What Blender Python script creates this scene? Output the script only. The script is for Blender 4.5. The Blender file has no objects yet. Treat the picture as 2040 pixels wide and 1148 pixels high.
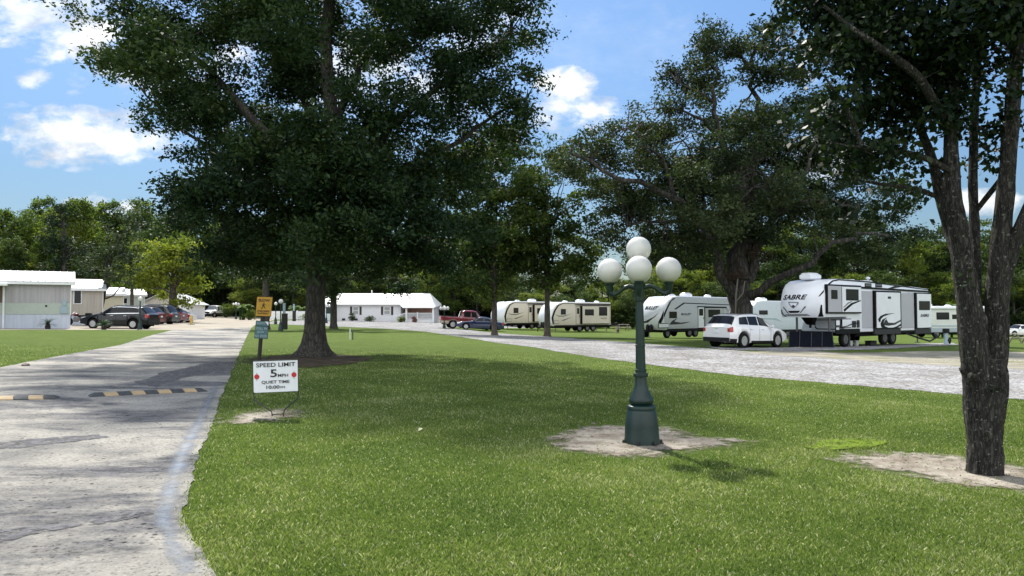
import bpy, bmesh, math, random
import numpy as np
from mathutils import Vector, Matrix, Quaternion, geometry
random.seed(7)
rng = np.random.default_rng(11)
SC = bpy.context.scene
COL = SC.collection
PI = math.pi
R = math.radians

# ------------------------------------------------------------------ camera and terrain
F = 1484.0
CAMZ = 1.6
PITCH = math.atan(48 / F)
CT, ST = math.cos(PITCH), math.sin(PITCH)

def sstep(a, b, x):
    t = min(1.0, max(0.0, (x - a) / (b - a)))
    return t * t * (3 - 2 * t)

def gz(x, y):
    xx = max(-85.0, min(85.0, x))
    return -0.015 * xx - 0.45 * sstep(42, 72, y) * sstep(-12, 3, x)

def gz_np(x, y):
    ss = lambda a, b, v: (lambda t: t * t * (3 - 2 * t))(np.clip((v - a) / (b - a), 0, 1))
    return -0.015 * np.clip(x, -85, 85) - 0.45 * ss(42, 72, y) * ss(-12, 3, x)

def ray(px, py):
    u = (px - 1020) / F
    v = (574 - py) / F
    return Vector((u, CT - v * ST, ST + v * CT))

def W(px, py, D):
    """world point on the sight line at depth D (metres along Y)"""
    d = ray(px, py)
    t = D / d.y
    return Vector((d.x * t, D, CAMZ + d.z * t))

def G(px, py):
    """point of the ground seen there"""
    d = ray(px, py)
    t = 10.0
    lo, hi = 0.5, 600.0
    for _ in range(60):
        t = (lo + hi) / 2
        p = d * t
        if CAMZ + p.z > gz(p.x, p.y):
            lo = t
        else:
            hi = t
    p = d * t
    return Vector((p.x, p.y, gz(p.x, p.y)))

def GX(px, D):
    """ground point in image column px at depth D"""
    x = (px - 1020) / F * D
    return Vector((x, D, gz(x, D)))

cam_d = bpy.data.cameras.new('camera')
cam_d.sensor_width = 36
cam_d.lens = 36 * F / 2040
cam_d.clip_end = 6000
cam_d.clip_start = 0.05
cam = bpy.data.objects.new('camera', cam_d)
cam.location = (0, 0, CAMZ)
cam.rotation_euler = (PI / 2 + PITCH, 0, 0)
COL.objects.link(cam)
SC.camera = cam

# ------------------------------------------------------------------ mesh builder
class MB:
    def __init__(s):
        s.v = []; s.f = []; s.m = []
    def add(s, verts, faces, mi=0):
        o = len(s.v)
        s.v.extend([tuple(p) for p in verts])
        for f in faces:
            s.f.append([o + i for i in f]); s.m.append(mi)
        return s
    def box(s, c, d, rot=None, mi=0, taper=1.0):
        x, y, z = d[0] / 2, d[1] / 2, d[2] / 2
        vs = [Vector((sx * x * (taper if sz > 0 else 1), sy * y * (taper if sz > 0 else 1), sz * z)) for sz in (-1, 1) for sx, sy in ((-1, -1), (1, -1), (1, 1), (-1, 1))]
        if rot is not None:
            vs = [rot @ q for q in vs]
        c = Vector(c)
        return s.add([q + c for q in vs], [(3, 2, 1, 0), (4, 5, 6, 7), (0, 1, 5, 4), (1, 2, 6, 5), (2, 3, 7, 6), (3, 0, 4, 7)], mi)
    def bbox(s, a, b, mi=0):
        return s.box([(a[i] + b[i]) / 2 for i in range(3)], [abs(b[i] - a[i]) for i in range(3)], None, mi)
    def bevel_box(s, a, b, r, mi=0):
        """box with chamfered vertical and horizontal edges (an octagon loft)"""
        x0, y0, z0 = [min(a[i], b[i]) for i in range(3)]
        x1, y1, z1 = [max(a[i], b[i]) for i in range(3)]
        def ring(k, z):
            return [(x0 + k + r, y0 + k, z), (x1 - k - r, y0 + k, z), (x1 - k, y0 + k + r, z), (x1 - k, y1 - k - r, z), (x1 - k - r, y1 - k, z), (x0 + k + r, y1 - k, z), (x0 + k, y1 - k - r, z), (x0 + k, y0 + k + r, z)]
        rs = [ring(r, z0), ring(0, z0 + r), ring(0, z1 - r), ring(r, z1)]
        vs = [p for q in rs for p in q]
        fs = [tuple(range(7, -1, -1)), tuple(24 + i for i in range(8))]
        for k in range(3):
            for i in range(8):
                j = (i + 1) % 8
                fs.append((8 * k + i, 8 * k + j, 8 * k + 8 + j, 8 * k + 8 + i))
        return s.add(vs, fs, mi)
    def tube(s, pts, rad, n=8, mi=0, cap=True, wob=0.0, ridges=0, seed=0):
        pts = [Vector(p) for p in pts]
        N = len(pts)
        rr = random.Random(seed)
        ph = [rr.random() * 6.28 for _ in range(6)]
        if not hasattr(rad, '__len__'):
            rad = [rad] * N
        ref = Vector((1, 0, 0))
        vs = []
        prev = None
        for i in range(N):
            t = (pts[min(i + 1, N - 1)] - pts[max(i - 1, 0)])
            if t.length < 1e-9: t = Vector((0, 0, 1))
            t.normalize()
            if prev is None:
                a = ref if abs(t.dot(ref)) < 0.9 else Vector((0, 1, 0))
                a = (a - t * t.dot(a)).normalized()
            else:
                a = (prev - t * t.dot(prev))
                a = a.normalized() if a.length > 1e-6 else ref
            prev = a
            b = t.cross(a)
            for k in range(n):
                th = 2 * PI * k / n
                r = rad[i]
                if wob:
                    r *= 1 + wob * (math.sin(2 * th + ph[0] + i * .7) * .5 + math.sin(3 * th + ph[1] - i * .5) * .4 + (rr.random() - .5) * .7)
                if ridges:
                    r *= 1 + 0.05 * math.sin(ridges * th + ph[2] + math.sin(i * .9 + ph[3])) 
                vs.append(pts[i] + a * (r * math.cos(th)) + b * (r * math.sin(th)))
        fs = []
        for i in range(N - 1):
            for k in range(n):
                k2 = (k + 1) % n
                fs.append((i * n + k, i * n + k2, (i + 1) * n + k2, (i + 1) * n + k))
        if cap:
            fs.append(tuple(range(n - 1, -1, -1)))
            fs.append(tuple((N - 1) * n + k for k in range(n)))
        return s.add(vs, fs, mi)
    def lathe(s, prof, n=32, c=(0, 0, 0), mi=0, axis='z', cap=True):
        vs = []; c = Vector(c)
        for (r, z) in prof:
            for k in range(n):
                th = 2 * PI * k / n
                x, y = r * math.cos(th), r * math.sin(th)
                p = Vector((x, y, z)) if axis == 'z' else (Vector((x, z, y)) if axis == 'y' else Vector((z, x, y)))
                vs.append(p + c)
        fs = []
        for i in range(len(prof) - 1):
            for k in range(n):
                k2 = (k + 1) % n
                f = (i * n + k, i * n + k2, (i + 1) * n + k2, (i + 1) * n + k)
                fs.append(f if axis != 'y' else f[::-1])
        if cap:
            fs.append(tuple(range(n - 1, -1, -1)))
            fs.append(tuple((len(prof) - 1) * n + k for k in range(n)))
        return s.add(vs, fs, mi)
    def sphere(s, c, r, n=24, m=16, mi=0, sq=1.0):
        pr = [(max(1e-4, r * math.sin(PI * i / m)), -r * sq * math.cos(PI * i / m)) for i in range(m + 1)]
        return s.lathe(pr, n, c, mi)
    def prism(s, pts, h, M=None, mi=0):
        """outline pts in the XY plane, thickness h along +Z, placed by matrix M"""
        n = len(pts)
        ar = sum(pts[i][0] * pts[(i + 1) % n][1] - pts[(i + 1) % n][0] * pts[i][1] for i in range(n))
        if ar < 0: pts = pts[::-1]
        vs = [Vector((p[0], p[1], 0)) for p in pts] + [Vector((p[0], p[1], h)) for p in pts]
        if M is not None: vs = [M @ q for q in vs]
        tris = geometry.tessellate_polygon([[Vector((p[0], p[1], 0)) for p in pts]])
        fs = []
        for t in tris:
            a, b, c = [Vector((pts[i][0], pts[i][1], 0)) for i in t]
            if (b - a).cross(c - a).z < 0: t = t[::-1]
            fs.append(tuple(i + n for i in t)); fs.append(tuple(t[::-1]))
        for i in range(n):
            j = (i + 1) % n
            fs.append((i, j, n + j, n + i))
        return s.add(vs, fs, mi)
    def build(s, name, mats, parent=None, smooth=None):
        me = bpy.data.meshes.new(name)
        me.from_pydata(s.v, [], s.f)
        if not isinstance(mats, (list, tuple)): mats = [mats]
        for m in mats: me.materials.append(m)
        if len(mats) > 1:
            me.polygons.foreach_set('material_index', s.m)
        if smooth is not None:
            me.polygons.foreach_set('use_smooth', [True] * len(s.f))
            me.set_sharp_from_angle(angle=R(smooth))
        me.update()
        o = bpy.data.objects.new(name, me)
        COL.objects.link(o)
        if parent is not None: o.parent = parent
        return o

def tag(o, label=None, cat=None, group=None, kind=None):
    if label: o['label'] = label
    if cat: o['category'] = cat
    if group: o['group'] = group
    if kind: o['kind'] = kind
    return o

def empty(name, loc, rz=0.0, tilt=False):
    o = bpy.data.objects.new(name, None)
    COL.objects.link(o)
    o.location = loc
    if tilt:
        x, y = loc[0], loc[1]
        nx = Vector((2, 0, gz(x + 1, y) - gz(x - 1, y))); ny = Vector((0, 2, gz(x, y + 1) - gz(x, y - 1)))
        nrm = nx.cross(ny).normalized()
        q = Vector((0, 0, 1)).rotation_difference(nrm)
        o.rotation_euler = (q.to_matrix() @ Matrix.Rotation(rz, 3, 'Z')).to_euler()
    else:
        o.rotation_euler = (0, 0, rz)
    o.empty_display_size = 0.2
    return o

def copy_tree(o, parent=None):
    c = o.copy(); COL.objects.link(c); c.parent = parent
    for ch in list(o.children): copy_tree(ch, c)
    return c

# ------------------------------------------------------------------ materials
def mat(name, col, rough=0.6, metal=0.0, var=0.0, scale=3.0, bump=0.0, bscale=20.0, col2=None, spec=0.5, coat=0.0, stretch=None, lo=.35, hi=.65, detail=6):
    m = bpy.data.materials.new(name); m.use_nodes = True
    nt = m.node_tree; N = nt.nodes; L = nt.links
    b = N['Principled BSDF']
    b.inputs['Base Color'].default_value = (*col, 1)
    b.inputs['Roughness'].default_value = rough
    b.inputs['Metallic'].default_value = metal
    b.inputs['Specular IOR Level'].default_value = spec
    b.inputs['Coat Weight'].default_value = coat
    b.inputs['Coat Roughness'].default_value = 0.05
    tc = N.new('ShaderNodeTexCoord')
    src = tc.outputs['Object']
    if stretch:
        mp = N.new('ShaderNodeMapping'); mp.inputs['Scale'].default_value = stretch
        L.new(src, mp.inputs['Vector']); src = mp.outputs['Vector']
    if var or col2:
        n = N.new('ShaderNodeTexNoise'); n.inputs['Scale'].default_value = scale; n.inputs['Detail'].default_value = detail
        n.inputs['Roughness'].default_value = 0.65
        L.new(src, n.inputs['Vector'])
        cr = N.new('ShaderNodeValToRGB')
        cr.color_ramp.elements[0].position = lo; cr.color_ramp.elements[1].position = hi
        c2 = col2 if col2 else tuple(c * (1 + var) for c in col)
        c1 = col if col2 else tuple(c * (1 - var) for c in col)
        cr.color_ramp.elements[0].color = (*c1, 1); cr.color_ramp.elements[1].color = (*c2, 1)
        L.new(n.outputs['Fac'], cr.inputs['Fac']); L.new(cr.outputs['Color'], b.inputs['Base Color'])
    if bump:
        n2 = N.new('ShaderNodeTexNoise'); n2.inputs['Scale'].default_value = bscale; n2.inputs['Detail'].default_value = 6
        L.new(src, n2.inputs['Vector'])
        bp = N.new('ShaderNodeBump'); bp.inputs['Strength'].default_value = bump; bp.inputs['Distance'].default_value = 0.02
        L.new(n2.outputs['Fac'], bp.inputs['Height']); L.new(bp.outputs['Normal'], b.inputs['Normal'])
    return m

def leaf_mat(name, stops, trans=0.35, rough=0.6, tcol=None):
    """stops: colours picked by the per-leaf 'tint' attribute; part diffuse, part translucent"""
    m = bpy.data.materials.new(name); m.use_nodes = True
    nt = m.node_tree; N = nt.nodes; L = nt.links
    b = N['Principled BSDF']; out = N['Material Output']
    b.inputs['Roughness'].default_value = rough
    b.inputs['Specular IOR Level'].default_value = 0.13
    at = N.new('ShaderNodeAttribute'); at.attribute_name = 'tint'
    cr = N.new('ShaderNodeValToRGB')
    els = cr.color_ramp.elements
    while len(els) < len(stops): els.new(0.5)
    for i, c in enumerate(stops):
        els[i].position = i / (len(stops) - 1); els[i].color = (*c, 1)
    L.new(at.outputs['Fac'], cr.inputs['Fac']); L.new(cr.outputs['Color'], b.inputs['Base Color'])
    tr = N.new('ShaderNodeBsdfTranslucent')
    mx = N.new('ShaderNodeMix'); mx.data_type = 'RGBA'; mx.blend_type = 'MULTIPLY'; mx.inputs['Factor'].default_value = 1
    mx.inputs[7].default_value = (*(tcol or (1.5, 1.6, .5)), 1)
    L.new(cr.outputs['Color'], mx.inputs[6]); L.new(mx.outputs[2], tr.inputs['Color'])
    ms = N.new('ShaderNodeMixShader'); ms.inputs['Fac'].default_value = trans
    L.new(b.outputs['BSDF'], ms.inputs[1]); L.new(tr.outputs['BSDF'], ms.inputs[2])
    L.new(ms.outputs['Shader'], out.inputs['Surface'])
    return m

def bark_mat(name, c1, c2, sc=9.0, bump=1.0, lichen=None):
    m = bpy.data.materials.new(name); m.use_nodes = True
    nt = m.node_tree; N = nt.nodes; L = nt.links
    b = N['Principled BSDF']; b.inputs['Roughness'].default_value = 0.9; b.inputs['Specular IOR Level'].default_value = .2
    tc = N.new('ShaderNodeTexCoord')
    mp = N.new('ShaderNodeMapping'); mp.inputs['Scale'].default_value = (1, 1, 0.22)
    L.new(tc.outputs['Object'], mp.inputs['Vector'])
    n = N.new('ShaderNodeTexNoise'); n.inputs['Scale'].default_value = sc; n.inputs['Detail'].default_value = 8; n.inputs['Roughness'].default_value = .7
    v = N.new('ShaderNodeTexVoronoi'); v.feature = 'DISTANCE_TO_EDGE'; v.inputs['Scale'].default_value = sc * 1.6
    L.new(mp.outputs['Vector'], n.inputs['Vector'])
    ad = N.new('ShaderNodeVectorMath'); ad.operation = 'MULTIPLY_ADD'; ad.inputs[1].default_value = (.12, .12, .12)
    L.new(n.outputs['Color'], ad.inputs[0]); L.new(mp.outputs['Vector'], ad.inputs[2])
    L.new(ad.outputs[0], v.inputs['Vector'])
    mul = N.new('ShaderNodeMath'); mul.operation = 'MULTIPLY_ADD'; mul.inputs[1].default_value = 1.6; mul.use_clamp = True
    L.new(v.outputs['Distance'], mul.inputs[0])
    mm = N.new('ShaderNodeMath'); mm.operation = 'MULTIPLY'; mm.inputs[1].default_value = .75
    L.new(n.outputs['Fac'], mm.inputs[0]); L.new(mm.outputs[0], mul.inputs[2])
    cr = N.new('ShaderNodeValToRGB'); cr.color_ramp.elements[0].position = .3; cr.color_ramp.elements[1].position = .85
    cr.color_ramp.elements[0].color = (*c1, 1); cr.color_ramp.elements[1].color = (*c2, 1)
    L.new(mul.outputs[0], cr.inputs['Fac'])
    colout = cr.outputs['Color']
    if lichen:
        n3 = N.new('ShaderNodeTexNoise'); n3.inputs['Scale'].default_value = 27; n3.inputs['Detail'].default_value = 3
        L.new(tc.outputs['Object'], n3.inputs['Vector'])
        c3 = N.new('ShaderNodeValToRGB'); c3.color_ramp.elements[0].position = .63; c3.color_ramp.elements[1].position = .66
        L.new(n3.outputs['Fac'], c3.inputs['Fac'])
        mx = N.new('ShaderNodeMix'); mx.data_type = 'RGBA'; mx.inputs[7].default_value = (*lichen, 1)
        L.new(c3.outputs['Color'], mx.inputs['Factor']); L.new(colout, mx.inputs[6]); colout = mx.outputs[2]
    L.new(colout, b.inputs['Base Color'])
    bp = N.new('ShaderNodeBump'); bp.inputs['Strength'].default_value = bump; bp.inputs['Distance'].default_value = .03
    L.new(mul.outputs[0], bp.inputs['Height']); L.new(bp.outputs['Normal'], b.inputs['Normal'])
    return m

M = {}
def pal(name, *a, **k):
    M[name] = mat(name, *a, **k)
pal('white_paint', (.78, .79, .8), .35, var=.05, scale=2)
pal('rv_white', (.74, .765, .82), .28, var=.04, scale=1.2, coat=.2)
pal('rv_grey', (.40, .405, .45), .35, var=.03, scale=1.5)
pal('rv_beige', (.58, .53, .44), .4, var=.05, scale=1.5)
pal('rv_tan', (.53, .48, .40), .4, var=.05, scale=1.5)
pal('rv_black', (.005, .005, .006), .5, spec=.15)
pal('rv_charcoal', (.035, .035, .04), .5, spec=.2)
pal('rv_silver', (.22, .22, .23), .35)
pal('underbody', (.006, .006, .006), .9, spec=.1, var=.4, scale=6)
pal('glass', (.010, .012, .014), .08, spec=.28)
pal('glass_pale', (.09, .1, .11), .08, spec=.7)
pal('rubber', (.010, .010, .010), .85, spec=.15, var=.25, scale=9)
pal('alloy', (.5, .5, .51), .3, metal=.8)
pal('chrome', (.75, .75, .76), .12, metal=1)
pal('steel', (.14, .14, .145), .4, metal=.7, var=.1)
pal('red_lens', (.35, .012, .015), .15, spec=.7)
pal('clear_lens', (.7, .7, .72), .1, spec=.7)
pal('orange_lens', (.6, .16, .02), .2)
pal('plastic_black', (.011, .011, .012), .55, spec=.25, var=.1)
pal('car_black', (.004, .005, .009), .25, coat=.45, spec=.3)
pal('car_white', (.74, .745, .76), .28, coat=1.0)
pal('car_maroon', (.10, .008, .012), .25, coat=1.0)
pal('car_red', (.17, .01, .018), .25, coat=1.0)
pal('car_blue', (.010, .022, .075), .25, coat=1.0)
pal('car_green', (.012, .017, .016), .25, coat=1.0)
pal('car_tan', (.5, .44, .33), .35, coat=.6)
pal('lamp_green', (.003, .021, .0185), .42, var=.25, scale=5, bump=.08, bscale=60)
pal('globe', (.60, .60, .585), .22, var=.05, scale=2, spec=.5)
pal('yellow_sign', (.40, .225, .012), .45, var=.12, scale=8)
pal('teal_sign', (.05, .13, .15), .5, var=.25, scale=9)
pal('sign_white', (.70, .73, .78), .4, var=.03, scale=6)
pal('black_ink', (.012, .012, .013), .5)
pal('brown_ink', (.06, .022, .008), .6)
pal('pale_ink', (.26, .34, .35), .6)
pal('red_ink', (.45, .02, .025), .5)
pal('wire_dark', (.02, .025, .022), .45)
pal('post_black', (.018, .016, .014), .75, var=.3, scale=12)
pal('bump_black', (.045, .05, .055), .75, var=.3, scale=14, bump=.2, bscale=60)
pal('bump_yellow', (.42, .32, .19), .75, var=.2, scale=14, col2=(.34, .255, .15), bump=.2, bscale=60)
pal('roof_metal', (.42, .44, .46), .5, var=.05, scale=1.5)
pal('roof_white', (.80, .80, .79), .6, var=.04)
pal('siding_grey', (.33, .315, .335), .6, var=.14, scale=1.2, stretch=(6, 6, .25), col2=(.43, .415, .435))
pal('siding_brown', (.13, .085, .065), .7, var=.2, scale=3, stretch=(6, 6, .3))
pal('siding_tan', (.34, .31, .265), .6, scale=1.2, stretch=(6, 6, .25), col2=(.43, .40, .35))
pal('siding_sage', (.42, .47, .42), .6, var=.05)
pal('siding_yellow', (.52, .49, .36), .6, var=.05)
pal('siding_mint', (.50, .57, .55), .6, var=.04)
pal('skirting', (.50, .55, .64), .6, var=.08, scale=1.5, stretch=(4, 4, .3))
pal('house_white', (.72, .72, .74), .6, var=.03)
pal('shutter', (.028, .022, .022), .6)
pal('brick_red', (.34, .19, .14), .8, var=.2, scale=8)
pal('wood_grey', (.27, .24, .2), .8, var=.2, scale=6, stretch=(1, 1, 5))
pal('concrete', (.45, .44, .42), .85, var=.12, scale=4, bump=.2)
pal('yellow_paint', (.55, .36, .09), .5, var=.1)
pal('stone', (.16, .14, .12), .85, var=.3, scale=8, bump=.5)
pal('navy_mesh', (.004, .006, .012), .8, spec=.1, var=.3, scale=4)
pal('bucket_white', (.66, .68, .68), .4)
pal('blue_post', (.30, .40, .46), .5)
pal('moto_red', (.10, .008, .012), .4)
pal('rust_dirt', (.12, .06, .035), .9, var=.3)
M['oak_leaf'] = leaf_mat('oak_leaf', [(.013, .028, .016), (.021, .043, .019), (.034, .060, .023), (.056, .083, .027)], .24)
M['live_oak_leaf'] = leaf_mat('live_oak_leaf', [(.018, .031, .019), (.029, .046, .024), (.044, .064, .031), (.07, .088, .04)], .24)
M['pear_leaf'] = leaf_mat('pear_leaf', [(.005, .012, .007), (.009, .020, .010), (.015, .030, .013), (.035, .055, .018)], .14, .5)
M['ash_leaf'] = leaf_mat('ash_leaf', [(.022, .044, .019), (.036, .064, .024), (.058, .09, .028), (.11, .14, .034)], .34)
M['yellow_leaf'] = leaf_mat('yellow_leaf', [(.075, .11, .018), (.13, .17, .026), (.19, .225, .04), (.25, .275, .06)], .36)
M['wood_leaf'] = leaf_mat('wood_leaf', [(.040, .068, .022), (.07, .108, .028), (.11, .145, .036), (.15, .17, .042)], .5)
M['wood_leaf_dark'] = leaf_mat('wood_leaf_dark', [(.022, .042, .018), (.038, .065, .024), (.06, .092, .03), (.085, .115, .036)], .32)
M['conifer_leaf'] = leaf_mat('conifer_leaf', [(.010, .023, .012), (.016, .032, .014), (.026, .045, .018)], .15)
M['palm_leaf'] = leaf_mat('palm_leaf', [(.035, .075, .025), (.07, .12, .035), (.12, .18, .06)], .35)
M['sago_leaf'] = leaf_mat('sago_leaf', [(.015, .045, .018), (.03, .075, .025)], .2)
M['grass_blade'] = leaf_mat('grass_blade', [(.044, .084, .021), (.096, .154, .036), (.146, .208, .050), (.21, .262, .076), (.33, .36, .18), (.60, .59, .46)], .38, .45, (1.2, 1.3, .7))
M['oak_bark'] = bark_mat('oak_bark', (.024, .022, .020), (.095, .090, .080), 8, .9)
M['live_bark'] = bark_mat('live_bark', (.018, .017, .016), (.08, .075, .068), 3, .9)
M['pear_bark'] = bark_mat('pear_bark', (.008, .0075, .007), (.10, .096, .087), 19, 1.0, (.22, .225, .205))
M['plain_bark'] = bark_mat('plain_bark', (.05, .04, .035), (.13, .115, .10), 5, .6)

# ------------------------------------------------------------------ text
def text_mesh(body, size, shear=0.0, bold=0.0, extrude=0.0015, spacing=1.0):
    c = bpy.data.curves.new('lettering', 'FONT')
    c.body = body; c.size = size; c.align_x = 'CENTER'; c.align_y = 'CENTER'; c.shear = shear
    c.offset = bold; c.extrude = extrude; c.space_character = spacing; c.resolution_u = 3
    o = bpy.data.objects.new('lettering', c); COL.objects.link(o)
    dg = bpy.context.evaluated_depsgraph_get(); dg.update()
    me = bpy.data.meshes.new_from_object(o.evaluated_get(dg))
    bpy.data.objects.remove(o); bpy.data.curves.remove(c)
    return me

def text_obj(name, body, size, material, parent, Mx, shear=0.0, bold=0.0, fit=None, fn=None, spacing=1.0):
    """lettering as mesh; fit = (width, height) it is stretched to; Mx places it; fn maps each vertex"""
    me = text_mesh(body, size, shear, bold, spacing=spacing)
    n = len(me.vertices); co = np.zeros(n * 3); me.vertices.foreach_get('co', co); co = co.reshape(-1, 3)
    mn, mxx = co[:, :2].min(0), co[:, :2].max(0)
    co[:, :2] -= (mn + mxx) / 2
    if fit:
        co[:, 0] *= fit[0] / (mxx[0] - mn[0]); co[:, 1] *= fit[1] / (mxx[1] - mn[1])
    if fn:
        co = np.array([fn(*p) for p in co])
    me.vertices.foreach_set('co', co.ravel())
    if Mx is not None: me.transform(Mx)
    me.materials.clear(); me.materials.append(material)
    me.name = name
    o = bpy.data.objects.new(name, me); COL.objects.link(o); o.parent = parent
    return o
FRONT = Matrix.Rotation(PI / 2, 4, 'X')      # XY drawing -> XZ plane facing -Y
# ------------------------------------------------------------------ render, sky, sun
SC.render.engine = 'CYCLES'
cy = SC.cycles
cy.max_bounces = 7; cy.diffuse_bounces = 3; cy.glossy_bounces = 3; cy.transmission_bounces = 4; cy.transparent_max_bounces = 8
cy.caustics_reflective = False; cy.caustics_refractive = False
cy.use_denoising = True
SC.view_settings.view_transform = 'Standard'
SC.view_settings.look = 'None'
SC.view_settings.exposure = 1.38
SC.view_settings.gamma = 1.0
SUN_AZ, SUN_EL = R(-20), R(52)
to_sun = Vector((math.sin(SUN_AZ) * math.cos(SUN_EL), math.cos(SUN_AZ) * math.cos(SUN_EL), math.sin(SUN_EL)))
ld = bpy.data.lights.new('sun', 'SUN'); ld.energy = 2.9; ld.angle = R(2.0); ld.color = (1, .95, .86)
lo = bpy.data.objects.new('sun', ld); lo.rotation_euler = to_sun.to_track_quat('Z', 'Y').to_euler(); lo.location = to_sun * 100
COL.objects.link(lo)

wd = bpy.data.worlds.new('World'); SC.world = wd; wd.use_nodes = True
nt = wd.node_tree; N = nt.nodes; L = nt.links
bg = N['Background']
sky = N.new('ShaderNodeTexSky'); sky.sky_type = 'NISHITA'; sky.sun_disc = False
sky.sun_elevation = SUN_EL; sky.sun_rotation = SUN_AZ
sky.air_density = 1.0; sky.dust_density = 0.4; sky.ozone_density = 2.0; sky.altitude = 0
bg.inputs['Strength'].default_value = 0.12

def mth(op, a, b=None, c=None, clamp=False):
    n = N.new('ShaderNodeMath'); n.operation = op; n.use_clamp = clamp
    for i, q in enumerate((a, b, c)):
        if q is None: continue
        if isinstance(q, (int, float)): n.inputs[i].default_value = q
        else: L.new(q, n.inputs[i])
    return n.outputs[0]
tc = N.new('ShaderNodeTexCoord')
sx = N.new('ShaderNodeSeparateXYZ'); L.new(tc.outputs['Generated'], sx.inputs[0])
ya = mth('MAXIMUM', mth('ABSOLUTE', sx.outputs[1]), 0.02)
cu = mth('DIVIDE', sx.outputs[0], ya); cv = mth('DIVIDE', sx.outputs[2], ya)
cmb = N.new('ShaderNodeCombineXYZ'); L.new(cu, cmb.inputs[0]); L.new(mth('MULTIPLY', cv, 1.7), cmb.inputs[1])
def noise(scale, detail, rough, off=0.0, dist=0.0):
    n = N.new('ShaderNodeTexNoise'); n.inputs['Scale'].default_value = scale; n.inputs['Detail'].default_value = detail
    n.inputs['Roughness'].default_value = rough; n.inputs['Distortion'].default_value = dist
    mp = N.new('ShaderNodeMapping'); mp.inputs['Location'].default_value = (off, off * 1.3, off)
    L.new(cmb.outputs[0], mp.inputs[0]); L.new(mp.outputs[0], n.inputs['Vector'])
    return n.outputs['Fac']
n1 = noise(11, 9, .58, 0, .25)
n2 = noise(16, 6, .55, 3.7)
n3 = noise(34, 6, .6, 9.1, .3)
# each cloud: where it stands in the sky (u, v), half size, solidity, raggedness
CL = [(160, 270, 215, 70, 1.0, .9), (250, 287, 120, 44, 1.0, .9), (60, 30, 150, 95, .75, 2.2), (200, 75, 130, 60, .95, 1.9), (300, 100, 220, 90, .95, 1.8), (400, 180, 160, 80, .8, 1.9), (70, 160, 50, 26, .85, 1.8), (150, 172, 45, 30, .6, 2.2),
      (28, 208, 42, 12, .45, 2.0), (75, 326, 34, 12, .8, 1.6), (160, 337, 40, 8, .4, 1.6), (1128, 168, 75, 44, 1.0, 1.6), (1165, 222, 80, 42, 1.0, 1.5), (1105, 215, 60, 70, .8, 1.8), (170, 420, 75, 34, 1.0, 1.6), (250, 412, 40, 18, 1.0, 1.5),
      (1970, 400, 90, 32, 1.0, 1.6), (1600, 110, 40, 60, .9, 1.8), (760, 150, 240, 110, .65, 2.2), (900, 60, 160, 90, .5, 2.2), (1650, 320, 140, 60, .7, 2.0), (520, 330, 120, 60, .8, 1.8),
      (1220, 90, 260, 130, .10, .9), (1280, 250, 200, 60, .07, .9), (600, -250, 420, 160, .8, 2.0), (1500, -500, 500, 200, .8, 2.2), (2400, 100, 300, 120, .9, 2.0), (-500, 150, 330, 130, .9, 2.0)]
tot = None; low = None
for (px, py, rx, ry, a, rag) in CL:
    d = ray(px, py); u0, v0 = d.x / d.y, d.z / d.y
    du = mth('MULTIPLY', mth('SUBTRACT', cu, u0), F / rx); dv = mth('MULTIPLY', mth('SUBTRACT', cv, v0), F / ry)
    r2 = mth('ADD', mth('MULTIPLY', du, du), mth('MULTIPLY', dv, dv))
    f = mth('SUBTRACT', 1.0, r2)
    f = mth('ADD', f, mth('MULTIPLY', mth('SUBTRACT', n1, .5), rag * 2.4))
    f = mth('ADD', f, mth('MULTIPLY', mth('SUBTRACT', n3, .5), 2.4))
    mr = N.new('ShaderNodeMapRange'); mr.interpolation_type = 'SMOOTHSTEP'
    mr.inputs['From Min'].default_value = 0.0; mr.inputs['From Max'].default_value = 1.35
    mr.inputs['To Max'].default_value = a
    L.new(f, mr.inputs['Value'])
    tot = mr.outputs[0] if tot is None else mth('MAXIMUM', tot, mr.outputs[0])
# unseen broken cloud added over and behind the viewer for fill light
bk = N.new('ShaderNodeTexNoise'); bk.inputs['Scale'].default_value = 2.2; bk.inputs['Detail'].default_value = 7; bk.inputs['Roughness'].default_value = .55
L.new(tc.outputs['Generated'], bk.inputs['Vector'])
br = N.new('ShaderNodeMapRange'); br.interpolation_type = 'SMOOTHSTEP'; br.inputs['From Min'].default_value = .36; br.inputs['From Max'].default_value = .50
L.new(bk.outputs['Fac'], br.inputs['Value'])
bs = N.new('ShaderNodeMapRange'); bs.interpolation_type = 'SMOOTHSTEP'; bs.inputs['From Min'].default_value = .12; bs.inputs['From Max'].default_value = -.15
L.new(sx.outputs[1], bs.inputs['Value'])
tot = mth('MAXIMUM', tot, mth('MULTIPLY', br.outputs[0], bs.outputs[0]))
cr = N.new('ShaderNodeValToRGB')
cr.color_ramp.elements[0].position = .36; cr.color_ramp.elements[1].position = .6
cr.color_ramp.elements[0].color = (2.2, 2.4, 2.7, 1); cr.color_ramp.elements[1].color = (4.1, 4.1, 4.05, 1)
L.new(n2, cr.inputs['Fac'])
hs = N.new('ShaderNodeHueSaturation'); hs.inputs['Saturation'].default_value = 1.17; hs.inputs['Value'].default_value = 0.49
L.new(sky.outputs[0], hs.inputs['Color'])
hz = N.new('ShaderNodeMapRange'); hz.interpolation_type = 'SMOOTHSTEP'
hz.inputs['From Min'].default_value = -.05; hz.inputs['From Max'].default_value = .42; hz.inputs['To Min'].default_value = .42; hz.inputs['To Max'].default_value = 1.0
L.new(sx.outputs[2], hz.inputs['Value'])
hc = N.new('ShaderNodeMix'); hc.data_type = 'RGBA'
hc.inputs[6].default_value = (.74, .88, 1.0, 1); hc.inputs[7].default_value = (1, 1, 1, 1); L.new(hz.outputs[0], hc.inputs['Factor'])
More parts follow.
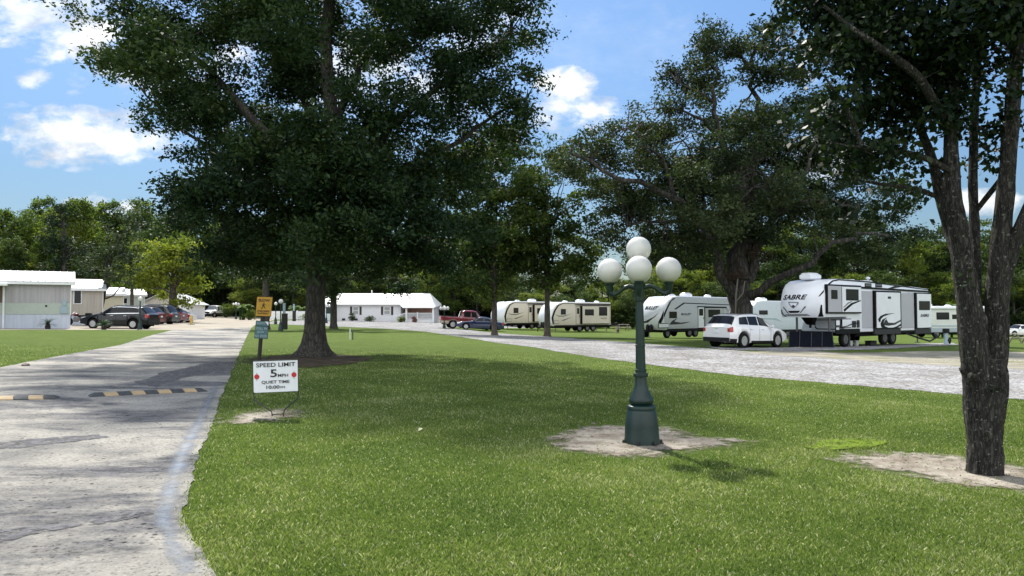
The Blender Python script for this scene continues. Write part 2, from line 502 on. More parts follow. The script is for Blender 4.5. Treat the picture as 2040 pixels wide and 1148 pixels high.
hm = N.new('ShaderNodeVectorMath'); hm.operation = 'SCALE'; L.new(hz.outputs[0], hm.inputs['Scale']); L.new(hc.outputs[2], hm.inputs[0])
h2 = N.new('ShaderNodeMix'); h2.data_type = 'RGBA'; h2.blend_type = 'MULTIPLY'; h2.inputs['Factor'].default_value = 1
L.new(hs.outputs[0], h2.inputs[6]); L.new(hm.outputs[0], h2.inputs[7])
cb = mth('MULTIPLY_ADD', bs.outputs[0], .75, 1.0)  # the added rear cloud is made brighter still for more fill
cs = N.new('ShaderNodeVectorMath'); cs.operation = 'SCALE'; L.new(cr.outputs[0], cs.inputs[0]); L.new(cb, cs.inputs['Scale'])
mx = N.new('ShaderNodeMix'); mx.data_type = 'RGBA'
L.new(tot, mx.inputs['Factor']); L.new(h2.outputs[2], mx.inputs[6]); L.new(cs.outputs[0], mx.inputs[7])
L.new(mx.outputs[2], bg.inputs['Color'])

# ------------------------------------------------------------------ ground sheets
POLY = []     # (name, Nx2 array) outlines, used to keep grass off bare ground

def densify(P, amp, seed):
    rr = random.Random(seed); out = []
    n = len(P)
    for i in range(n):
        a, b = P[i], P[(i + 1) % n]
        d = (b - a); ln = d.length
        dist = max(3.0, min(a.y, b.y))
        step = max(0.07, 0.010 * dist)
        k = max(1, min(60, int(ln / step)))
        nx = Vector((-d.y, d.x)).normalized() if ln > 1e-6 else Vector((0, 0))
        ph = rr.random() * 6
        for j in range(k):
            t = j / k
            w = (rr.random() - .5) * 1.1 + math.sin(j * .9 + ph) * .5 + math.sin(j * .37 + ph * 2) * .6
            out.append(a + d * t + nx * (amp * w * (1 if j else .3)))
    return out

def sheet(name, pts, off, material, amp=0.05, spacing=1.5, seed=1, world=False, label=None, cat=None, keep_grass_off=True, kind='structure'):
    P = [Vector((p[0], p[1])) if world else Vector(G(p[0], p[1])[:2]) for p in pts]
    if name.startswith('sand'):
        k_ = 1.22 if name == 'sand_spot' else 1.09; c_ = sum(P, Vector((0, 0))) / len(P); P = [c_ + (p - c_) * k_ for p in P]
    B = densify(P, amp, seed)
    n = len(B)
    arr = np.array([(p.x, p.y) for p in B])
    if keep_grass_off: POLY.append((name, arr))
    inner = []
    x0, y0 = arr.min(0); x1, y1 = arr.max(0)
    gx, gy = np.meshgrid(np.arange(x0, x1, spacing), np.arange(y0, y1, spacing))
    q = np.stack([gx.ravel(), gy.ravel()], 1)
    if len(q):
        ins = inside(arr, q)
        inner = [Vector(p) for p in q[ins].tolist()]
    vs, es, fs, _, _, _ = geometry.delaunay_2d_cdt(B + inner, [], [list(range(n))], 1, 1e-4)
    me = bpy.data.meshes.new(name)
    me.from_pydata([(p.x, p.y, gz(p.x, p.y) + off) for p in vs], [], [tuple(f) for f in fs])
    me.materials.append(material); me.update()
    q = np.array([(p.x, p.y) for p in vs]); dm = np.full(len(q), 9.0)
    for i in range(n):
        a_, b_ = arr[i], arr[(i + 1) % n]; e_ = b_ - a_; l2 = max(1e-12, float(e_ @ e_))
        tt = np.clip(((q - a_) @ e_) / l2, 0, 1)[:, None]
        dm = np.minimum(dm, np.hypot(*(q - a_ - tt * e_).T))
    at = me.attributes.new('rim', 'FLOAT', 'POINT'); at.data.foreach_set('value', dm.astype(np.float32))
    # faces up
    if len(me.polygons) and sum(p.normal.z for p in me.polygons) < 0: me.flip_normals()
    o = bpy.data.objects.new(name, me); COL.objects.link(o)
    tag(o, label, cat, None, kind)
    return o

def inside(poly, pts):
    x, y = pts[:, 0], pts[:, 1]
    res = np.zeros(len(pts), bool)
    n = len(poly)
    xj, yj = poly[-1]
    for i in range(n):
        xi, yi = poly[i]
        c = (yi > y) != (yj > y)
        if c.any():
            t = (xj - xi) * (y - yi) / ((yj - yi) if yj != yi else 1e-12) + xi
            res ^= c & (x < t)
        xj, yj = xi, yi
    return res

def ground_mat(name, build):
    m = bpy.data.materials.new(name); m.use_nodes = True
    nt = m.node_tree; N = nt.nodes; L = nt.links
    b = N['Principled BSDF']; b.inputs['Roughness'].default_value = .9; b.inputs['Specular IOR Level'].default_value = .03
    tc = N.new('ShaderNodeTexCoord')
    def nz(scale, detail=6, rough=.6, stretch=None, dist=0.0):
        n = N.new('ShaderNodeTexNoise'); n.inputs['Scale'].default_value = scale; n.inputs['Detail'].default_value = detail; n.inputs['Roughness'].default_value = rough; n.inputs['Distortion'].default_value = dist
        s = tc.outputs['Object']
        if stretch:
            mp = N.new('ShaderNodeMapping'); mp.inputs['Scale'].default_value = stretch; L.new(s, mp.inputs[0]); s = mp.outputs[0]
        L.new(s, n.inputs['Vector']); return n.outputs['Fac']
    def vor(scale, feature='F1', stretch=None):
        n = N.new('ShaderNodeTexVoronoi'); n.inputs['Scale'].default_value = scale; n.feature = feature
        L.new(tc.outputs['Object'], n.inputs['Vector']); return n
    def ramp(fac, p0, c0, p1, c1):
        r = N.new('ShaderNodeValToRGB'); r.color_ramp.elements[0].position = p0; r.color_ramp.elements[1].position = p1
        r.color_ramp.elements[0].color = (*c0, 1) if len(c0) == 3 else c0; r.color_ramp.elements[1].color = (*c1, 1) if len(c1) == 3 else c1
        L.new(fac, r.inputs['Fac']); return r.outputs['Color']
    def mix(f, a, c, mode='MIX'):
        q = N.new('ShaderNodeMix'); q.data_type = 'RGBA'; q.blend_type = mode
        if isinstance(f, float): q.inputs['Factor'].default_value = f
        else: L.new(f, q.inputs['Factor'])
        for i, k in ((6, a), (7, c)):
            if isinstance(k, tuple): q.inputs[i].default_value = (*k, 1)
            else: L.new(k, q.inputs[i])
        return q.outputs[2]
    def bump(h, s, d=.02):
        q = N.new('ShaderNodeBump'); q.inputs['Strength'].default_value = s; q.inputs['Distance'].default_value = d
        L.new(h, q.inputs['Height']); L.new(q.outputs[0], b.inputs['Normal'])
    def alpha(fac, p0, p1):
        c = ramp(fac, p0, (0, 0, 0), p1, (1, 1, 1)); L.new(c, b.inputs['Alpha'])
    def ragged(fade, scale, amp=1.0, lo=.22, hi=.42):
        at = N.new('ShaderNodeAttribute'); at.attribute_name = 'rim'
        d = N.new('ShaderNodeMath'); d.operation = 'DIVIDE'; d.inputs[1].default_value = fade; d.use_clamp = True; L.new(at.outputs['Fac'], d.inputs[0])
        s0 = N.new('ShaderNodeMath'); s0.operation = 'SUBTRACT'; s0.inputs[1].default_value = .5; L.new(nz(scale, 7, .75), s0.inputs[0])
        s = N.new('ShaderNodeMath'); s.operation = 'MULTIPLY_ADD'; s.inputs[1].default_value = amp; L.new(s0.outputs[0], s.inputs[0]); L.new(d.outputs[0], s.inputs[2])
        r = ramp(s.outputs[0], lo, (0, 0, 0), hi, (1, 1, 1)); L.new(r, b.inputs['Alpha'])
    class E: pass
    e = E(); e.nz = nz; e.vor = vor; e.ramp = ramp; e.mix = mix; e.bump = bump; e.alpha = alpha; e.ragged = ragged; e.tc = tc; e.b = b; e.N = N; e.L = L
    c = build(e)
    L.new(c, b.inputs['Base Color'])
    return m

def lawn_b(e):
    a = e.ramp(e.nz(.35, 5, .6), .3, (.074, .117, .024), .7, (.120, .164, .040))
    c = e.ramp(e.nz(2.6, 6, .7), .35, (.058, .098, .022), .68, (.145, .184, .058))
    f = e.ramp(e.nz(38, 4, .7, (1, .5, 1)), .3, (.45, .5, .4), .72, (1.45, 1.4, 1.5))
    col = e.mix(.5, a, c)
    col = e.mix(1.0, col, f, 'MULTIPLY')
    dry = e.ramp(e.nz(.9, 7, .72), .60, (0, 0, 0), .74, (.6, .6, .6))
    col = e.mix(dry, col, (.20, .18, .075))
    e.bump(e.nz(55, 4, .7), .9, .03)
    return col
def concrete_b(e):
    base = e.ramp(e.nz(.7, 9, .72), .38, (.22, .216, .207), .58, (.40, .385, .35))
    patch = e.ramp(e.nz(.42, 8, .68, (.55, 1.25, 1), .3), .49, (0, 0, 0), .57, (1, 1, 1))
    asph = e.ramp(e.nz(6, 7, .7, (.6, 1.5, 1)), .35, (.085, .087, .095), .65, (.215, .215, .225))
    col = e.mix(patch, base, asph)
    spk = e.ramp(e.nz(24, 6, .8), .54, (1, 1, 1), .64, (.38, .38, .385))
    col = e.mix(1.0, col, spk, 'MULTIPLY')
    lite = e.ramp(e.nz(46, 3, .6), .55, (1, 1, 1), .68, (1.35, 1.34, 1.3))
    col = e.mix(1.0, col, lite, 'MULTIPLY')
    pit = e.ramp(e.vor(9).outputs['Distance'], .13, (.22, .22, .23), .22, (1, 1, 1))
    pit = e.mix(1.0, pit, e.ramp(e.vor(19).outputs['Distance'], .16, (.45, .45, .46), .28, (1, 1, 1)), 'MULTIPLY')
    pm = e.ramp(e.nz(1.6, 6, .7), .44, (0, 0, 0), .58, (1, 1, 1))
    col = e.mix(pm, col, e.mix(1.0, col, pit, 'MULTIPLY'))
    v = e.vor(3.1).outputs['Distance']
    hole = e.ramp(v, .035, (.18, .17, .17), .06, (1, 1, 1))
    col = e.mix(1.0, col, hole, 'MULTIPLY')
    e.bump(e.nz(22, 8, .8), 1.0, .03)
    return col
def gravel_b(e):
    v = e.vor(16)
    st = e.ramp(v.outputs['Color'], .0, (.11, .11, .112), 1.0, (.47, .47, .475))
    big = e.ramp(e.nz(.5, 7, .7), .38, (.72, .70, .66), .62, (1.1, 1.1, 1.12))
    fine = e.ramp(e.nz(7, 7, .8), .32, (.6, .6, .6), .68, (1.3, 1.3, 1.3))
    col = e.mix(1.0, e.mix(1.0, st, big, 'MULTIPLY'), fine, 'MULTIPLY')
    e.bump(v.outputs['Distance'], .9, .03)
    return col
def sand_b(e):
    col = e.ramp(e.nz(2.2, 8, .7), .36, (.23, .195, .155), .60, (.47, .43, .365))
    li = e.ramp(e.nz(11, 8, .8, (.7, 1.6, 1), .6), .53, (1, 1, 1), .66, (.34, .28, .23))
    col = e.mix(1.0, col, li, 'MULTIPLY')
    e.bump(e.nz(20, 7, .75), 1.0, .04)
    e.ragged(.7, 3.5, 2.6, .12, .6)
    return col
def tan_b(e):
    col = e.ramp(e.nz(1.3, 8, .7, (.6, 1.4, 1)), .34, (.19, .18, .15), .64, (.34, .315, .27))
    g = e.ramp(e.nz(.8, 7, .7), .5, (0, 0, 0), .66, (.7, .7, .7))
    col = e.mix(g, col, (.13, .15, .04))
    e.bump(e.nz(30, 6, .7), .5)
    return col
def yard_b(e):
    col = e.ramp(e.nz(.5, 8, .65, (.4, 1.4, 1)), .34, (.26, .23, .19), .64, (.39, .355, .30))
    return col
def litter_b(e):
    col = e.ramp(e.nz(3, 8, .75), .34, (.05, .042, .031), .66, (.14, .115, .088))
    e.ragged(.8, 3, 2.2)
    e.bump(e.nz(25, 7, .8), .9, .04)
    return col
def strip_b(e):
    col = e.ramp(e.nz(2.5, 8, .7), .38, (.30, .30, .30), .62, (.215, .255, .315))
    col = e.mix(1.0, col, e.ramp(e.nz(40, 5, .7), .58, (1, 1, 1), .7, (.55, .55, .55)), 'MULTIPLY')
    e.bump(e.nz(30, 6, .7), .4)
    e.ragged(.12, 3, 1.6, .05, 1.6)
    return col
def tar_b(e):
    col = e.ramp(e.nz(12, 6, .7), .35, (.085, .085, .092), .65, (.20, .20, .21))
    e.bump(e.nz(30, 6, .7), .8)
    e.alpha(e.nz(8, 8, .8), .44, .50)
    return col
def moss_b(e):
    col = e.ramp(e.nz(9, 6, .7), .35, (.085, .14, .015), .65, (.17, .23, .03))
    e.alpha(e.nz(6, 8, .75), .42, .5)
    return col
for nm, fn in dict(lawn=lawn_b, concrete_drive=concrete_b, gravel=gravel_b, sand=sand_b, tan_dirt=tan_b, yard=yard_b, litter=litter_b, painted_strip=strip_b, tar=tar_b, moss=moss_b).items():
    M[nm] = ground_mat(nm, fn)

# the lawn: one sheet out to the horizon
xs = np.concatenate([[-2500, -900, -400, -200, -120], np.arange(-85, 110, 1.5), [130, 200, 400, 900, 2500]])
ys = np.concatenate([[-600, -200, -60, -20], np.arange(-6, 160, 1.5), [180, 240, 400, 900, 3000]])
gx, gy = np.meshgrid(xs, ys)
vz = gz_np(gx, gy)
nx_, ny_ = len(xs), len(ys)
idx = np.arange(nx_ * ny_).reshape(ny_, nx_)
me = bpy.data.meshes.new('lawn')
me.from_pydata(np.stack([gx.ravel(), gy.ravel(), vz.ravel()], 1).tolist(), [], np.stack([idx[:-1, :-1].ravel(), idx[:-1, 1:].ravel(), idx[1:, 1:].ravel(), idx[1:, :-1].ravel()], 1).tolist())
me.materials.append(M['lawn'])
o = bpy.data.objects.new('lawn', me); COL.objects.link(o)
tag(o, 'mown green lawn running back to the trees', None, None, 'structure')

# bare surfaces
DRIVE = [(470, 1500), (430, 1148), (396, 1090), (364, 1040), (375, 985), (396, 905), (424, 848), (437, 800), (456, 755), (470, 720), (483, 690), (493, 668), (502, 652), (345, 658), (300, 669), (240, 688), (150, 704), (60, 721), (0, 733), (-250, 775), (-700, 900), (-1100, 1500)]
sheet('driveway', DRIVE, .012, M['concrete_drive'], .018, 1.2, 3, label='worn pale concrete driveway with asphalt patches')
YARD = [(-200, 658), (150, 657.5), (345, 658), (502, 652), (512, 645), (545, 638), (560, 630.5), (396, 628.5), (300, 628), (-200, 640)]
sheet('parking_yard', YARD, .006, M['yard'], .1, 3, 4, label='sunlit sandy parking yard')
FORE = [(520, 645), (548, 640), (640, 636), (1000, 640), (1300, 645), (1300, 650), (1180, 651), (880, 651), (960, 661), (1050, 668), (1160, 676), (1260, 683), (1400, 694), (1550, 705), (1700, 713), (1900, 722), (2150, 735), (2400, 775), (2400, 835), (2040, 797), (1850, 781), (1700, 768), (1500, 752), (1300, 728), (1180, 712), (1060, 692), (980, 682), (850, 661), (700, 652)]
sheet('gravel_road', FORE, .008, M['gravel'], .06, 1.5, 5, label='pale crushed gravel loop road')
sheet('dirt_verge', [(1470, 703), (1560, 698), (1700, 704), (1850, 700), (2300, 704), (2300, 748), (1900, 730), (1700, 718), (1560, 709)], .012, M['tan_dirt'], .12, 1.5, 6, label='tan dirt verge between gravel and grass')
sheet('trailer_pad', [(1400, 690), (1520, 694), (1720, 690), (1900, 684), (1910, 688), (1740, 697), (1560, 701), (1440, 697)], .020, M['gravel'], .08, 1.5, 7, label='thin gravel pad under the tall white trailer')
sheet('far_road', [(1150, 637), (1330, 640), (1330, 648), (1150, 645)], .02, M['yard'], .1, 3, 8, label='sunlit far road beyond the trailers')
sheet('sand_ring', [(1082, 884), (1110, 862), (1180, 850), (1270, 845), (1340, 849), (1370, 862), (1400, 870), (1450, 872), (1500, 880), (1480, 892), (1420, 895), (1350, 908), (1270, 914), (1190, 909), (1130, 900)], .012, M['sand'], .03, .15, 9, label='ring of bare pale sand round the lamp post')
sheet('sand_bed', [(1655, 916), (1700, 903), (1790, 902), (1870, 906), (1925, 912), (2040, 930), (2250, 960), (2300, 1010), (2150, 1000), (2040, 985), (1930, 972), (1830, 957), (1740, 940)], .012, M['sand'], .03, .15, 10, label='bare pale sand round the forked tree')
sheet('sand_spot', [(436, 838), (470, 826), (520, 818), (560, 816), (615, 822), (600, 832), (560, 840), (510, 844), (455, 846)], .016, M['sand'], .03, .12, 11, label='scuffed pale sand under the speed limit sign')
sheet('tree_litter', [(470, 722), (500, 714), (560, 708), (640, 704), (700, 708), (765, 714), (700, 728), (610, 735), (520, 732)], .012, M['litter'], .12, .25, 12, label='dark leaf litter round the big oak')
sheet('painted_strip', [(350, 1160), (318, 1090), (300, 1040), (312, 985), (340, 905), (380, 845), (410, 790), (428, 762), (438, 770), (428, 800), (412, 845), (386, 905), (362, 985), (352, 1040), (372, 1090), (408, 1150)], .018, M['painted_strip'], .008, .07, 13, label='faded pale blue paint along the driveway edge')
sheet('asphalt_patch', [(-60, 1080), (20, 1058), (110, 1050), (150, 1048), (220, 1030), (300, 1019), (306, 1027), (235, 1042), (160, 1052), (100, 1062), (30, 1078), (-60, 1100)], .017, M['tar'], .04, .5, 14, label='ragged dark asphalt repair across the driveway')
sheet('asphalt_patch', [(-60, 892), (80, 876), (200, 868), (220, 874), (110, 886), (0, 898), (-60, 904)], .017, M['tar'], .05, .5, 15, label='narrow grey asphalt repair further up the driveway')
sheet('asphalt_patch', [(270, 762), (330, 742), (420, 724), (472, 722), (466, 735), (420, 742), (360, 756), (310, 774)], .017, M['tar'], .08, .5, 18, label='dark asphalt patch beyond the speed bump')
sheet('ground_cover', [(1600, 893), (1640, 880), (1720, 876), (1770, 884), (1730, 895), (1660, 900)], .02, M['moss'], .05, .4, 16, label='bright yellow green weeds beside the sand bed', kind='stuff', keep_grass_off=False)

# near grass: single blades, thinning with distance
def grass():
    n = 1120000
    pxs = rng.uniform(-300, 2700, n)
    # depth: dense close up
    t = rng.uniform(0, 1, n)
    D = 2.35 * (30.0 / 2.35) ** (t ** 0.95)
    x = (pxs - 1020) / F * D
    y = D
    P = np.stack([x, y], 1)
    keep = rng.uniform(0, 1, n) < np.clip((31 - D) / 16, 0, 1)
    jit = P + rng.normal(0, .045, P.shape)
    jit2 = P + rng.normal(0, .10, P.shape)
    for nm, poly in POLY:
        if nm in ('driveway', 'sand_ring', 'sand_bed', 'sand_spot', 'gravel_road', 'tree_litter'):
            ins = inside(poly, jit2 if nm.startswith('sand') else jit)
            if nm.startswith('sand'):
                fld = np.sin(jit[:, 0] * 9 + 2 * np.sin(jit[:, 1] * 6)) * np.sin(jit[:, 1] * 8 + 2 * np.sin(jit[:, 0] * 5))
                lim_ = .30 if nm == 'sand_spot' else .86
                ins &= ~((fld > lim_) | (rng.uniform(0, 1, n) < (.12 if nm == 'sand_spot' else .02)))
            keep &= ~ins
    # thin tufts: patches grow thicker or sparser
    P = P[keep]; n = len(P)
    x, y = P[:, 0], P[:, 1]
    z = gz_np(x, y)
    patch = .5 + .22 * np.sin(x * 2.1 + 1.3 * np.sin(y * 1.7)) + .16 * np.sin(y * 2.9 + 1.1 * np.sin(x * 2.3 + 1)) + .16 * np.sin(x * 5.3 + 2 * np.sin(y * 4.1 + x)) + .22 * np.sin(y * .8 + x * .5 + 1.2 * np.sin(x * .9))
    h = (.012 + .020 * rng.uniform(0, 1, n) ** 1.3) * (.75 + .5 * patch)
    w = .0009 + .00030 * y + .0008 * rng.uniform(0, 1, n)
    th = rng.uniform(0, 2 * PI, n); lean = rng.uniform(.2, 1.1, n) * h
    ph = rng.uniform(0, 2 * PI, n)
    dx, dy = np.cos(th) * w, np.sin(th) * w
    lx, ly = np.cos(ph) * lean, np.sin(ph) * lean
    V = np.zeros((n, 4, 3))
    V[:, 0] = np.stack([x - dx, y - dy, z - .004], 1)
    V[:, 1] = np.stack([x + dx, y + dy, z - .004], 1)
    V[:, 2] = np.stack([x + dx * .8 + lx * .45, y + dy * .8 + ly * .45, z + h * .7], 1)
    V[:, 3] = np.stack([x - dx * .4 + lx, y - dy * .4 + ly, z + h], 1)
    tint = np.clip(.35 * rng.uniform(0, 1, n) + .45 * patch + rng.normal(0, .16, n), 0, .85)
    dry = rng.uniform(0, 1, n) < .06  # dry blades, with extra pale ones as highlights put into the colour
    tint[dry] = rng.uniform(.8, 1, dry.sum())
    return quads('grass_blades', V, tint, M['grass_blade'])

def quads(name, V, tint, material):
    n = len(V)
    me = bpy.data.meshes.new(name)
    me.vertices.add(n * 4); me.vertices.foreach_set('co', V.reshape(-1).astype(np.float32))
    me.loops.add(n * 4); me.loops.foreach_set('vertex_index', np.arange(n * 4, dtype=np.int32))
    me.polygons.add(n); me.polygons.foreach_set('loop_start', np.arange(0, n * 4, 4, dtype=np.int32))
    try: me.polygons.foreach_set('loop_total', np.full(n, 4, dtype=np.int32))
    except Exception: pass
    a = me.attributes.new('tint', 'FLOAT', 'FACE'); a.data.foreach_set('value', tint.astype(np.float32))
    me.materials.append(material)
    me.update(calc_edges=True)
    o = bpy.data.objects.new(name, me); COL.objects.link(o)
    return o
g = grass()
tag(g, 'short mown grass blades over the near lawn', 'grass', None, 'stuff')

def litter_stuff():
    """small dead leaves, twigs and chips lying on the bare sand and scattered over the lawn"""
    g2 = np.random.default_rng(44)
    spots = []
    for (nm, n_) in (('sand_ring', 260), ('sand_bed', 520), ('sand_spot', 110), ('tree_litter', 500)):
        poly = [p for k, p in POLY if k == nm][0]
        x0, y0 = poly.min(0) - .15; x1, y1 = poly.max(0) + .15
        q = np.stack([g2.uniform(x0, x1, n_ * 2), g2.uniform(y0, y1, n_ * 2)], 1)
        spots.append(q[inside(poly, q)][:n_])
    q = np.stack([g2.uniform(-3, 7, 260), g2.uniform(3, 16, 260)], 1)
    dr = [p for k, p in POLY if k == 'driveway'][0]
    q = q[~inside(dr, q)]; spots.append(q)
    P = np.concatenate(spots); n = len(P)
    C = np.stack([P[:, 0], P[:, 1], gz_np(P[:, 0], P[:, 1]) + .028], 1)
    V, t = leaves(C, .003, 1, .034, .016, 45, droop=0)
    V[:, :, 2] = C[:, None, 2] + (V[:, :, 2] - C[:, None, 2]) * .35
    m = leaf_mat('litter_leaf', [(.05, .032, .02), (.11, .07, .04), (.2, .15, .09), (.3, .26, .16)], .1)
    o = quads('leaf_litter', V, g2.uniform(0, 1, n) ** 1.5, m)
    tag(o, 'dead leaves and twigs scattered over bare sand and lawn', 'leaf litter', None, 'stuff')
# ------------------------------------------------------------------ trees
def leaves(C, sig, n_each, length, width, seed, tint_c=None, droop=0.25, flat=0.6, tspread=.22):
    """C: Nx3 twig-clump centres; returns quads (leaf-shaped) scattered round each"""
    g = np.random.default_rng(seed)
    C = np.asarray(C, float); k = len(C)
    cen = np.repeat(C, n_each, 0); n = len(cen)
    sg = np.asarray(sig, float)
    if sg.ndim == 0: sg = np.full(k, float(sg))
    off = g.normal(0, 1, (n, 3)) * np.repeat(sg, n_each)[:, None]
    off[:, 2] *= flat
    p = cen + off
    # leaf axis: outward from the clump and a little down; normal mostly up
    ax = g.normal(0, 1, (n, 3)); ax[:, 2] = ax[:, 2] * .7 - droop
    ax /= np.linalg.norm(ax, axis=1)[:, None]
    up = g.normal(0, .75, (n, 3)); up[:, 2] += .8
    side = np.cross(ax, up); side /= np.linalg.norm(side, axis=1)[:, None] + 1e-9
    nr = np.cross(side, ax)
    sz = g.uniform(.5, 1.45, n)[:, None]; l = length * sz * g.uniform(.85, 1.15, n)[:, None]; w = width * sz * g.uniform(.8, 1.2, n)[:, None]
    V = np.zeros((n, 4, 3))
    V[:, 0] = p - ax * l * .5
    V[:, 1] = p + side * w * .5 + nr * w * .12 - ax * l * .05
    V[:, 2] = p + ax * l * .5
    V[:, 3] = p - side * w * .5 + nr * w * .12 - ax * l * .05
    tc_ = g.uniform(.15, .75, k) if tint_c is None else np.asarray(tint_c)
    t = np.clip(np.repeat(tc_, n_each) + g.normal(0, tspread, n), 0, 1)
    return V, t

def clumps_in(lobes, per_m3, seed, shell=.35, kmin=4, spray=0.0, per=6):
    """twig-clump centres in a set of ellipsoid lobes (centre, radii): more of them near the outside"""
    g = np.random.default_rng(seed)
    out = []; lid = []
    for i, (c, r) in enumerate(lobes):
        vol = 4.19 * r[0] * r[1] * r[2]
        k = max(kmin, int(vol * per_m3))
        d = g.normal(0, 1, (k, 3)); d /= np.linalg.norm(d, axis=1)[:, None]
        q = g.uniform(shell, 1, k) ** .5
        pts = np.array(c) + d * q[:, None] * np.array(r)
        if spray:
            # gather the clumps into leafy sprays with air between them
            ns = max(2, k // per); own = g.integers(0, ns, k)
            pts = pts[:ns][own] + g.normal(0, 1, (k, 3)) * np.array([spray, spray, spray * .55])
        out.append(pts); lid += [i] * k
    return np.concatenate(out), np.array(lid)

def limb(mb, pts, r0, r1, seed=0, n=7, wig=.12):
    """a crooked tapering branch along a polyline"""
    rr = random.Random(seed)
    pts = [Vector(p) for p in pts]
    P = []
    for i in range(len(pts) - 1):
        a, b = pts[i], pts[i + 1]
        k = max(2, int((b - a).length / max(.25, r0 * 2.5)))
        k = min(k, 10)
        for j in range(k):
            q = a.lerp(b, j / k)
            if i or j:
                s = (b - a).length * wig / k
                q += Vector((rr.gauss(0, s), rr.gauss(0, s), rr.gauss(0, s * .6)))
            P.append(q)
    P.append(pts[-1])
    N_ = len(P)
    mb.tube(P, [r0 + (r1 - r0) * (i / (N_ - 1)) ** .85 for i in range(N_)], n, wob=.06, seed=seed)
    return P

def twigs(mb, C, lid, starts, r, frac, seed, n=4, longest=2.0):
    """thin branches from the nearest limb point out to some of the clumps"""
    g = random.Random(seed)
    S = np.array([tuple(s) for s in starts])
    for i, c in enumerate(C):
        if g.random() > frac: continue
        d = ((S - c) ** 2).sum(1); j = int(d.argmin())
        if d[j] > longest ** 2: continue
        a = Vector(S[j]); b = Vector(c)
        m = a.lerp(b, .5) + Vector((g.gauss(0, .12), g.gauss(0, .12), g.gauss(.1, .1))) * (b - a).length
        mb.tube([a, m, b], [r, r * .6, r * .25], n, cap=False)

def crown_obj(root, C, sig, n_each, length, width, material, seed, name='crown', **k):
    base = np.array(root.location)
    V, t = leaves(C, sig, n_each, length, width, seed, **k)
    o = quads(name, V - base, t, material); o.parent = root
    return o

def trunk_build(root, mb, material, name='trunk'):
    b = root.location
    mb.v = [(p[0] - b.x, p[1] - b.y, p[2] - b.z) for p in mb.v]
    return mb.build(name, material, root, smooth=60)

def lobe(px, py, rx, ry, D, dd=0.0, ryy=None):
    """ellipsoid seen at (px, py) with pixel radii, at depth D+dd"""
    s = F / (D + dd)
    return (tuple(W(px, py, D + dd)), (rx / s, (ryy if ryy else (rx + ry) / 2 / s), ry / s))

litter_stuff()

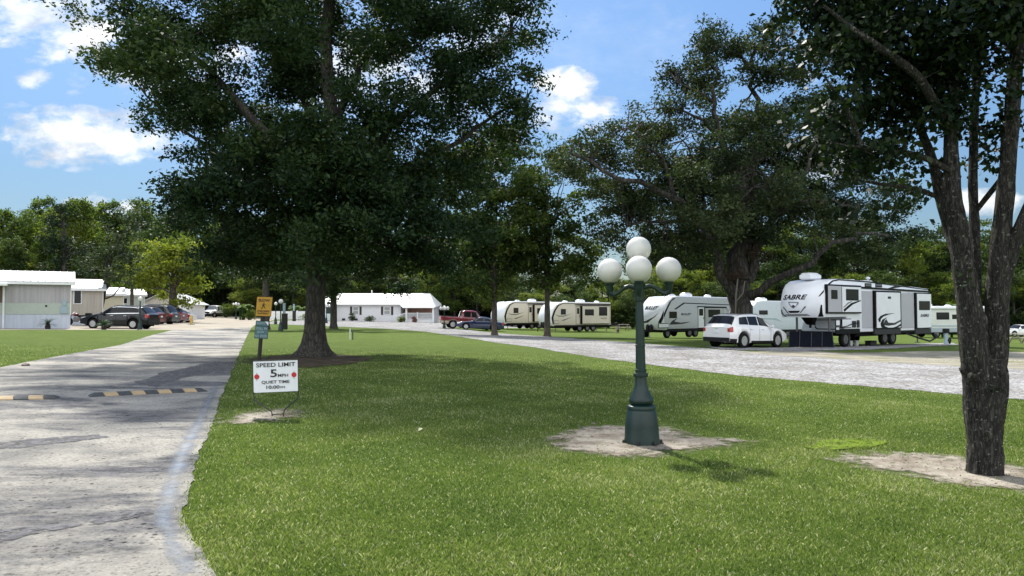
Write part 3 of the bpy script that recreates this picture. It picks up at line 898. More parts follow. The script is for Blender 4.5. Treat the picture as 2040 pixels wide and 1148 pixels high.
# --- the big oak
def big_oak():
    D = 25.3
    base = GX(625, D); base.z -= .05
    root = empty('oak_tree', base)
    tag(root, 'huge dark oak with flared trunk beside the driveway', 'tree')
    rr = random.Random(5)
    pxl = [(272, 22, 85, 55), (195, 22, 36, 20), (340, 90, 108, 72), (295, 170, 75, 56), (300, 225, 50, 35), (420, 20, 120, 80), (430, 165, 125, 95), (400, 275, 80, 65), (470, 270, 110, 90), (560, 60, 150, 110),
           (570, 210, 130, 110), (470, 370, 95, 85), (560, 350, 130, 100), (455, 465, 65, 65), (530, 460, 120, 85), (640, 90, 130, 100), (700, 240, 130, 110), (680, 380, 140, 100),
           (620, 500, 130, 62), (740, 500, 120, 62), (820, 60, 140, 100), (850, 190, 130, 100), (800, 330, 110, 80), (800, 440, 115, 85), (840, 505, 70, 45), (940, 45, 120, 80), (985, 140, 105, 70),
           (970, 245, 95, 58), (1035, 195, 62, 45), (890, 395, 80, 70), (900, 300, 80, 55), (1020, 60, 55, 60), (925, 455, 50, 40), (560, 560, 70, 24), (700, 560, 80, 24), (500, 535, 60, 35),
           (430, 540, 55, 34), (480, 570, 50, 22), (850, 555, 45, 24), (640, 578, 60, 18), (770, 572, 50, 18), (350, -110, 130, 90), (520, -130, 150, 110), (700, -130, 150, 110), (880, -110, 140, 100), (1000, -40, 90, 80), (430, -290, 120, 90), (640, -310, 160, 120), (850, -270, 130, 100), (650, -450, 130, 90)]
    lobes = []
    for i, (x, y, rx, ry) in enumerate(pxl):
        rad = max(.5, math.sqrt(max(0, 8.2 ** 2 - ((x - 635) / 58.7) ** 2)))
        edge = abs(x - 635) / 480
        dd = rr.uniform(-.45, .45) * rad * (1 - .7 * min(1, edge))
        lobes.append(lobe(x, y, rx * .92, ry * .92, D, dd, 1.7))
    for (x, y, dd) in ((640, 340, -4.2), (560, 420, -3.6), (700, 420, -3.8), (640, 470, -3.4), (500, 350, -3.8), (620, 270, -4.6), (800, 420, -3)):
        lobes.append(lobe(x, y, 105, 75, D, dd, 1.3))
    # fill the crown fore and aft of what the picture plane shows
    for i in range(16):
        a = rr.uniform(0, 2 * PI); q = rr.uniform(.55, 1)
        z = rr.uniform(5.0, 14.5)
        rr_ = 7.4 * math.sqrt(max(.1, 1 - ((z - 8.5) / 8.5) ** 2)) * q
        dy = math.cos(a) * rr_; dx = math.sin(a) * rr_ * .8
        lobes.append(((base.x + dx, D + dy, z), (1.5, 1.5, 1.1)))
    C, lid = clumps_in(lobes, 3.1, 21, .2, spray=.42, per=5)
    # keep the foliage off the trunk underside
    keep = (C[:, 2] > 2.75 + .06 * np.abs(C[:, 0] - base.x))
    C, lid = C[keep], lid[keep]
    mb = MB()
    b = Vector(base)
    # trunk with root flare
    prof = [(0, .74), (.10, .62), (.25, .49), (.5, .40), (.9, .355), (1.5, .325), (2.2, .315), (3.0, .32), (3.8, .34)]
    P = []
    n = 40
    rr2 = random.Random(2)
    ph = [rr2.random() * 6.28 for _ in range(4)]
    vs = []; fs = []
    for i, (z, r) in enumerate(prof):
        for k in range(n):
            th = 2 * PI * k / n
            fl = max(0, (1 - z / 1.3)) ** 1.5
            q = r * (1 + fl * (.22 * math.sin(5 * th + ph[0]) + .12 * math.sin(3 * th + ph[1])) + .025 * math.sin(11 * th + ph[2] + z) + .02 * math.sin(7 * th + ph[3] - z * 2))
            vs.append((b.x + q * math.cos(th) + z * .035, b.y + q * math.sin(th), b.z + z))
        if i:
            for k in range(n):
                k2 = (k + 1) % n
                fs.append(((i - 1) * n + k, (i - 1) * n + k2, i * n + k2, i * n + k))
    mb.add(vs, fs)
    starts = []
    top = b + Vector((.13, 0, 3.7))
    lim = [([top, W(650, 330, D), W(655, 200, D), W(660, 60, D - .5), W(655, -150, D), W(650, -350, D)], .36, .06),
           ([top, W(600, 380, D - 1), W(520, 260, D - 1.5), W(430, 150, D - 1), W(330, 70, D - .5), W(230, 10, D)], .24, .03),
           ([top, W(570, 420, D - .5), W(470, 340, D + 1), W(380, 270, D + 1), W(290, 190, D + .6)], .2, .03),
           ([top, W(700, 440, D + .4), W(800, 345, D + .5), W(880, 300, D + .4), W(980, 240, D), W(1050, 195, D)], .22, .03),
           ([top, W(690, 380, D - .5), W(780, 250, D - 1), W(870, 170, D - 1), W(960, 110, D - .5), W(1020, 60, D)], .24, .03),
           ([W(655, 260, D), W(720, 130, D + 1.5), W(800, 30, D + 2), W(860, -120, D + 2)], .18, .04),
           ([W(650, 300, D), W(590, 160, D + 2), W(530, 20, D + 2), W(470, -150, D + 1)], .18, .04),
           ([top, W(680, 420, D + 2), W(690, 330, D + 4), W(700, 250, D + 6)], .2, .04),
           ([top, W(590, 480, D - 1), W(520, 450, D - 2), W(450, 450, D - 2)], .13, .03),
           ([top, W(720, 490, D - 1), W(790, 470, D - 1.5), W(850, 480, D - 1)], .13, .03)]
    for i, (p, r0, r1) in enumerate(lim):
        starts += limb(mb, p, r0, r1, i + 3)
    twigs(mb, C, lid, starts, .026, .35, 3, longest=1.5)
    trunk_build(root, mb, M['oak_bark'])
    g = np.random.default_rng(8)
    lt = g.uniform(.1, .75, len(lobes))
    crown_obj(root, C, .25, 118, .138, .07, M['oak_leaf'], 31, tint_c=np.clip(lt[lid] + g.normal(0, .12, len(C)), 0, .9))
big_oak()

# --- the live oak behind the trailers
def live_oak():
    D = 46.0
    base = GX(1475, D); base.z -= .05
    root = empty('live_oak_tree', base)
    tag(root, 'spreading old live oak with bare crooked limbs behind the white trailers', 'tree')
    rr = random.Random(15)
    mb = MB()
    w = lambda x, y, d=0.0: W(x, y, D + d)
    s = F / D
    r = lambda p: p / s
    starts = []
    lim = [([Vector(base), w(1478, 640), w(1474, 590), w(1472, 545)], r(29), r(22)),
           ([w(1474, 560), w(1478, 470, .3), w(1476, 400, .5), w(1470, 335, .3)], r(24), r(15)),
           ([w(1470, 345), w(1432, 275, -.5), w(1424, 205, -.8), w(1428, 150, -.8), w(1410, 105, -.5)], r(10), r(3)),
           ([w(1430, 272), w(1395, 235, -1), w(1360, 218, -1), w(1330, 215, -1)], r(6), r(2)),
           ([w(1425, 205), w(1385, 180, -1), w(1350, 165, -.5)], r(5), r(1.5)),
           ([w(1472, 340), w(1505, 290, .5), w(1512, 220, 1), w(1500, 150, 1), w(1480, 118, 1)], r(11), r(4)),
           ([w(1488, 130, 1), w(1520, 85, 1), w(1535, 55, .8), w(1560, 45, .5)], r(5), r(1.5)),
           ([w(1508, 170, 1), w(1450, 250, 1.5)], r(3), r(2)),
           ([w(1474, 600), w(1440, 545, -.6), w(1404, 455, -1.2), w(1345, 400, -1.8), w(1280, 362, -2.2), w(1205, 345, -2.5), w(1135, 305, -2.5)], r(16), r(3)),
           ([w(1400, 450, -1.2), w(1340, 440, -.5), w(1270, 445, 0), w(1230, 465, .5)], r(7), r(1.5)),
           ([w(1345, 400, -1.8), w(1330, 340, -2), w(1290, 290, -2), w(1250, 255, -2)], r(7), r(2)),
           ([w(1425, 500, -1), w(1400, 400, 1), w(1385, 330, 1.5), w(1360, 280, 2)], r(9), r(2)),
           ([w(1490, 560), w(1522, 470, -.8), w(1562, 400, -1.5), w(1612, 338, -2), w(1645, 255, -2)], r(15), r(3)),
           ([w(1545, 430, -1.2), w(1600, 405, -2), w(1660, 400, -2.5), w(1710, 420, -2.5)], r(8), r(2)),
           ([w(1492, 590), w(1580, 535, -2), w(1655, 492, -3), w(1718, 465, -3.4), w(1770, 470, -3.4)], r(12), r(2.5)),
           ([w(1480, 420), w(1520, 370, 2), w(1570, 310, 4), w(1600, 250, 5)], r(9), r(2)),
           ([w(1475, 450), w(1450, 400, 3), w(1420, 350, 5), w(1380, 320, 6)], r(9), r(2)),
           ([w(1478, 480), w(1490, 420, -3), w(1500, 360, -5), w(1510, 320, -6)], r(8), r(2))]
    for i, (p, a, b) in enumerate(lim):
        starts += limb(mb, p, a * (.78 if i > 1 else 1), b * .8, i + 40, 9, .2)
    pxl = [(1150, 315, 52, 36), (1195, 285, 58, 40), (1250, 262, 60, 40), (1305, 262, 55, 40), (1195, 355, 55, 36), (1265, 335, 65, 48), (1335, 320, 60, 45), (1235, 405, 60, 45), (1310, 400, 60, 40),
           (1300, 455, 60, 38), (1230, 455, 45, 32), (1395, 95, 44, 34), (1350, 165, 42, 34), (1325, 215, 40, 22), (1385, 140, 42, 28), (1445, 95, 42, 34), (1420, 70, 34, 22), (1480, 105, 34, 28), (1535, 55, 44, 26), (1560, 95, 38, 28),
           (1530, 110, 30, 22), (1500, 165, 44, 34), (1565, 165, 44, 34), (1580, 215, 46, 40), (1420, 190, 46, 28), (1385, 225, 40, 24), (1460, 245, 48, 34), (1535, 255, 52, 42), (1600, 275, 46, 46), (1400, 275, 44, 26), (1380, 360, 60, 46),
           (1445, 350, 55, 50), (1520, 340, 55, 46), (1595, 345, 55, 46), (1655, 320, 46, 46), (1430, 430, 48, 46), (1545, 440, 55, 46), (1620, 430, 55, 46), (1690, 415, 58, 44), (1750, 450, 55, 40), (1690, 490, 55, 34), (1760, 505, 55, 30),
           (1385, 500, 44, 34), (1820, 470, 44, 34), (1480, 300, 45, 34), (1610, 130, 40, 36), (1630, 200, 42, 38), (1650, 265, 44, 40), (1700, 340, 50, 36), (1760, 390, 50, 34), (1440, 390, 60, 40), (1500, 400, 55, 40), (1380, 420, 55, 40), (1560, 390, 60, 40), (1340, 360, 60, 40), (1640, 380, 55, 40), (1470, 460, 50, 40), (1410, 340, 50, 40), (1560, 300, 50, 40), (1290, 400, 50, 34), (1660, 450, 55, 34), (1260, 380, 50, 34), (1350, 470, 45, 34)]
    lobes = []
    for i, (x, y, rx, ry) in enumerate(pxl):
        up = max(0, (y - 100) / 400)
        dd = rr.uniform(-.45, 1) * (1.2 + 4.6 * min(1, up))
        lobes.append(lobe(x, y, rx, ry, D, dd, 1.4))
    for i in range(12):
        a = rr.uniform(0, 2 * PI); q = rr.uniform(4, 8)
        lobes.append(((base.x + q * math.sin(a) * .7, D + q * math.cos(a), rr.uniform(5, 12)), (1.7, 1.6, 1.0)))
    C, lid = clumps_in(lobes, 3.2, 22, .15, spray=.55, per=5)
    twigs(mb, C, lid, starts, .045, .6, 9)
    trunk_build(root, mb, M['live_bark'])
    # pale dead vine hanging down the trunk and brown fern tufts in the forks
    v = MB(); b = root.location
    vp = [w(1470, 555, -1.35), w(1466, 590, -1.35), w(1465, 640, -1.35), w(1467, 672, -1.3)]
    v.tube(vp, .045, 6); v.tube([w(1467, 600, -1.35), w(1480, 585, -1.35), w(1484, 560, -1.3)], .035, 6)
    v.v = [(p[0] - b.x, p[1] - b.y, p[2] - b.z) for p in v.v]
    v.build('vine', mat('vine_bark', (.16, .14, .12), .9), root)
    crown_obj(root, np.array([w(1475, 548, -1.2), w(1500, 500, -1.0), w(1455, 552, -1.0), w(1512, 508, -1)]), .3, 150, .22, .05, mat('dry_fern', (.05, .03, .018), .9), 77, name='dry_fern')['kind'] = 'stuff'
    g = np.random.default_rng(9)
    lt = g.uniform(.15, .8, len(lobes))
    crown_obj(root, C, .29, 66, .205, .095, M['live_oak_leaf'], 33, tint_c=np.clip(lt[lid] + g.normal(0, .12, len(C)), 0, .95), droop=.1)
live_oak()

# --- the forked tree on the right
def pear_tree():
    D = 7.75
    base = GX(1962, D); base.z -= .04
    root = empty('pear_tree', base)
    tag(root, 'near tree with forked rough dark trunk standing in bare sand', 'tree')
    s = F / D; mb = MB()
    w = lambda x, y, d=0.0: W(x, y, D + d)
    def stem(pts, rads, seed, n=26, ridges=9):
        # dense rings so that the bark ridges are modelled
        rads = [q * .80 for q in rads]
        P = []; Rr = []
        for i in range(len(pts) - 1):
            a, b = Vector(pts[i]), Vector(pts[i + 1])
            k = max(2, int((b - a).length / .055))
            for j in range(k):
                t = j / k; P.append(a.lerp(b, t)); Rr.append((rads[i] + (rads[i + 1] - rads[i]) * t) / s)
        P.append(Vector(pts[-1])); Rr.append(rads[-1] / s)
        # smooth the path
        for _ in range(6):
            P = [P[0]] + [(P[i - 1] + P[i] * 2 + P[i + 1]) / 4 for i in range(1, len(P) - 1)] + [P[-1]]
        mb.tube(P, Rr, n, wob=.055, ridges=ridges, seed=seed)
        return P
    st = []
    st += stem([w(1962, 955), w(1962, 930), w(1961, 880), w(1961, 820), w(1963, 760), w(1962, 715)], [40, 38, 38, 43, 49, 42], 1, 40, 13)
    st += stem([w(1958, 800), w(1944, 730, -.05), w(1938, 660, -.05), w(1926, 580), w(1912, 480), w(1900, 400), w(1893, 300, .05), w(1900, 200, .1), w(1908, 80, .1), w(1915, -120, .2)], [32, 33, 30, 26, 22, 19, 16.5, 14, 12, 8], 2, 30, 10)
    st += stem([w(1972, 800), w(1982, 730, .05), w(1985, 640, .05), w(1990, 540), w(1998, 440), w(2008, 330), w(2018, 200), w(2030, 60), w(2045, -150)], [26, 28, 27, 25, 21, 18, 17, 15, 9], 3, 28, 9)
    st += stem([w(1988, 610, .02), w(2005, 540, -.03), w(2030, 460, -.1), w(2065, 380, -.2), w(2110, 250, -.3)], [15, 16, 15, 13, 8], 4, 22, 7)
    st += stem([w(1920, 545, .05), w(1898, 470, .2), w(1872, 390, .3), w(1862, 330, .35), w(1835, 260, .4), w(1790, 150, .5)], [17, 17, 14, 12, 10, 5], 5, 20, 7)
    st += stem([w(1945, 590, .15), w(1943, 480, .3), w(1938, 380, .35), w(1940, 260, .4), w(1948, 120, .4), w(1955, -60, .4)], [12, 12, 11, 10, 8, 4], 6, 16, 6)
    st += stem([w(1890, 340), w(1850, 316, -.1), w(1790, 300, -.2), w(1720, 296, -.3), w(1660, 285, -.3)], [8, 7.5, 6.5, 4.5, 2], 7, 14, 5)
    st += stem([w(1868, 392, .3), w(1820, 375, .2), w(1760, 368, .1), w(1700, 358, 0)], [7, 6, 4, 2], 8, 12, 5)
    st += stem([w(1895, 260), w(1830, 150, -.3), w(1760, 100, -.4), w(1700, 60, -.4), w(1640, 10, -.4)], [11, 10, 9, 6, 3], 9, 14, 5)
    st += stem([w(1715, 290, -.3), w(1700, 240, -.35), w(1670, 190, -.4), w(1640, 150, -.4)], [5, 5, 4, 2], 10, 10, 5)
    st += stem([w(1941, 425, .33), w(1965, 392, .25), w(1990, 365, .12), w(2008, 340, .0)], [6, 7, 7, 7], 11, 10, 5)
    # burls and the broken collar at the fork
    for (x, y, d, rr_) in ((1984, 742, -.12, 15), (1922, 738, -.03, 10), (1938, 750, -.14, 9)):
        m2 = MB(); c = w(x, y, d)
        m2.sphere((0, 0, 0), rr_ / s, 12, 8)
        g = random.Random(int(x)); m2.v = [tuple(Vector(p) * g.uniform(.85, 1.15) + c) for p in m2.v]
        mb.add(m2.v, m2.f)
    rr = random.Random(6)
    pxl = [(1625, 20, 55, 36), (1690, 55, 60, 52), (1765, 40, 80, 60), (1850, 50, 80, 66), (1935, 35, 60, 60), (1645, 110, 44, 42), (1705, 140, 62, 52), (1790, 135, 76, 60), (1875, 150, 62, 66), (1950, 130, 40, 62),
           (1650, 205, 42, 42), (1720, 225, 62, 46), (1800, 230, 66, 50), (1870, 245, 36, 50), (1665, 275, 38, 32), (1725, 320, 50, 30), (1800, 300, 46, 32), (1690, 325, 34, 30), (1850, 190, 50, 40), (1985, 160, 20, 60), (1590, -10, 40, 20),
           (1965, 240, 30, 34), (1850, 345, 24, 26), (2030, 240, 14, 30), (1760, 395, 40, 14), (1960, 330, 16, 24)]
    lobes = []
    for (x, y, rx, ry) in pxl:
        lobes.append(lobe(x, y, rx, ry, D, rr.uniform(-.55, .75), .42))
    # the crown above the frame
    for i in range(34):
        a = rr.uniform(0, 2 * PI); z = rr.uniform(4.7, 8.2); q = rr.uniform(.2, 1) * 1.75 * math.sqrt(max(.1, 1 - ((z - 5.3) / 3.2) ** 2))
        lobes.append(((base.x + q * math.cos(a) - .15, D + q * math.sin(a) + .2, z), (.5, .5, .42)))
    C, lid = clumps_in(lobes, 260, 23, .1, spray=.13, per=6)
    keep = C[:, 1] > 6.2
    C, lid = C[keep], lid[keep]
    twigs(mb, C, lid, st, .007, .16, 12, longest=.45)
    trunk_build(root, mb, M['pear_bark'])
    g = np.random.default_rng(19)
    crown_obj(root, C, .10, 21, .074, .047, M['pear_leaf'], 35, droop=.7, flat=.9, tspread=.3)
    # small shoots on the trunk
    crown_obj(root, np.array([w(1972, 775, -.3), w(1915, 545, -.15), w(1925, 570, -.1)]), .05, 14, .05, .03, M['pear_leaf'], 36, name='shoot')['kind'] = 'stuff'
pear_tree()

# --- mid distance trees with their own trunks
def mid_tree(name, label, px, D, base_px_r, pxl, leafm, bark, seed, per=.9, ne=40, ll=.3, lw=.14, lean=(0, 0), forks=None, sig=.5, group=None, twf=.5):
    base = GX(px, D); base.z -= .05
    root = empty(name, base); tag(root, label, 'tree', group)
    s = F / D; mb = MB(); rr = random.Random(seed)
    lobes = []
    xs = [p[0] for p in pxl]; half = (max(xs) - min(xs)) / 2 / s + 1
    for (x, y, rx, ry) in pxl:
        lobes.append(lobe(x, y, rx, ry, D, rr.uniform(-.5, .5) * half, (rx + ry) / 2.2 / s))
    ytop = min(p[1] for p in pxl) + 20; ylow = max(p[1] for p in pxl)
    r0 = base_px_r / s
    fk = W(px + lean[0] * .4, ylow, D)
    top = W(px + lean[0], ytop, D)
    b = Vector(base)
    starts = []
    mb.tube([b, b + Vector((0, 0, .15)), b + Vector((0, 0, .5)), b.lerp(fk, .5), fk], [r0 * 1.7, r0 * 1.35, r0 * 1.08, r0, r0 * .85], 14, wob=.07, seed=seed)
    starts += limb(mb, [fk, fk.lerp(top, .5) + Vector((rr.gauss(0, .3), rr.gauss(0, .3), 0)), top], r0 * .85, r0 * .12, seed + 1)
    for k, (c, r) in enumerate(lobes):
        t = rr.uniform(0, .6)
        a = fk.lerp(top, t); c = Vector(c)
        if c.z < a.z: a = fk
        m = a.lerp(c, .55) + Vector((0, 0, .3))
        starts += limb(mb, [a, m, c], r0 * .32, r0 * .07, seed + 5 + k, 6)
    if forks:
        for f in forks: starts += limb(mb, [W(x, y, D) for (x, y) in f[0]], f[1] / s, f[1] / s * .4, seed + 90, 8)
    C, lid = clumps_in(lobes, per, seed + 2, .2, spray=.5, per=5)
    twigs(mb, C, lid, starts, r0 * .06 + .008, twf, seed)
    trunk_build(root, mb, bark)
    g = np.random.default_rng(seed)
    lt = g.uniform(.1, .8, len(lobes))
    crown_obj(root, C, sig * .75, ne, ll, lw, leafm, seed + 4, tint_c=np.clip(lt[lid] + g.normal(0, .12, len(C)), 0, .95))
    return root
mid_tree('ash_tree', 'leafy green tree just left of the beige trailers, trunk on the gravel edge', 985, 56, 5.5,
         [(985, 570, 58, 22), (925, 548, 50, 34), (1045, 548, 50, 34), (895, 510, 46, 40), (960, 515, 62, 44), (1030, 505, 58, 44), (910, 450, 56, 44), (985, 450, 62, 48), (1048, 440, 48, 44), (930, 385, 58, 44), (1005, 380, 58, 48), (950, 320, 50, 40), (1015, 318, 46, 40), (1000, 270, 40, 32), (930, 300, 40, 34), (1050, 370, 36, 36)],
         M['ash_leaf'], M['plain_bark'], 101, 1.6, 70)
mid_tree('ash_tree', 'thin airy tree rising in front of the beige trailer with trunk centred on it', 1090, 57, 5.5,
         [(1090, 566, 56, 22), (1050, 540, 44, 32), (1145, 545, 54, 30), (1190, 552, 38, 24), (1095, 515, 54, 36), (1150, 510, 44, 30), (1050, 480, 40, 34), (1110, 440, 46, 36), (1070, 340, 36, 30), (1060, 410, 34, 34), (1070, 470, 34, 30), (1120, 470, 34, 30), (1160, 485, 30, 22), (1080, 410, 34, 32), (1125, 415, 34, 30), (1095, 350, 32, 32), (1130, 340, 30, 32), (1090, 295, 30, 28), (1140, 290, 28, 24), (1160, 440, 26, 20), (1175, 395, 22, 18)],
         M['ash_leaf'], M['plain_bark'], 121, 1.7, 62, sig=.42, twf=.7)
mid_tree('oak_tree', 'smaller oak with flared trunk in front of the white house roof', 665, 62, 6.5,
         [(665, 560, 70, 30), (600, 555, 55, 26), (740, 560, 55, 22), (800, 555, 50, 24), (640, 510, 70, 30), (720, 510, 70, 30), (665, 450, 80, 50)],
         M['oak_leaf'], M['oak_bark'], 141, 1.0, 55)
mid_tree('oak_tree', 'dark tree hidden behind the yellow slow sign', 530, 57, 7,
         [(530, 555, 50, 28), (480, 545, 40, 24), (590, 550, 40, 24), (500, 500, 50, 30), (560, 500, 50, 30), (450, 520, 30, 30), (530, 440, 60, 40)],
         M['oak_leaf'], M['oak_bark'], 161, 1.0, 55)
mid_tree('yellow_green_tree', 'round bright yellow green tree over the parked cars', 345, 80, 8,
         [(345, 585, 52, 16), (295, 575, 28, 22), (395, 575, 28, 20), (300, 535, 34, 30), (345, 540, 44, 34), (395, 535, 32, 30), (315, 500, 34, 24), (370, 500, 36, 22), (345, 490, 30, 14), (410, 510, 16, 16)],
         M['yellow_leaf'], M['plain_bark'], 181, 1.1, 60, ll=.32, lw=.19)
mid_tree('slender_tree', 'slim grey green tree with leaning dark trunk between the mobile homes', 196, 64, 4.5,
         [(205, 555, 28, 24), (240, 545, 32, 28), (190, 515, 22, 26), (225, 500, 34, 30), (255, 505, 26, 30), (215, 460, 30, 24), (245, 460, 30, 26), (270, 535, 20, 24)],
         M['live_oak_leaf'], M['live_bark'], 201, 1.1, 48, lean=(40, 0), forks=[([(198, 612), (206, 590), (218, 565)], 3.5), ([(200, 600), (225, 590), (240, 570)], 2)])
mid_tree('crape_myrtle_tree', 'small tree with pale thin trunk before the mint mobile home', 263, 84, 3.5,
         [(255, 560, 26, 22), (275, 545, 24, 28), (262, 510, 26, 28), (275, 480, 22, 24)], M['wood_leaf'], M['plain_bark'], 221, 1.1, 48)
mid_tree('cypress_tree', 'dark narrow evergreen rising behind the nearest mobile home', 128, 72, 6,
         [(128, 560, 40, 22), (128, 530, 44, 24), (125, 500, 42, 26), (128, 470, 36, 26), (124, 440, 28, 24), (122, 415, 18, 18), (100, 545, 26, 24), (158, 545, 22, 26), (155, 505, 18, 24)],
         M['conifer_leaf'], M['live_bark'], 241, 1.4, 60, ll=.34, lw=.10, sig=.4)

# --- the wood beyond: four kinds, each tree its own object
def proto(kind, seed):
    """unit tree, 1 m tall, crown radius about .3"""
    rr = random.Random(seed); g = np.random.default_rng(seed)
    lobes = []
    if kind == 'round':
        for i in range(26):
            z = rr.uniform(.22, .9); q = .30 * math.sqrt(max(.05, 1 - ((z - .55) / .42) ** 2)) * rr.uniform(.35, 1); a = rr.uniform(0, 6.28)
            r = rr.uniform(.07, .13); lobes.append(((q * math.cos(a), q * math.sin(a), z), (r, r, r * .75)))
    elif kind == 'tall':
        for i in range(26):
            z = rr.uniform(.12, .95); q = .2 * (1.05 - z) ** .55 * rr.uniform(.3, 1); a = rr.uniform(0, 6.28)
            r = rr.uniform(.05, .10); lobes.append(((q * math.cos(a), q * math.sin(a), z), (r, r, r * .9)))
    else:
        for i in range(20):
            z = rr.uniform(.05, .9); q = .34 * math.sqrt(max(.05, 1 - ((z - .4) / .6) ** 2)) * rr.uniform(.2, 1); a = rr.uniform(0, 6.28)
            r = rr.uniform(.08, .15); lobes.append(((q * math.cos(a), q * math.sin(a), z), (r, r, r * .8)))
    C, lid = clumps_in(lobes, 5200 if kind != 'tall' else 8000, seed, .25)
    lt = g.uniform(.05, .85, len(lobes))
    V, t = leaves(C, .022, 34, .019, .011, seed + 1, tint_c=np.clip(lt[lid] + g.normal(0, .1, len(C)), 0, 1))
    mb = MB()
    mb.tube([(0, 0, -.02), (0.004, 0, .2), (-.004, .006, .5), (.005, 0, .85)], [.02, .015, .011, .003], 8)
    for i, (c, r) in enumerate(lobes):
        z0 = min(.7, max(.12, c[2] - .15))
        mb.tube([(0, 0, z0), (c[0] * .5, c[1] * .5, z0 + .05), c], [.006, .004, .002], 5, cap=False)
    return V, t, mb
PROTO = {}
for nm, kind, seed, lm in (('round_a', 'round', 301, 'wood_leaf'), ('round_b', 'round', 305, 'wood_leaf_dark'), ('tall_a', 'tall', 311, 'wood_leaf'), ('tall_b', 'tall', 315, 'wood_leaf_dark'), ('low_a', 'low', 321, 'wood_leaf'), ('low_b', 'low', 325, 'wood_leaf_dark'), ('round_c', 'round', 331, 'wood_leaf'), ('round_d', 'round', 335, 'wood_leaf_dark')):
    V, t, mb = proto(kind, seed)
    co = quads('crown', V, t, M[lm]); to = mb.build('trunk', M['live_bark'])
    PROTO[nm] = (co.data, to.data)
    bpy.data.objects.remove(co); bpy.data.objects.remove(to)
WOOD = {'round_a': ('woodland_tree', 'mid green broadleaf tree in the wood behind the park', 'broadleaf trees in the wood'),
        'round_c': ('woodland_tree', 'mid green broadleaf tree in the wood behind the park', 'broadleaf trees in the wood'),
        'round_b': ('woodland_tree', 'dark green broadleaf tree in the wood behind the park', 'dark broadleaf trees in the wood'),
        'round_d': ('woodland_tree', 'dark green broadleaf tree in the wood behind the park', 'dark broadleaf trees in the wood'),
        'tall_a': ('tall_woodland_tree', 'tall narrow sunlit green tree in the wood beyond', 'tall narrow trees in the wood'),
        'tall_b': ('tall_woodland_tree', 'tall narrow dark green tree in the wood beyond', 'tall dark trees in the wood'),
        'low_a': ('undergrowth_tree', 'low bushy sunlit green tree at the edge of the wood', 'bushy trees at the wood edge'),
        'low_b': ('undergrowth_tree', 'low bushy dark tree filling the edge of the wood', 'dark bushy trees at the wood edge')}
def plant(nm, px, D, topy, wide=1.0, seed=0):
    rr = random.Random(seed * 7 + int(px))
    b = GX(px, D)
    h = W(px, topy, D).z - b.z
    name, label, group = WOOD[nm]
    root = empty(name, b, rr.uniform(0, 6.28)); tag(root, label, 'tree', group)
    root.scale = (h * wide, h * wide, h)
    for part, me in zip(('crown', 'trunk'), PROTO[nm]):
        o = bpy.data.objects.new(part, me); COL.objects.link(o); o.parent = root
    return root
wr = random.Random(77)
# left of the driveway
for i, (px, top) in enumerate([(-60, 405), (10, 412), (45, 420), (75, 398), (100, 405), (150, 402), (165, 392), (205, 405), (190, 430), (245, 412), (290, 402), (330, 408), (370, 412), (405, 425), (440, 430), (470, 440), (30, 470), (80, 480), (-20, 470), (300, 450), (390, 460), (420, 480)]):
    plant(['tall_a', 'round_a', 'tall_b', 'tall_a', 'round_c', 'round_b', 'round_a'][i % 7], px, (wr.uniform(112, 150) if px < 350 else wr.uniform(146, 158)) if top < 440 or px > 350 else wr.uniform(95, 108), top, wr.uniform(.8, 1.1) if top < 440 else 1.1, i)
# dark edge at the end of the yard
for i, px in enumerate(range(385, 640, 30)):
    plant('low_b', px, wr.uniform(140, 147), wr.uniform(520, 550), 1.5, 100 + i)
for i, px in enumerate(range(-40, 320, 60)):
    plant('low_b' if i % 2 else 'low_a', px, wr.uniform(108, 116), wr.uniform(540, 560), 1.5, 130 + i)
# behind the white house
for i, px in enumerate(range(480, 1010, 34)):
    plant(['round_b', 'round_a', 'round_d', 'tall_b', 'round_c'][i % 5], px, wr.uniform(122, 150), wr.uniform(415, 500), 1.05, 200 + i)
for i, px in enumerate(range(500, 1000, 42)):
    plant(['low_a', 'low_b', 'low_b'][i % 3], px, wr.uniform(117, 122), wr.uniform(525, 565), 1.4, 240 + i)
for i, (px, top) in enumerate([(850, 500), (905, 505), (950, 520), (1000, 530)]):
    plant(['round_a', 'round_c'][i % 2], px, 112 + i, top, 1.2, 260 + i)
# behind the beige trailers: lower, the sky shows above
for i, px in enumerate(range(985, 1560, 36)):
    plant(['round_b', 'low_b', 'round_d', 'low_a'][i % 4], px, wr.uniform(108, 125), wr.uniform(515, 560) if px < 1290 else wr.uniform(425, 475), 1.35, 300 + i)
for i, px in enumerate(range(1020, 1560, 48)):
    plant(['low_b', 'low_a', 'low_b'][i % 3], px, wr.uniform(102, 106), wr.uniform(560, 585) if px < 1290 else wr.uniform(520, 560), 1.5, 340 + i)
# right side
for i, px in enumerate(range(1540, 2300, 34)):
    plant(['round_d', 'round_a', 'round_b', 'tall_b', 'round_c', 'round_b'][i % 6], px, wr.uniform(106, 126), wr.uniform(425, 475), 1.0, 400 + i)
for i, px in enumerate(range(1560, 2300, 46)):
    plant(['low_b', 'low_b', 'low_b', 'low_a'][i % 4], px, wr.uniform(100, 104), wr.uniform(525, 565), 1.4, 450 + i)
# ------------------------------------------------------------------ lamp posts
def globe(name, c, r, root, mt=None):
    m = MB(); m.sphere((0, 0, 0), r, 28, 18)
    m.v = [(p[0] + c[0], p[1] + c[1], p[2] + c[2]) for p in m.v]
    return m.build(name, mt or M['globe'], root, smooth=80)

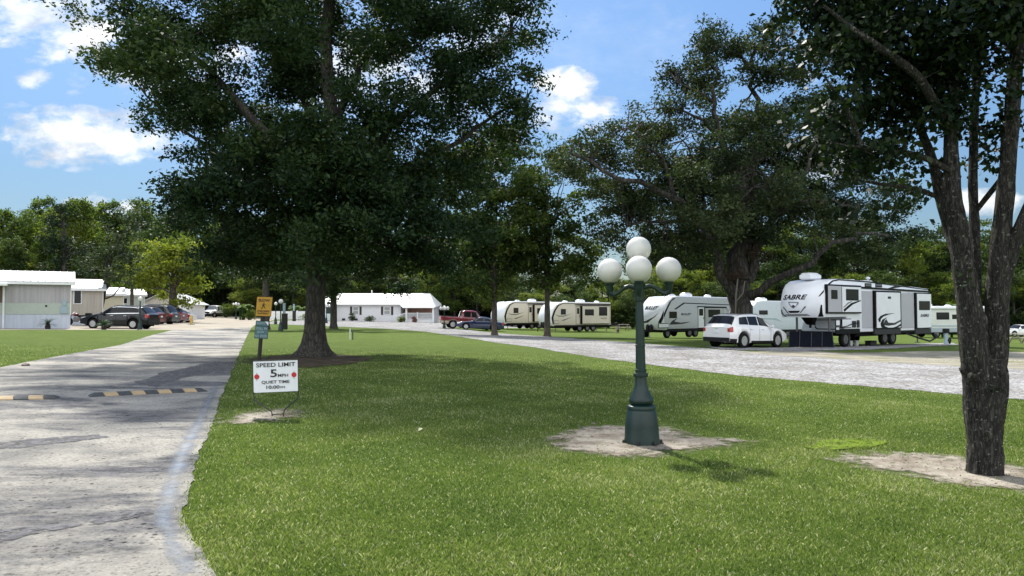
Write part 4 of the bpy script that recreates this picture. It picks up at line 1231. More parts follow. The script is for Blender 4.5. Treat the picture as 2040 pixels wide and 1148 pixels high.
def main_lamp():
    base = G(1279, 884); s = F / base.y
    root = empty('lamp_post', base); tag(root, 'dark green cast lamp post with a cluster of large white globes in sand ring', 'lamp')
    root.rotation_euler = (0, -R(.7), 0)
    h = lambda y: (885 - y) / s
    q = lambda p: p / s
    # bell base, collars and shaft, read off the outline of the casting
    m = MB()
    prof = [(q(35), -.02), (q(35), h(878)), (q(34), h(872)), (q(33), h(850)), (q(29.5), h(822)), (q(27.5), h(818)), (q(28.5), h(814)), (q(27), h(810)), (q(22), h(807))]
    m.lathe(prof, 48); m.build('base', M['lamp_green'], root, smooth=38)
    m = MB()
    m.lathe([(q(20), h(807)), (q(23.5), h(804)), (q(24.5), h(800)), (q(23.5), h(796)), (q(20), h(789)), (q(15), h(778)), (q(12.5), h(768)), (q(11.5), h(757)), (q(11.2), h(753))], 40)
    m.build('collar', M['lamp_green'], root, smooth=38)
    m = MB()
    m.lathe([(q(11), h(753.5)), (q(14.2), h(752.5)), (q(14.6), h(749)), (q(14.2), h(746)), (q(10.8), h(745.5)), (q(10.6), h(742)), (q(11.4), h(741)), (q(11.4), h(738)), (q(10.2), h(737.5))], 40)
    m.build('ring', M['lamp_green'], root, smooth=38)
    m = MB()
    n = 40; vs = []; fs = []
    pr = [(q(9.9), h(738)), (q(9.2), h(695)), (q(9.2), h(692.5)), (q(9.9), h(692)), (q(9.9), h(689.5)), (q(9.0), h(689)), (q(7.4), h(604)), (q(9.8), h(602)), (q(10.0), h(598)), (q(9.8), h(588)), (q(10.6), h(585)), (q(10.4), h(572)), (q(11.6), h(569)), (q(11.6), h(566)), (q(9.8), h(564.5))]
    for i, (r, z) in enumerate(pr):
        for k in range(n):
            th = 2 * PI * k / n
            fl = 1 - (.05 if (k % 4 == 0 and i not in (2, 3, 4)) else 0)
            vs.append((r * fl * math.cos(th), r * fl * math.sin(th), z))
        if i:
            for k in range(n):
                fs.append(((i - 1) * n + k, (i - 1) * n + (k + 1) % n, i * n + (k + 1) % n, i * n + k))
    fs.append(tuple(range((len(pr) - 1) * n, len(pr) * n)))
    m.add(vs, fs); m.build('shaft', M['lamp_green'], root, smooth=30)
    # four arms; the pair across the picture, one to us, one away (raised a little by perspective)
    ang = R(-9.9)
    for a in (0, PI / 2, PI, 3 * PI / 2):
        d = Vector((math.cos(a + ang), math.sin(a + ang), 0))
        back = abs(a - PI / 2) < .1; frontm = abs(a - 3 * PI / 2) < .1
        reach = q(58)
        m = MB()
        z0 = h(576)
        P = [d * q(8) + Vector((0, 0, z0 - .005)), d * q(20) + Vector((0, 0, z0 + .022)), d * q(30) + Vector((0, 0, z0 + .0)), d * q(40) + Vector((0, 0, z0 - q(8))), d * q(50) + Vector((0, 0, z0 - q(14))), d * q(57) + Vector((0, 0, z0 - q(10))), d * reach + Vector((0, 0, z0 - q(4)))]
        m.tube(P, [q(5), q(4.6), q(4), q(4), q(5), q(6), q(6.4)], 12)
        m.lathe([(q(6), z0 - q(6)), (q(7.5), z0 - q(3)), (q(7), z0 + q(4)), (q(8), z0 + q(6)), (q(9.5), z0 + q(8)), (q(9.5), z0 + q(10)), (q(7), z0 + q(11))], 20, d * reach)
        m.build('arm', M['lamp_green'], root, smooth=40)
        zc = z0 + q(10) + q(24.6)
        globe('globe', d * reach + Vector((0, 0, zc)), q(25), root)
    m = MB(); m.lathe([(q(9.5), h(566)), (q(6), h(558)), (q(5), h(532)), (q(9), h(526)), (q(9), h(522))], 16); m.build('stem', M['lamp_green'], root, smooth=40)
    globe('globe', (0, 0, h(499)), q(24.8), root)
    # anchor bolts at the foot
    for a in (R(-8), R(188), R(250), R(-60)):
        m = MB(); c = Vector((math.cos(a), math.sin(a), 0)) * q(37.5)
        m.box(c + Vector((0, 0, .006)), (.05, .05, .02)); m.tube([c, c + Vector((0, 0, .055))], .011, 8); m.lathe([(.02, .025), (.02, .042)], 6, c)
        m.build('anchor_bolt', M['wire_dark'], root)
main_lamp()

def small_lamp(px, by, ty, kind, label, group=None, gcol=None):
    base = G(px, by); s = F / base.y
    H = (by - ty) / s
    root = empty('lamp_post', base); tag(root, label, 'lamp', group)
    m = MB()
    m.lathe([(.17, -.02), (.165, .1), (.13, .42), (.10, .46), (.115, .52), (.06, .66), (.045, .8), (.04, H - .35), (.06, H - .3), (.07, H - .24), (.03, H - .22)], 16)
    m.build('shaft', M['lamp_green'], root, smooth=40)
    r = .17
    if kind == 1:
        globe('globe', (0, 0, H - .17), .165, root)
    else:
        for i in range(4):
            a = i * PI / 2 + .3
            d = Vector((math.cos(a), math.sin(a), 0)) * .34
            m = MB(); m.tube([(0, 0, H - .42), d * .6 + Vector((0, 0, H - .46)), d + Vector((0, 0, H - .36))], .03, 6)
            m.build('arm', M['lamp_green'], root)
            globe('globe', d + Vector((0, 0, H - .22)), .165, root)
        globe('globe', (0, 0, H - .12), .165, root)
small_lamp(278.5, 657, 591, 1, 'slim green lamp post with one globe in front of the black suv')
small_lamp(559, 660, 596, 1, 'green lamp post with one globe on the lawn right of the yellow slow sign')
small_lamp(549, 646, 602, 1, 'farther single globe lamp post standing in the white gravel behind another')
small_lamp(885, 655, 610, 4, 'lamp post with a cluster of globes by the red pickup bed')
small_lamp(650, 644, 606, 4, 'globe cluster lamp beside the left end of the white house')
small_lamp(470, 636, 603, 4, 'globe cluster lamp beside the tropical plants')

# ------------------------------------------------------------------ signs
def speed_sign():
    base = G(548, 831); s = F / base.y
    root = empty('speed_limit_sign', base, R(2)); tag(root, 'white speed limit sign with red dots on a bent wire stand', 'sign')
    q = lambda p: p / s
    P = lambda x, y, d=0.0: ((x - 548) / s, d, (831 - y) / s)
    m = MB()
    pts = [(503.5, 720.5), (591.5, 717.5), (593, 780), (505.5, 783.5)]
    m.prism([((x - 548) / s, (831 - y) / s) for x, y in pts], .006, Matrix.Translation((0, .003, 0)) @ FRONT)
    board = m.build('board', M['sign_white'], root)
    # rusty dark frame rim
    m = MB()
    for a, b in ((0, 1), (1, 2), (2, 3), (3, 0)):
        r = q(1.1) if a in (0,) else q(.6)
        m.tube([P(*pts[a]), P(*pts[b])], r, 6)
    m.build('frame', M['wire_dark'], root)
    m = MB()
    m.tube([P(505.5, 782), P(506.5, 797), P(541, 820), P(543.5, 833)], q(1.35), 6)
    m.tube([P(593, 780), P(592.5, 794), P(566, 817), P(563.5, 832)], q(1.35), 6)
    m.tube([P(543, 826), P(564.5, 825)], q(1.1), 6)
    m.build('stand', M['wire_dark'], root)
    rot = Matrix.Rotation(R(1.9), 4, 'Y').inverted()
    def txt(t, cx, cyy, w, hh, mt='black_ink', bold=0.0):
        text_obj('lettering', t, .1, M[mt], board, Matrix.Translation((q(cx - 548), -.008, (831 - cyy) / s)) @ Matrix.Rotation(R(-1.9), 4, 'Y') @ FRONT, fit=(q(w), q(hh)), bold=bold)
    txt('SPEED LIMIT', 548.5, 727.5, 77, 8.2, bold=.001)
    txt('5', 544.5, 744.5, 13, 15.5, bold=.0015)
    txt('MPH', 563, 748.5, 20, 6, bold=.001)
    txt('QUIET TIME', 548.5, 762, 55, 7, bold=.001)
    txt('10:00', 543.5, 771.8, 26, 6.6, bold=.0015)
    txt('PM', 562.5, 772, 8.5, 4)
    for (x, y) in ((511.5, 751.5), (584.5, 747.5)):
        m = MB(); m.lathe([(q(5), -.0075), (q(5), -.001)], 24, P(x, y), axis='y'); m.build('red_dot', M['red_ink'], board)
        m = MB(); m.box(P(x, y - 6.5, -.005), (q(.8), .004, q(2))); m.box(P(x, y + 6.5, -.005), (q(.8), .004, q(2))); m.build('tick', M['black_ink'], board)
speed_sign()

def slow_sign():
    base = G(514, 729); s = F / base.y
    root = empty('slow_sign_post', base); tag(root, 'yellow slow children playing sign above a small teal notice on black post', 'sign')
    q = lambda p: p / s
    P = lambda x, y, d=0.0: ((x - 514) / s, d, (729 - y) / s)
    m = MB(); a, b = P(514, 732, .05), P(520, 640, .05); c = P(527, 592, .05)
    m.tube([a, b, c], q(4), 8); m.build('post', M['post_black'], root)
    pts = [(511, 591.5), (542, 592.5), (538.5, 631), (507.5, 630)]
    m = MB(); m.prism([((x - 514) / s, (729 - y) / s) for x, y in pts], .008, FRONT); board = m.build('board', M['yellow_sign'], root)
    m = MB()
    for i in range(4):
        m.tube([P(*pts[i], -.006), P(*pts[(i + 1) % 4], -.006)], q(.55), 4)
    m.build('border', M['brown_ink'], board)
    def txt(t, cx, cyy, w, hh, parent, mt='brown_ink', bold=.003, an=-2):
        text_obj('lettering', t, .1, M[mt], parent, Matrix.Translation((q(cx - 514), -.014, (729 - cyy) / s)) @ Matrix.Rotation(R(an) * -1, 4, 'Y') @ FRONT, fit=(q(w), q(hh)), bold=bold)
    txt('SLOW', 525.2, 599, 23, 5.4, board)
    txt('CHILDREN', 523.2, 620.3, 23.5, 3.6, board)
    txt('PLAYING', 522.6, 625, 20.5, 3.2, board)
    # running child: head, body, arms and legs
    m = MB()
    def seg(pp, r):
        m.tube([P(x, y, -.011) for x, y in pp], r if hasattr(r, '__len__') else q(r), 6)
    m.lathe([(q(1.25), -.013), (q(1.25), -.008)], 12, P(524.6, 604.6), axis='y')
    seg([(524.4, 606), (523.6, 610.2)], [q(.9), q(1.1)]); seg([(524.2, 606.8), (527.3, 608.6), (528.6, 607.6)], .55); seg([(524.0, 606.8), (521.6, 608.2), (522, 609.8)], .55)
    seg([(523.6, 610), (526.2, 612), (526.5, 614.5), (528, 614.8)], .7); seg([(523.4, 610), (521.8, 613), (519.4, 615.5)], .7)
    m.build('running_child', M['black_ink'], board)
    pts = [(509.5, 639.5), (534, 641), (532.5, 675.5), (506, 674)]
    m = MB(); m.prism([((x - 514) / s, (729 - y) / s) for x, y in pts], .008, FRONT); nb = m.build('notice', M['teal_sign'], root)
    m = MB()
    for i in range(4): m.tube([P(*pts[i], -.006), P(*pts[(i + 1) % 4], -.006)], q(.4), 4)
    m.tube([P(509, 649.5, -.006), P(533.5, 650.5, -.006)], q(.7), 4); m.build('border', M['black_ink'], nb)
    txt('ALWAYS', 519.5, 644.5, 17, 5, nb, 'pale_ink', .002); txt('PULL IN', 521, 655, 21, 4.8, nb, 'pale_ink', .002); txt('SLOW', 519, 662, 14, 4.6, nb, 'pale_ink', .002); txt('NO SPEED', 519.5, 670, 24, 5, nb, 'pale_ink', .002)
    m = MB(); m.prism([((x - 514) / s, (729 - y) / s) for x, y in ((527.5, 641), (534.5, 642), (534, 649.5))], .004, Matrix.Translation((0, -.016, 0)) @ FRONT); m.build('peeling_corner', M['sign_white'], nb)
slow_sign()

# ------------------------------------------------------------------ speed bumps
def bump_seg(name, label, pa, pb, n, first_black=True, slant=True):
    a = G(*pa); b = G(*pb)
    d = b - a; L_ = d.length; rz = math.atan2(d.y, d.x)
    root = empty(name, a, rz); tag(root, label, 'speed bump', 'speed bump halves across the driveway')
    root.rotation_euler = (0, -math.asin(d.z / L_), rz)
    seg = L_ / n
    for i in range(n):
        m = MB()
        x0, x1 = i * seg + .002, (i + 1) * seg - .002
        prof = [(-.15, 0.0), (-.145, .018), (-.09, .05), (-.05, .058), (.05, .058), (.09, .05), (.145, .018), (.15, 0)]
        sl = .03
        e0 = .10 if i == 0 else 0; e1 = .10 if i == n - 1 else 0
        vs = []
        for (y, z) in prof:
            k = z / .058
            vs.append((x0 + e0 * k + (sl * (1 - k) if i else 0), y, z + .012))
        for (y, z) in prof:
            k = z / .058
            vs.append((x1 - e1 * k + (sl * (1 - k) if i < n - 1 else 0), y, z + .012))
        k = len(prof)
        fs = [tuple(range(k - 1, -1, -1)), tuple(range(k, 2 * k))] + [(j, (j + 1) % k, k + (j + 1) % k, k + j) for j in range(k)]
        fs = [f[::-1] for f in fs]
        m.add(vs, fs)
        black = (i % 2 == 0) == first_black
        m.build('block', M['bump_black' if black else 'bump_yellow'], root, smooth=35)
bump_seg('speed_bump', 'black and faded yellow rubber speed bump, whole length right of the gap', (176, 791), (411, 780), 9)
bump_seg('speed_bump', 'black and faded yellow rubber speed bump cut by the left frame edge', (-160, 801), (117, 795), 9, True)

# ------------------------------------------------------------------ small things on the ground
def rock(px, py, size, name, label, cat, mt, seed, flat=.6):
    g = random.Random(seed); b = G(px, py)
    m = MB(); m.sphere((0, 0, 0), size, 12, 8)
    m.v = [(p[0] * g.uniform(.8, 1.2), p[1] * g.uniform(.8, 1.2), p[2] * flat * g.uniform(.8, 1.2)) for p in m.v]
    o = m.build(name, mt, None, smooth=40); o.location = b + Vector((0, 0, size * flat * .5)); tag(o, label, cat); return o
rock(51, 730, .10, 'stone', 'small dark stone at the left lawn edge', 'stone', M['stone'], 3)
rock(1182, 846, .035, 'pebble', 'small brown lump near the left rim of the lamp sand ring', 'stone', M['stone'], 5)
def leaf_on_ground(px, py, l, label, col, seed):
    b = G(px, py)
    m = MB(); m.add([(-l, 0, .0), (-l * .2, -l * .55, .02), (l, 0, .004), (-l * .1, l * .5, .03), (0, 0, .012)], [(0, 1, 4), (1, 2, 4), (2, 3, 4), (3, 0, 4)])
    o = m.build('fallen_leaf', col); o.location = b + Vector((0, 0, .035)); o.rotation_euler = (.1, -.2, seed); tag(o, label, 'leaf')
leaf_on_ground(838, 862, .05, 'pale fallen leaf lying alone on the mown grass', mat('pale_leaf', (.62, .6, .42), .6, var=.1), 1.0)
leaf_on_ground(1390, 1110, .022, 'small brown curled leaf on the grass near the bottom', mat('brown_leaf', (.12, .055, .03), .7, var=.2), 2.0)

def spigot(px, by, ty, label, w=.05, group=None):
    b = G(px, by); s = F / b.y; H = (by - ty) / s
    root = empty('water_spigot', b); tag(root, label, 'spigot', group)
    m = MB(); m.box((-.07, 0, H / 2), (w, w, H)); m.box((-.07, 0, H * .62), (w * 1.6, w * 1.6, .03)); m.build('post', M['white_paint'], root)
    m = MB(); m.tube([(.07, 0, 0), (.07, 0, H * .72)], .028, 8); m.tube([(.07, 0, H * .66), (.07, -.09, H * .60)], .018, 6); m.lathe([(.045, H * .72), (.045, H * .75)], 8, (.07, 0, 0)); m.build('tap', M['lamp_green'], root)
spigot(700, 677, 655, 'short white post and green water tap in the middle of the lawn')
def bollard(px, by, ty):
    b = G(px, by); s = F / b.y; H = (by - ty) / s
    root = empty('bollard', b); tag(root, 'yellow painted bollard beside the parked cars', 'bollard')
    m = MB(); m.lathe([(.13, 0), (.13, H - .06), (.10, H - .01), (.03, H)], 16); m.build('post', M['yellow_paint'], root, smooth=40)
    m = MB(); m.box((0, 0, .04), (.5, .4, .08)); m.build('base', M['concrete'], root)
bollard(381, 647.5, 628)
def hookup(px, by, ty, label, white=True, group=None):
    b = G(px, by); s = F / b.y; H = (by - ty) / s
    root = empty('utility_post', b); tag(root, label, 'post', group)
    m = MB(); m.box((0, 0, H / 2), (.2, .16, H)); m.build('post', M['blue_post' if white else 'wood_grey'], root)
    m = MB(); m.bevel_box((-.16, -.13, H * .72), (.16, .13, H), .02); m.box((0, -.14, H * .86), (.2, .02, .14)); m.build('meter_box', M['plastic_black'], root)
    m = MB(); m.tube([(.18, -.05, .06), (.26, -.05, .28), (.18, -.05, .42), (.10, -.1, .30), (.18, -.05, .10)], .05, 8); m.build('hose_coil', M['plastic_black'], root)
hookup(1885, 687, 655, 'pale blue utility post with black meter box and hose behind the tall trailer')
hookup(1228, 664, 643, 'small brown utility post behind the beige trailer end', False)
def stump(px, by, ty, label):
    b = G(px, by); s = F / b.y; H = (by - ty) / s
    root = empty('gate_post', b); tag(root, label, 'post')
    m = MB(); m.box((0, 0, H * .3), (.36, .36, H * .6)); m.build('base', M['post_black'], root)
    m = MB(); m.tube([(-.05, 0, H * .6), (-.05, 0, H)], .11, 10); m.build('pipe', M['blue_post'], root)
stump(567, 656, 604, 'dark square post with pale pipe top right of the small lamp posts')
stump(586, 640, 606, 'pale blue topped post before the white fence')

def picnic_table(px, by, wpx, label, group):
    b = G(px, by); s = F / b.y; w = wpx / s
    root = empty('picnic_table', b, R(8)); tag(root, label, 'picnic table', group)
    m = MB(); m.box((0, 0, .74), (w, .75, .05)); m.build('tabletop', M['wood_grey'], root)
    for sy in (-1, 1):
        m = MB(); m.box((0, sy * .75, .43), (w, .25, .05)); m.build('bench', M['wood_grey'], root)
    for sx_ in (-1, 1):
        m = MB(); x = sx_ * w * .36
        m.tube([(x, -.62, 0), (x, -.12, .72)], .05, 6); m.tube([(x, .62, 0), (x, .12, .72)], .05, 6); m.tube([(x, -.75, .41), (x, .75, .41)], .045, 6)
        m.build('leg', M['wood_grey'], root)
picnic_table(1241, 659, 24, 'weathered picnic table on sunlit grass behind the beige trailer', 'picnic tables on the far lawn')
picnic_table(1262, 649, 16, 'smaller looking far picnic table by the sunlit road', 'picnic tables on the far lawn')
picnic_table(2036, 685, 40, 'picnic table cut by the right frame edge', 'picnic tables on the far lawn')

def screen_panels():
    """dark folding screen that closes the front of the fifth wheel"""
    a = G(1571, 692); b = G(1661, 694)
    d = b - a; L_ = d.length; s = F / a.y
    root = empty('folding_screen', a, math.atan2(d.y, d.x)); tag(root, 'dark navy mesh screen of four panels under the trailer nose', 'screen')
    H = 31 / s; n = 4
    for i in range(n):
        x0, x1 = L_ * i / n, L_ * (i + 1) / n
        y0, y1 = (0, .12) if i % 2 == 0 else (.12, 0)
        m = MB()
        m.add([(x0 + .1, y0 + .35, H), (x1 + .1 * (i < 3), y1 + .35, H), (x1, y1, .02), (x0, y0, .02), (x0 + .1, y0 + .37, H), (x1 + .1 * (i < 3), y1 + .37, H), (x1, y1 + .02, .02), (x0, y0 + .02, .02)], [(3, 2, 1, 0), (4, 5, 6, 7), (0, 1, 5, 4), (2, 3, 7, 6), (1, 2, 6, 5), (3, 0, 4, 7)])
        m.build('panel', M['navy_mesh'], root)
    for i in range(n + 1):
        x = L_ * i / n; y = 0 if i % 2 == 0 else .12
        m = MB(); m.tube([(x, y - .02, 0), (x + .1 * (i < 4), y + .33, H + .02)], .025, 6); m.build('post', M['rv_charcoal'], root)
screen_panels()

def bucket(px, by, hp, label, mt='bucket_white', rot=0):
    b = G(px, by); s = F / b.y; H = hp / s
    root = empty('bucket', b, rot); tag(root, label, 'bucket', 'tubs under the tall trailer')
    m = MB(); m.lathe([(H * .36, 0), (H * .44, H * .92), (H * .47, H * .93), (H * .47, H), (H * .42, H), (H * .38, H * .3)], 18); m.build('tub', M[mt], root, smooth=35)
    m = MB(); m.tube([(-H * .46, 0, H * .9), (-H * .3, -H * .35, H * .72), (H * .3, -H * .35, H * .72), (H * .46, 0, H * .9)], .012, 5); m.build('handle', M['steel'], root)
bucket(1694, 690, 11, 'white plastic tub under the tall trailer, nearer the wheel')
bucket(1706, 689.5, 11, 'white plastic tub under the tall trailer, right of its twin')
def crate(px, by, wpx, hpx, label, mt):
    b = G(px, by); s = F / b.y
    root = empty('crate', b, R(35)); tag(root, label, 'crate')
    w, h = wpx / s, hpx / s
    m = MB(); m.bevel_box((-w / 2, -w * .3, .03), (w / 2, w * .3, h), .03); m.build('box', M[mt], root)
    m = MB(); m.bevel_box((-w / 2 - .02, -w * .3 - .02, h + .003), (w / 2 + .02, w * .3 + .02, h + .06), .02); m.build('lid', M['plastic_black'], root)
crate(1735, 690, 22, 9, 'black storage crate on the ground under the tall trailer', 'plastic_black')
crate(1288, 672, 10, 6, 'white box on the ground at the nose of the grey trailer', 'white_paint')
# ------------------------------------------------------------------ motor vehicles
def interp(pts, x):
    if x <= pts[0][0]: return pts[0][1]
    for (a, b) in zip(pts, pts[1:]):
        if x <= b[0]:
            t = (x - a[0]) / max(1e-9, b[0] - a[0]); return a[1] + (b[1] - a[1]) * t
    return pts[-1][1]

def wheel(root, x, y, r, w, side, rim='alloy', spokes=10):
    """tyre with its rim as a sub-part; the hub faces +-y"""
    m = MB()
    m.lathe([(r * .62, -w / 2), (r * .9, -w / 2), (r * .97, -w * .42), (r, -w * .3), (r, w * .3), (r * .97, w * .42), (r * .9, w / 2), (r * .62, w / 2), (r * .62, -w / 2)], 28, (x, y, r), axis='y', cap=False)
    t = m.build('wheel', M['rubber'], root, smooth=35)
    m = MB(); yo = y + side * (w / 2 - .035)
    m.lathe([(r * .66, -.02), (r * .68, 0), (r * .64, .02), (r * .57, .02)] if side > 0 else [(r * .57, -.02), (r * .64, -.02), (r * .68, 0), (r * .66, .02)], 28, (x, yo, r), axis='y')
    for k in range(spokes):
        a = 2 * PI * k / spokes
        c = Vector((x + math.cos(a) * r * .36, yo + side * .012, r + math.sin(a) * r * .36))
        m.box(c, (r * .5, .03, r * .10), Matrix.Rotation(-a, 3, 'Y'))
    m.lathe([(r * .16, -.02), (r * .16, .02)], 12, (x, yo + side * .02, r), axis='y')
    m.build('rim', M[rim], t)
    m = MB(); m.lathe([(r * .60, -.01), (r * .60, .01)], 20, (x, yo - side * .03, r), axis='y'); m.build('brake', M['plastic_black'], t)

class Car:
    """lofted body: side outline, belt line and plan give each cross-section; wheel arches are real cut-outs"""
    def __init__(s, name, label, cat, loc, rz, spec, paint, group=None):
        s.sp = spec; s.L, s.Wd = spec['L'], spec['W']
        s.root = empty(name, loc, rz, tilt=True); tag(s.root, label, cat, group)
        s.paint = paint
        s.body()
    def half(s, x):
        u = abs(2 * x / s.L - 1)
        return s.Wd / 2 * (1 - s.sp.get('nose', .16) * u ** 4)
    def zbot(s, x):
        z = s.sp['sill'] + (s.sp.get('lift', .08) * max(0, abs(2 * x / s.L - 1) - .75) / .25)
        for xa in s.sp['axles']:
            r = s.sp['wr'] * 1.16
            if abs(x - xa) < r:
                z = max(z, s.sp['wr'] + math.sqrt(r * r - (x - xa) ** 2))
        return z
    def sec(s, x):
        w = s.half(x); zb = s.zbot(x); belt = interp(s.sp['belt'], x); top = max(interp(s.sp['top'], x), belt + .02)
        tum = s.sp.get('tumble', .74)
        gh = min(1, max(0, (top - belt - .05) / .4))
        wt = w * (.93 - (.93 - tum) * gh)
        zb = min(zb, belt - .12)
        mid = max(zb + .05, s.sp['sill'] + .45 * (belt - s.sp['sill']))
        mid = min(mid, belt - .06)
        return [(0, zb), (w * .93, zb), (w * .985, zb + .03), (w, mid), (w * .985, belt - .04), (w * .95, belt), (wt * 1.0, max(belt + .012, top - .07)), (wt * .9, top - .015), (wt * .45, top + .012), (0, top + .018)]
    def S(s, x, u, off=0.0, side=1):
        q = s.sec(x); i = min(len(q) - 2, max(0, int(u))); t = u - i
        y = q[i][0] + (q[i + 1][0] - q[i][0]) * t; z = q[i][1] + (q[i + 1][1] - q[i][1]) * t
        d = Vector((q[i + 1][1] - q[i][1], -(q[i + 1][0] - q[i][0])))
        if d.length > 1e-6: d.normalize()
        return Vector((x, side * (y + off * d.x), z + off * d.y))
    def body(s):
        xs = set([0.0, .06, .15, s.L - .06, s.L - .15, s.L])
        for i in range(40): xs.add(round(s.L * i / 39, 4))
        for p in s.sp['top'] + s.sp['belt']: xs.add(p[0])
        for xa in s.sp['axles']:
            r = s.sp['wr'] * 1.16
            for k in range(13): xs.add(xa - r * math.cos(PI * k / 12) * .999)
            xs.add(xa - r - .004); xs.add(xa + r + .004)
        xs = sorted(x for x in xs if 0 <= x <= s.L)
        m = MB(); vs = []; n = None
        for x in xs:
            q = s.sec(x)
            ring = [(x, -y, z) for (y, z) in q] + [(x, y, z) for (y, z) in q[-2:0:-1]]
            n = len(ring); vs += ring
        fs = []
        for i in range(len(xs) - 1):
            for k in range(n):
                fs.append((i * n + k, (i + 1) * n + k, (i + 1) * n + (k + 1) % n, i * n + (k + 1) % n))
        fs.append(tuple(range(n))); fs.append(tuple((len(xs) - 1) * n + k for k in range(n - 1, -1, -1)))
        fs = [f[::-1] for f in fs]
        m.add(vs, fs)
        s.bodyo = m.build('body', s.paint, s.root, smooth=42)
        for xa in s.sp['axles']:
            for sd in (-1, 1):
                wheel(s.root, xa, sd * (s.half(xa) - .11), s.sp['wr'], .22, sd, s.sp.get('rim', 'alloy'), s.sp.get('spokes', 10))
        # dark floor so that nothing shows through the arches
        m = MB(); m.bbox((.35, -s.Wd * .36, s.sp['sill'] - .06), (s.L - .35, s.Wd * .36, s.sp['sill'] + .18)); m.build('underbody', M['underbody'], s.root)
    def patch(s, name, xa, xb, ua, ub, material, off=.008, sides=(-1, 1), nx=10, nu=4, parent=None, slant=(0, 0)):
        for sd in sides:
            vs = []; fs = []
            for i in range(nx + 1):
                for j in range(nu + 1):
                    v = j / nu; u = ua + (ub - ua) * v
                    x0 = xa + slant[0] * v; x1 = xb + slant[1] * v
                    vs.append(s.S(x0 + (x1 - x0) * i / nx, u, off, sd))
            for i in range(nx):
                for j in range(nu):
                    a = i * (nu + 1) + j
                    f = (a, a + nu + 1, a + nu + 2, a + 1)
                    fs.append(f if sd < 0 else f[::-1])
            m = MB(); m.add(vs, fs); m.build(name, material, parent or s.root, smooth=50)
    def across(s, name, xa, xb, material, u0=6.05, off=.010, n=8, parent=None):
        """glass across the whole width between two stations (windscreen, rear window)"""
        vs = []; cols = []
        us = [u0, 6.5, 7, 7.5, 8, 8.5, 8.99]
        ln = [(-1, u) for u in us] + [(1, u) for u in us[::-1]]
        fs = []
        for i in range(n + 1):
            x = xa + (xb - xa) * i / n
            for sd, u in ln: vs.append(s.S(x, u, off, sd))
        k = len(ln)
        for i in range(n):
            for j in range(k - 1):
                a = i * k + j; fs.append((a, a + k, a + k + 1, a + 1))
        m = MB(); m.add(vs, fs); m.build(name, material, parent or s.root, smooth=50)
    def end_plate(s, name, rear, y0, y1, z0, z1, material, th=.03, parent=None):
        x = s.L if rear else 0.0
        a = x - .02; b = x + (th if rear else -th)
        m = MB(); m.bevel_box((min(a, b), y0, z0), (max(a, b), y1, z1), .012); m.build(name, material, parent or s.root)
    def mirrors(s, x, z, mt):
        for sd in (-1, 1):
            m = MB(); y = sd * (s.half(x) + .09)
            m.bevel_box((x - .08, y - .10, z), (x + .10, y + .10, z + .16), .03); m.build('mirror', mt, s.root)
    def handles(s, xs, z, mt):
        for x in xs:
            for sd in (-1, 1):
                m = MB(); y = sd * (s.half(x) * .99 + .01); m.bevel_box((x, y - .015, z), (x + .22, y + .015, z + .04), .008); m.build('door_handle', mt, s.root)
    def seams(s, xs, ua=1.6, ub=5.0):
        for x in xs: s.patch('door_seam', x, x + .018, ua, ub, M['plastic_black'], .004, nx=1, nu=6)

def suv_spec(L=4.7, W_=1.9, H=1.7, wr=.36):
    return dict(L=L, W=W_, sill=.27, wr=wr, axles=(L * .2, L * .79),
                belt=[(0, .72), (.12 * L, .92), (.28 * L, 1.02), (.6 * L, 1.07), (.9 * L, 1.12), (L, 1.02)],
                top=[(0, .66), (.05, .80), (.14 * L, .97), (.26 * L, 1.08), (.30 * L, 1.12), (.43 * L, H - .10), (.52 * L, H), (.75 * L, H - .02), (.88 * L, H - .10), (.965 * L, 1.16), (L, 1.04)])

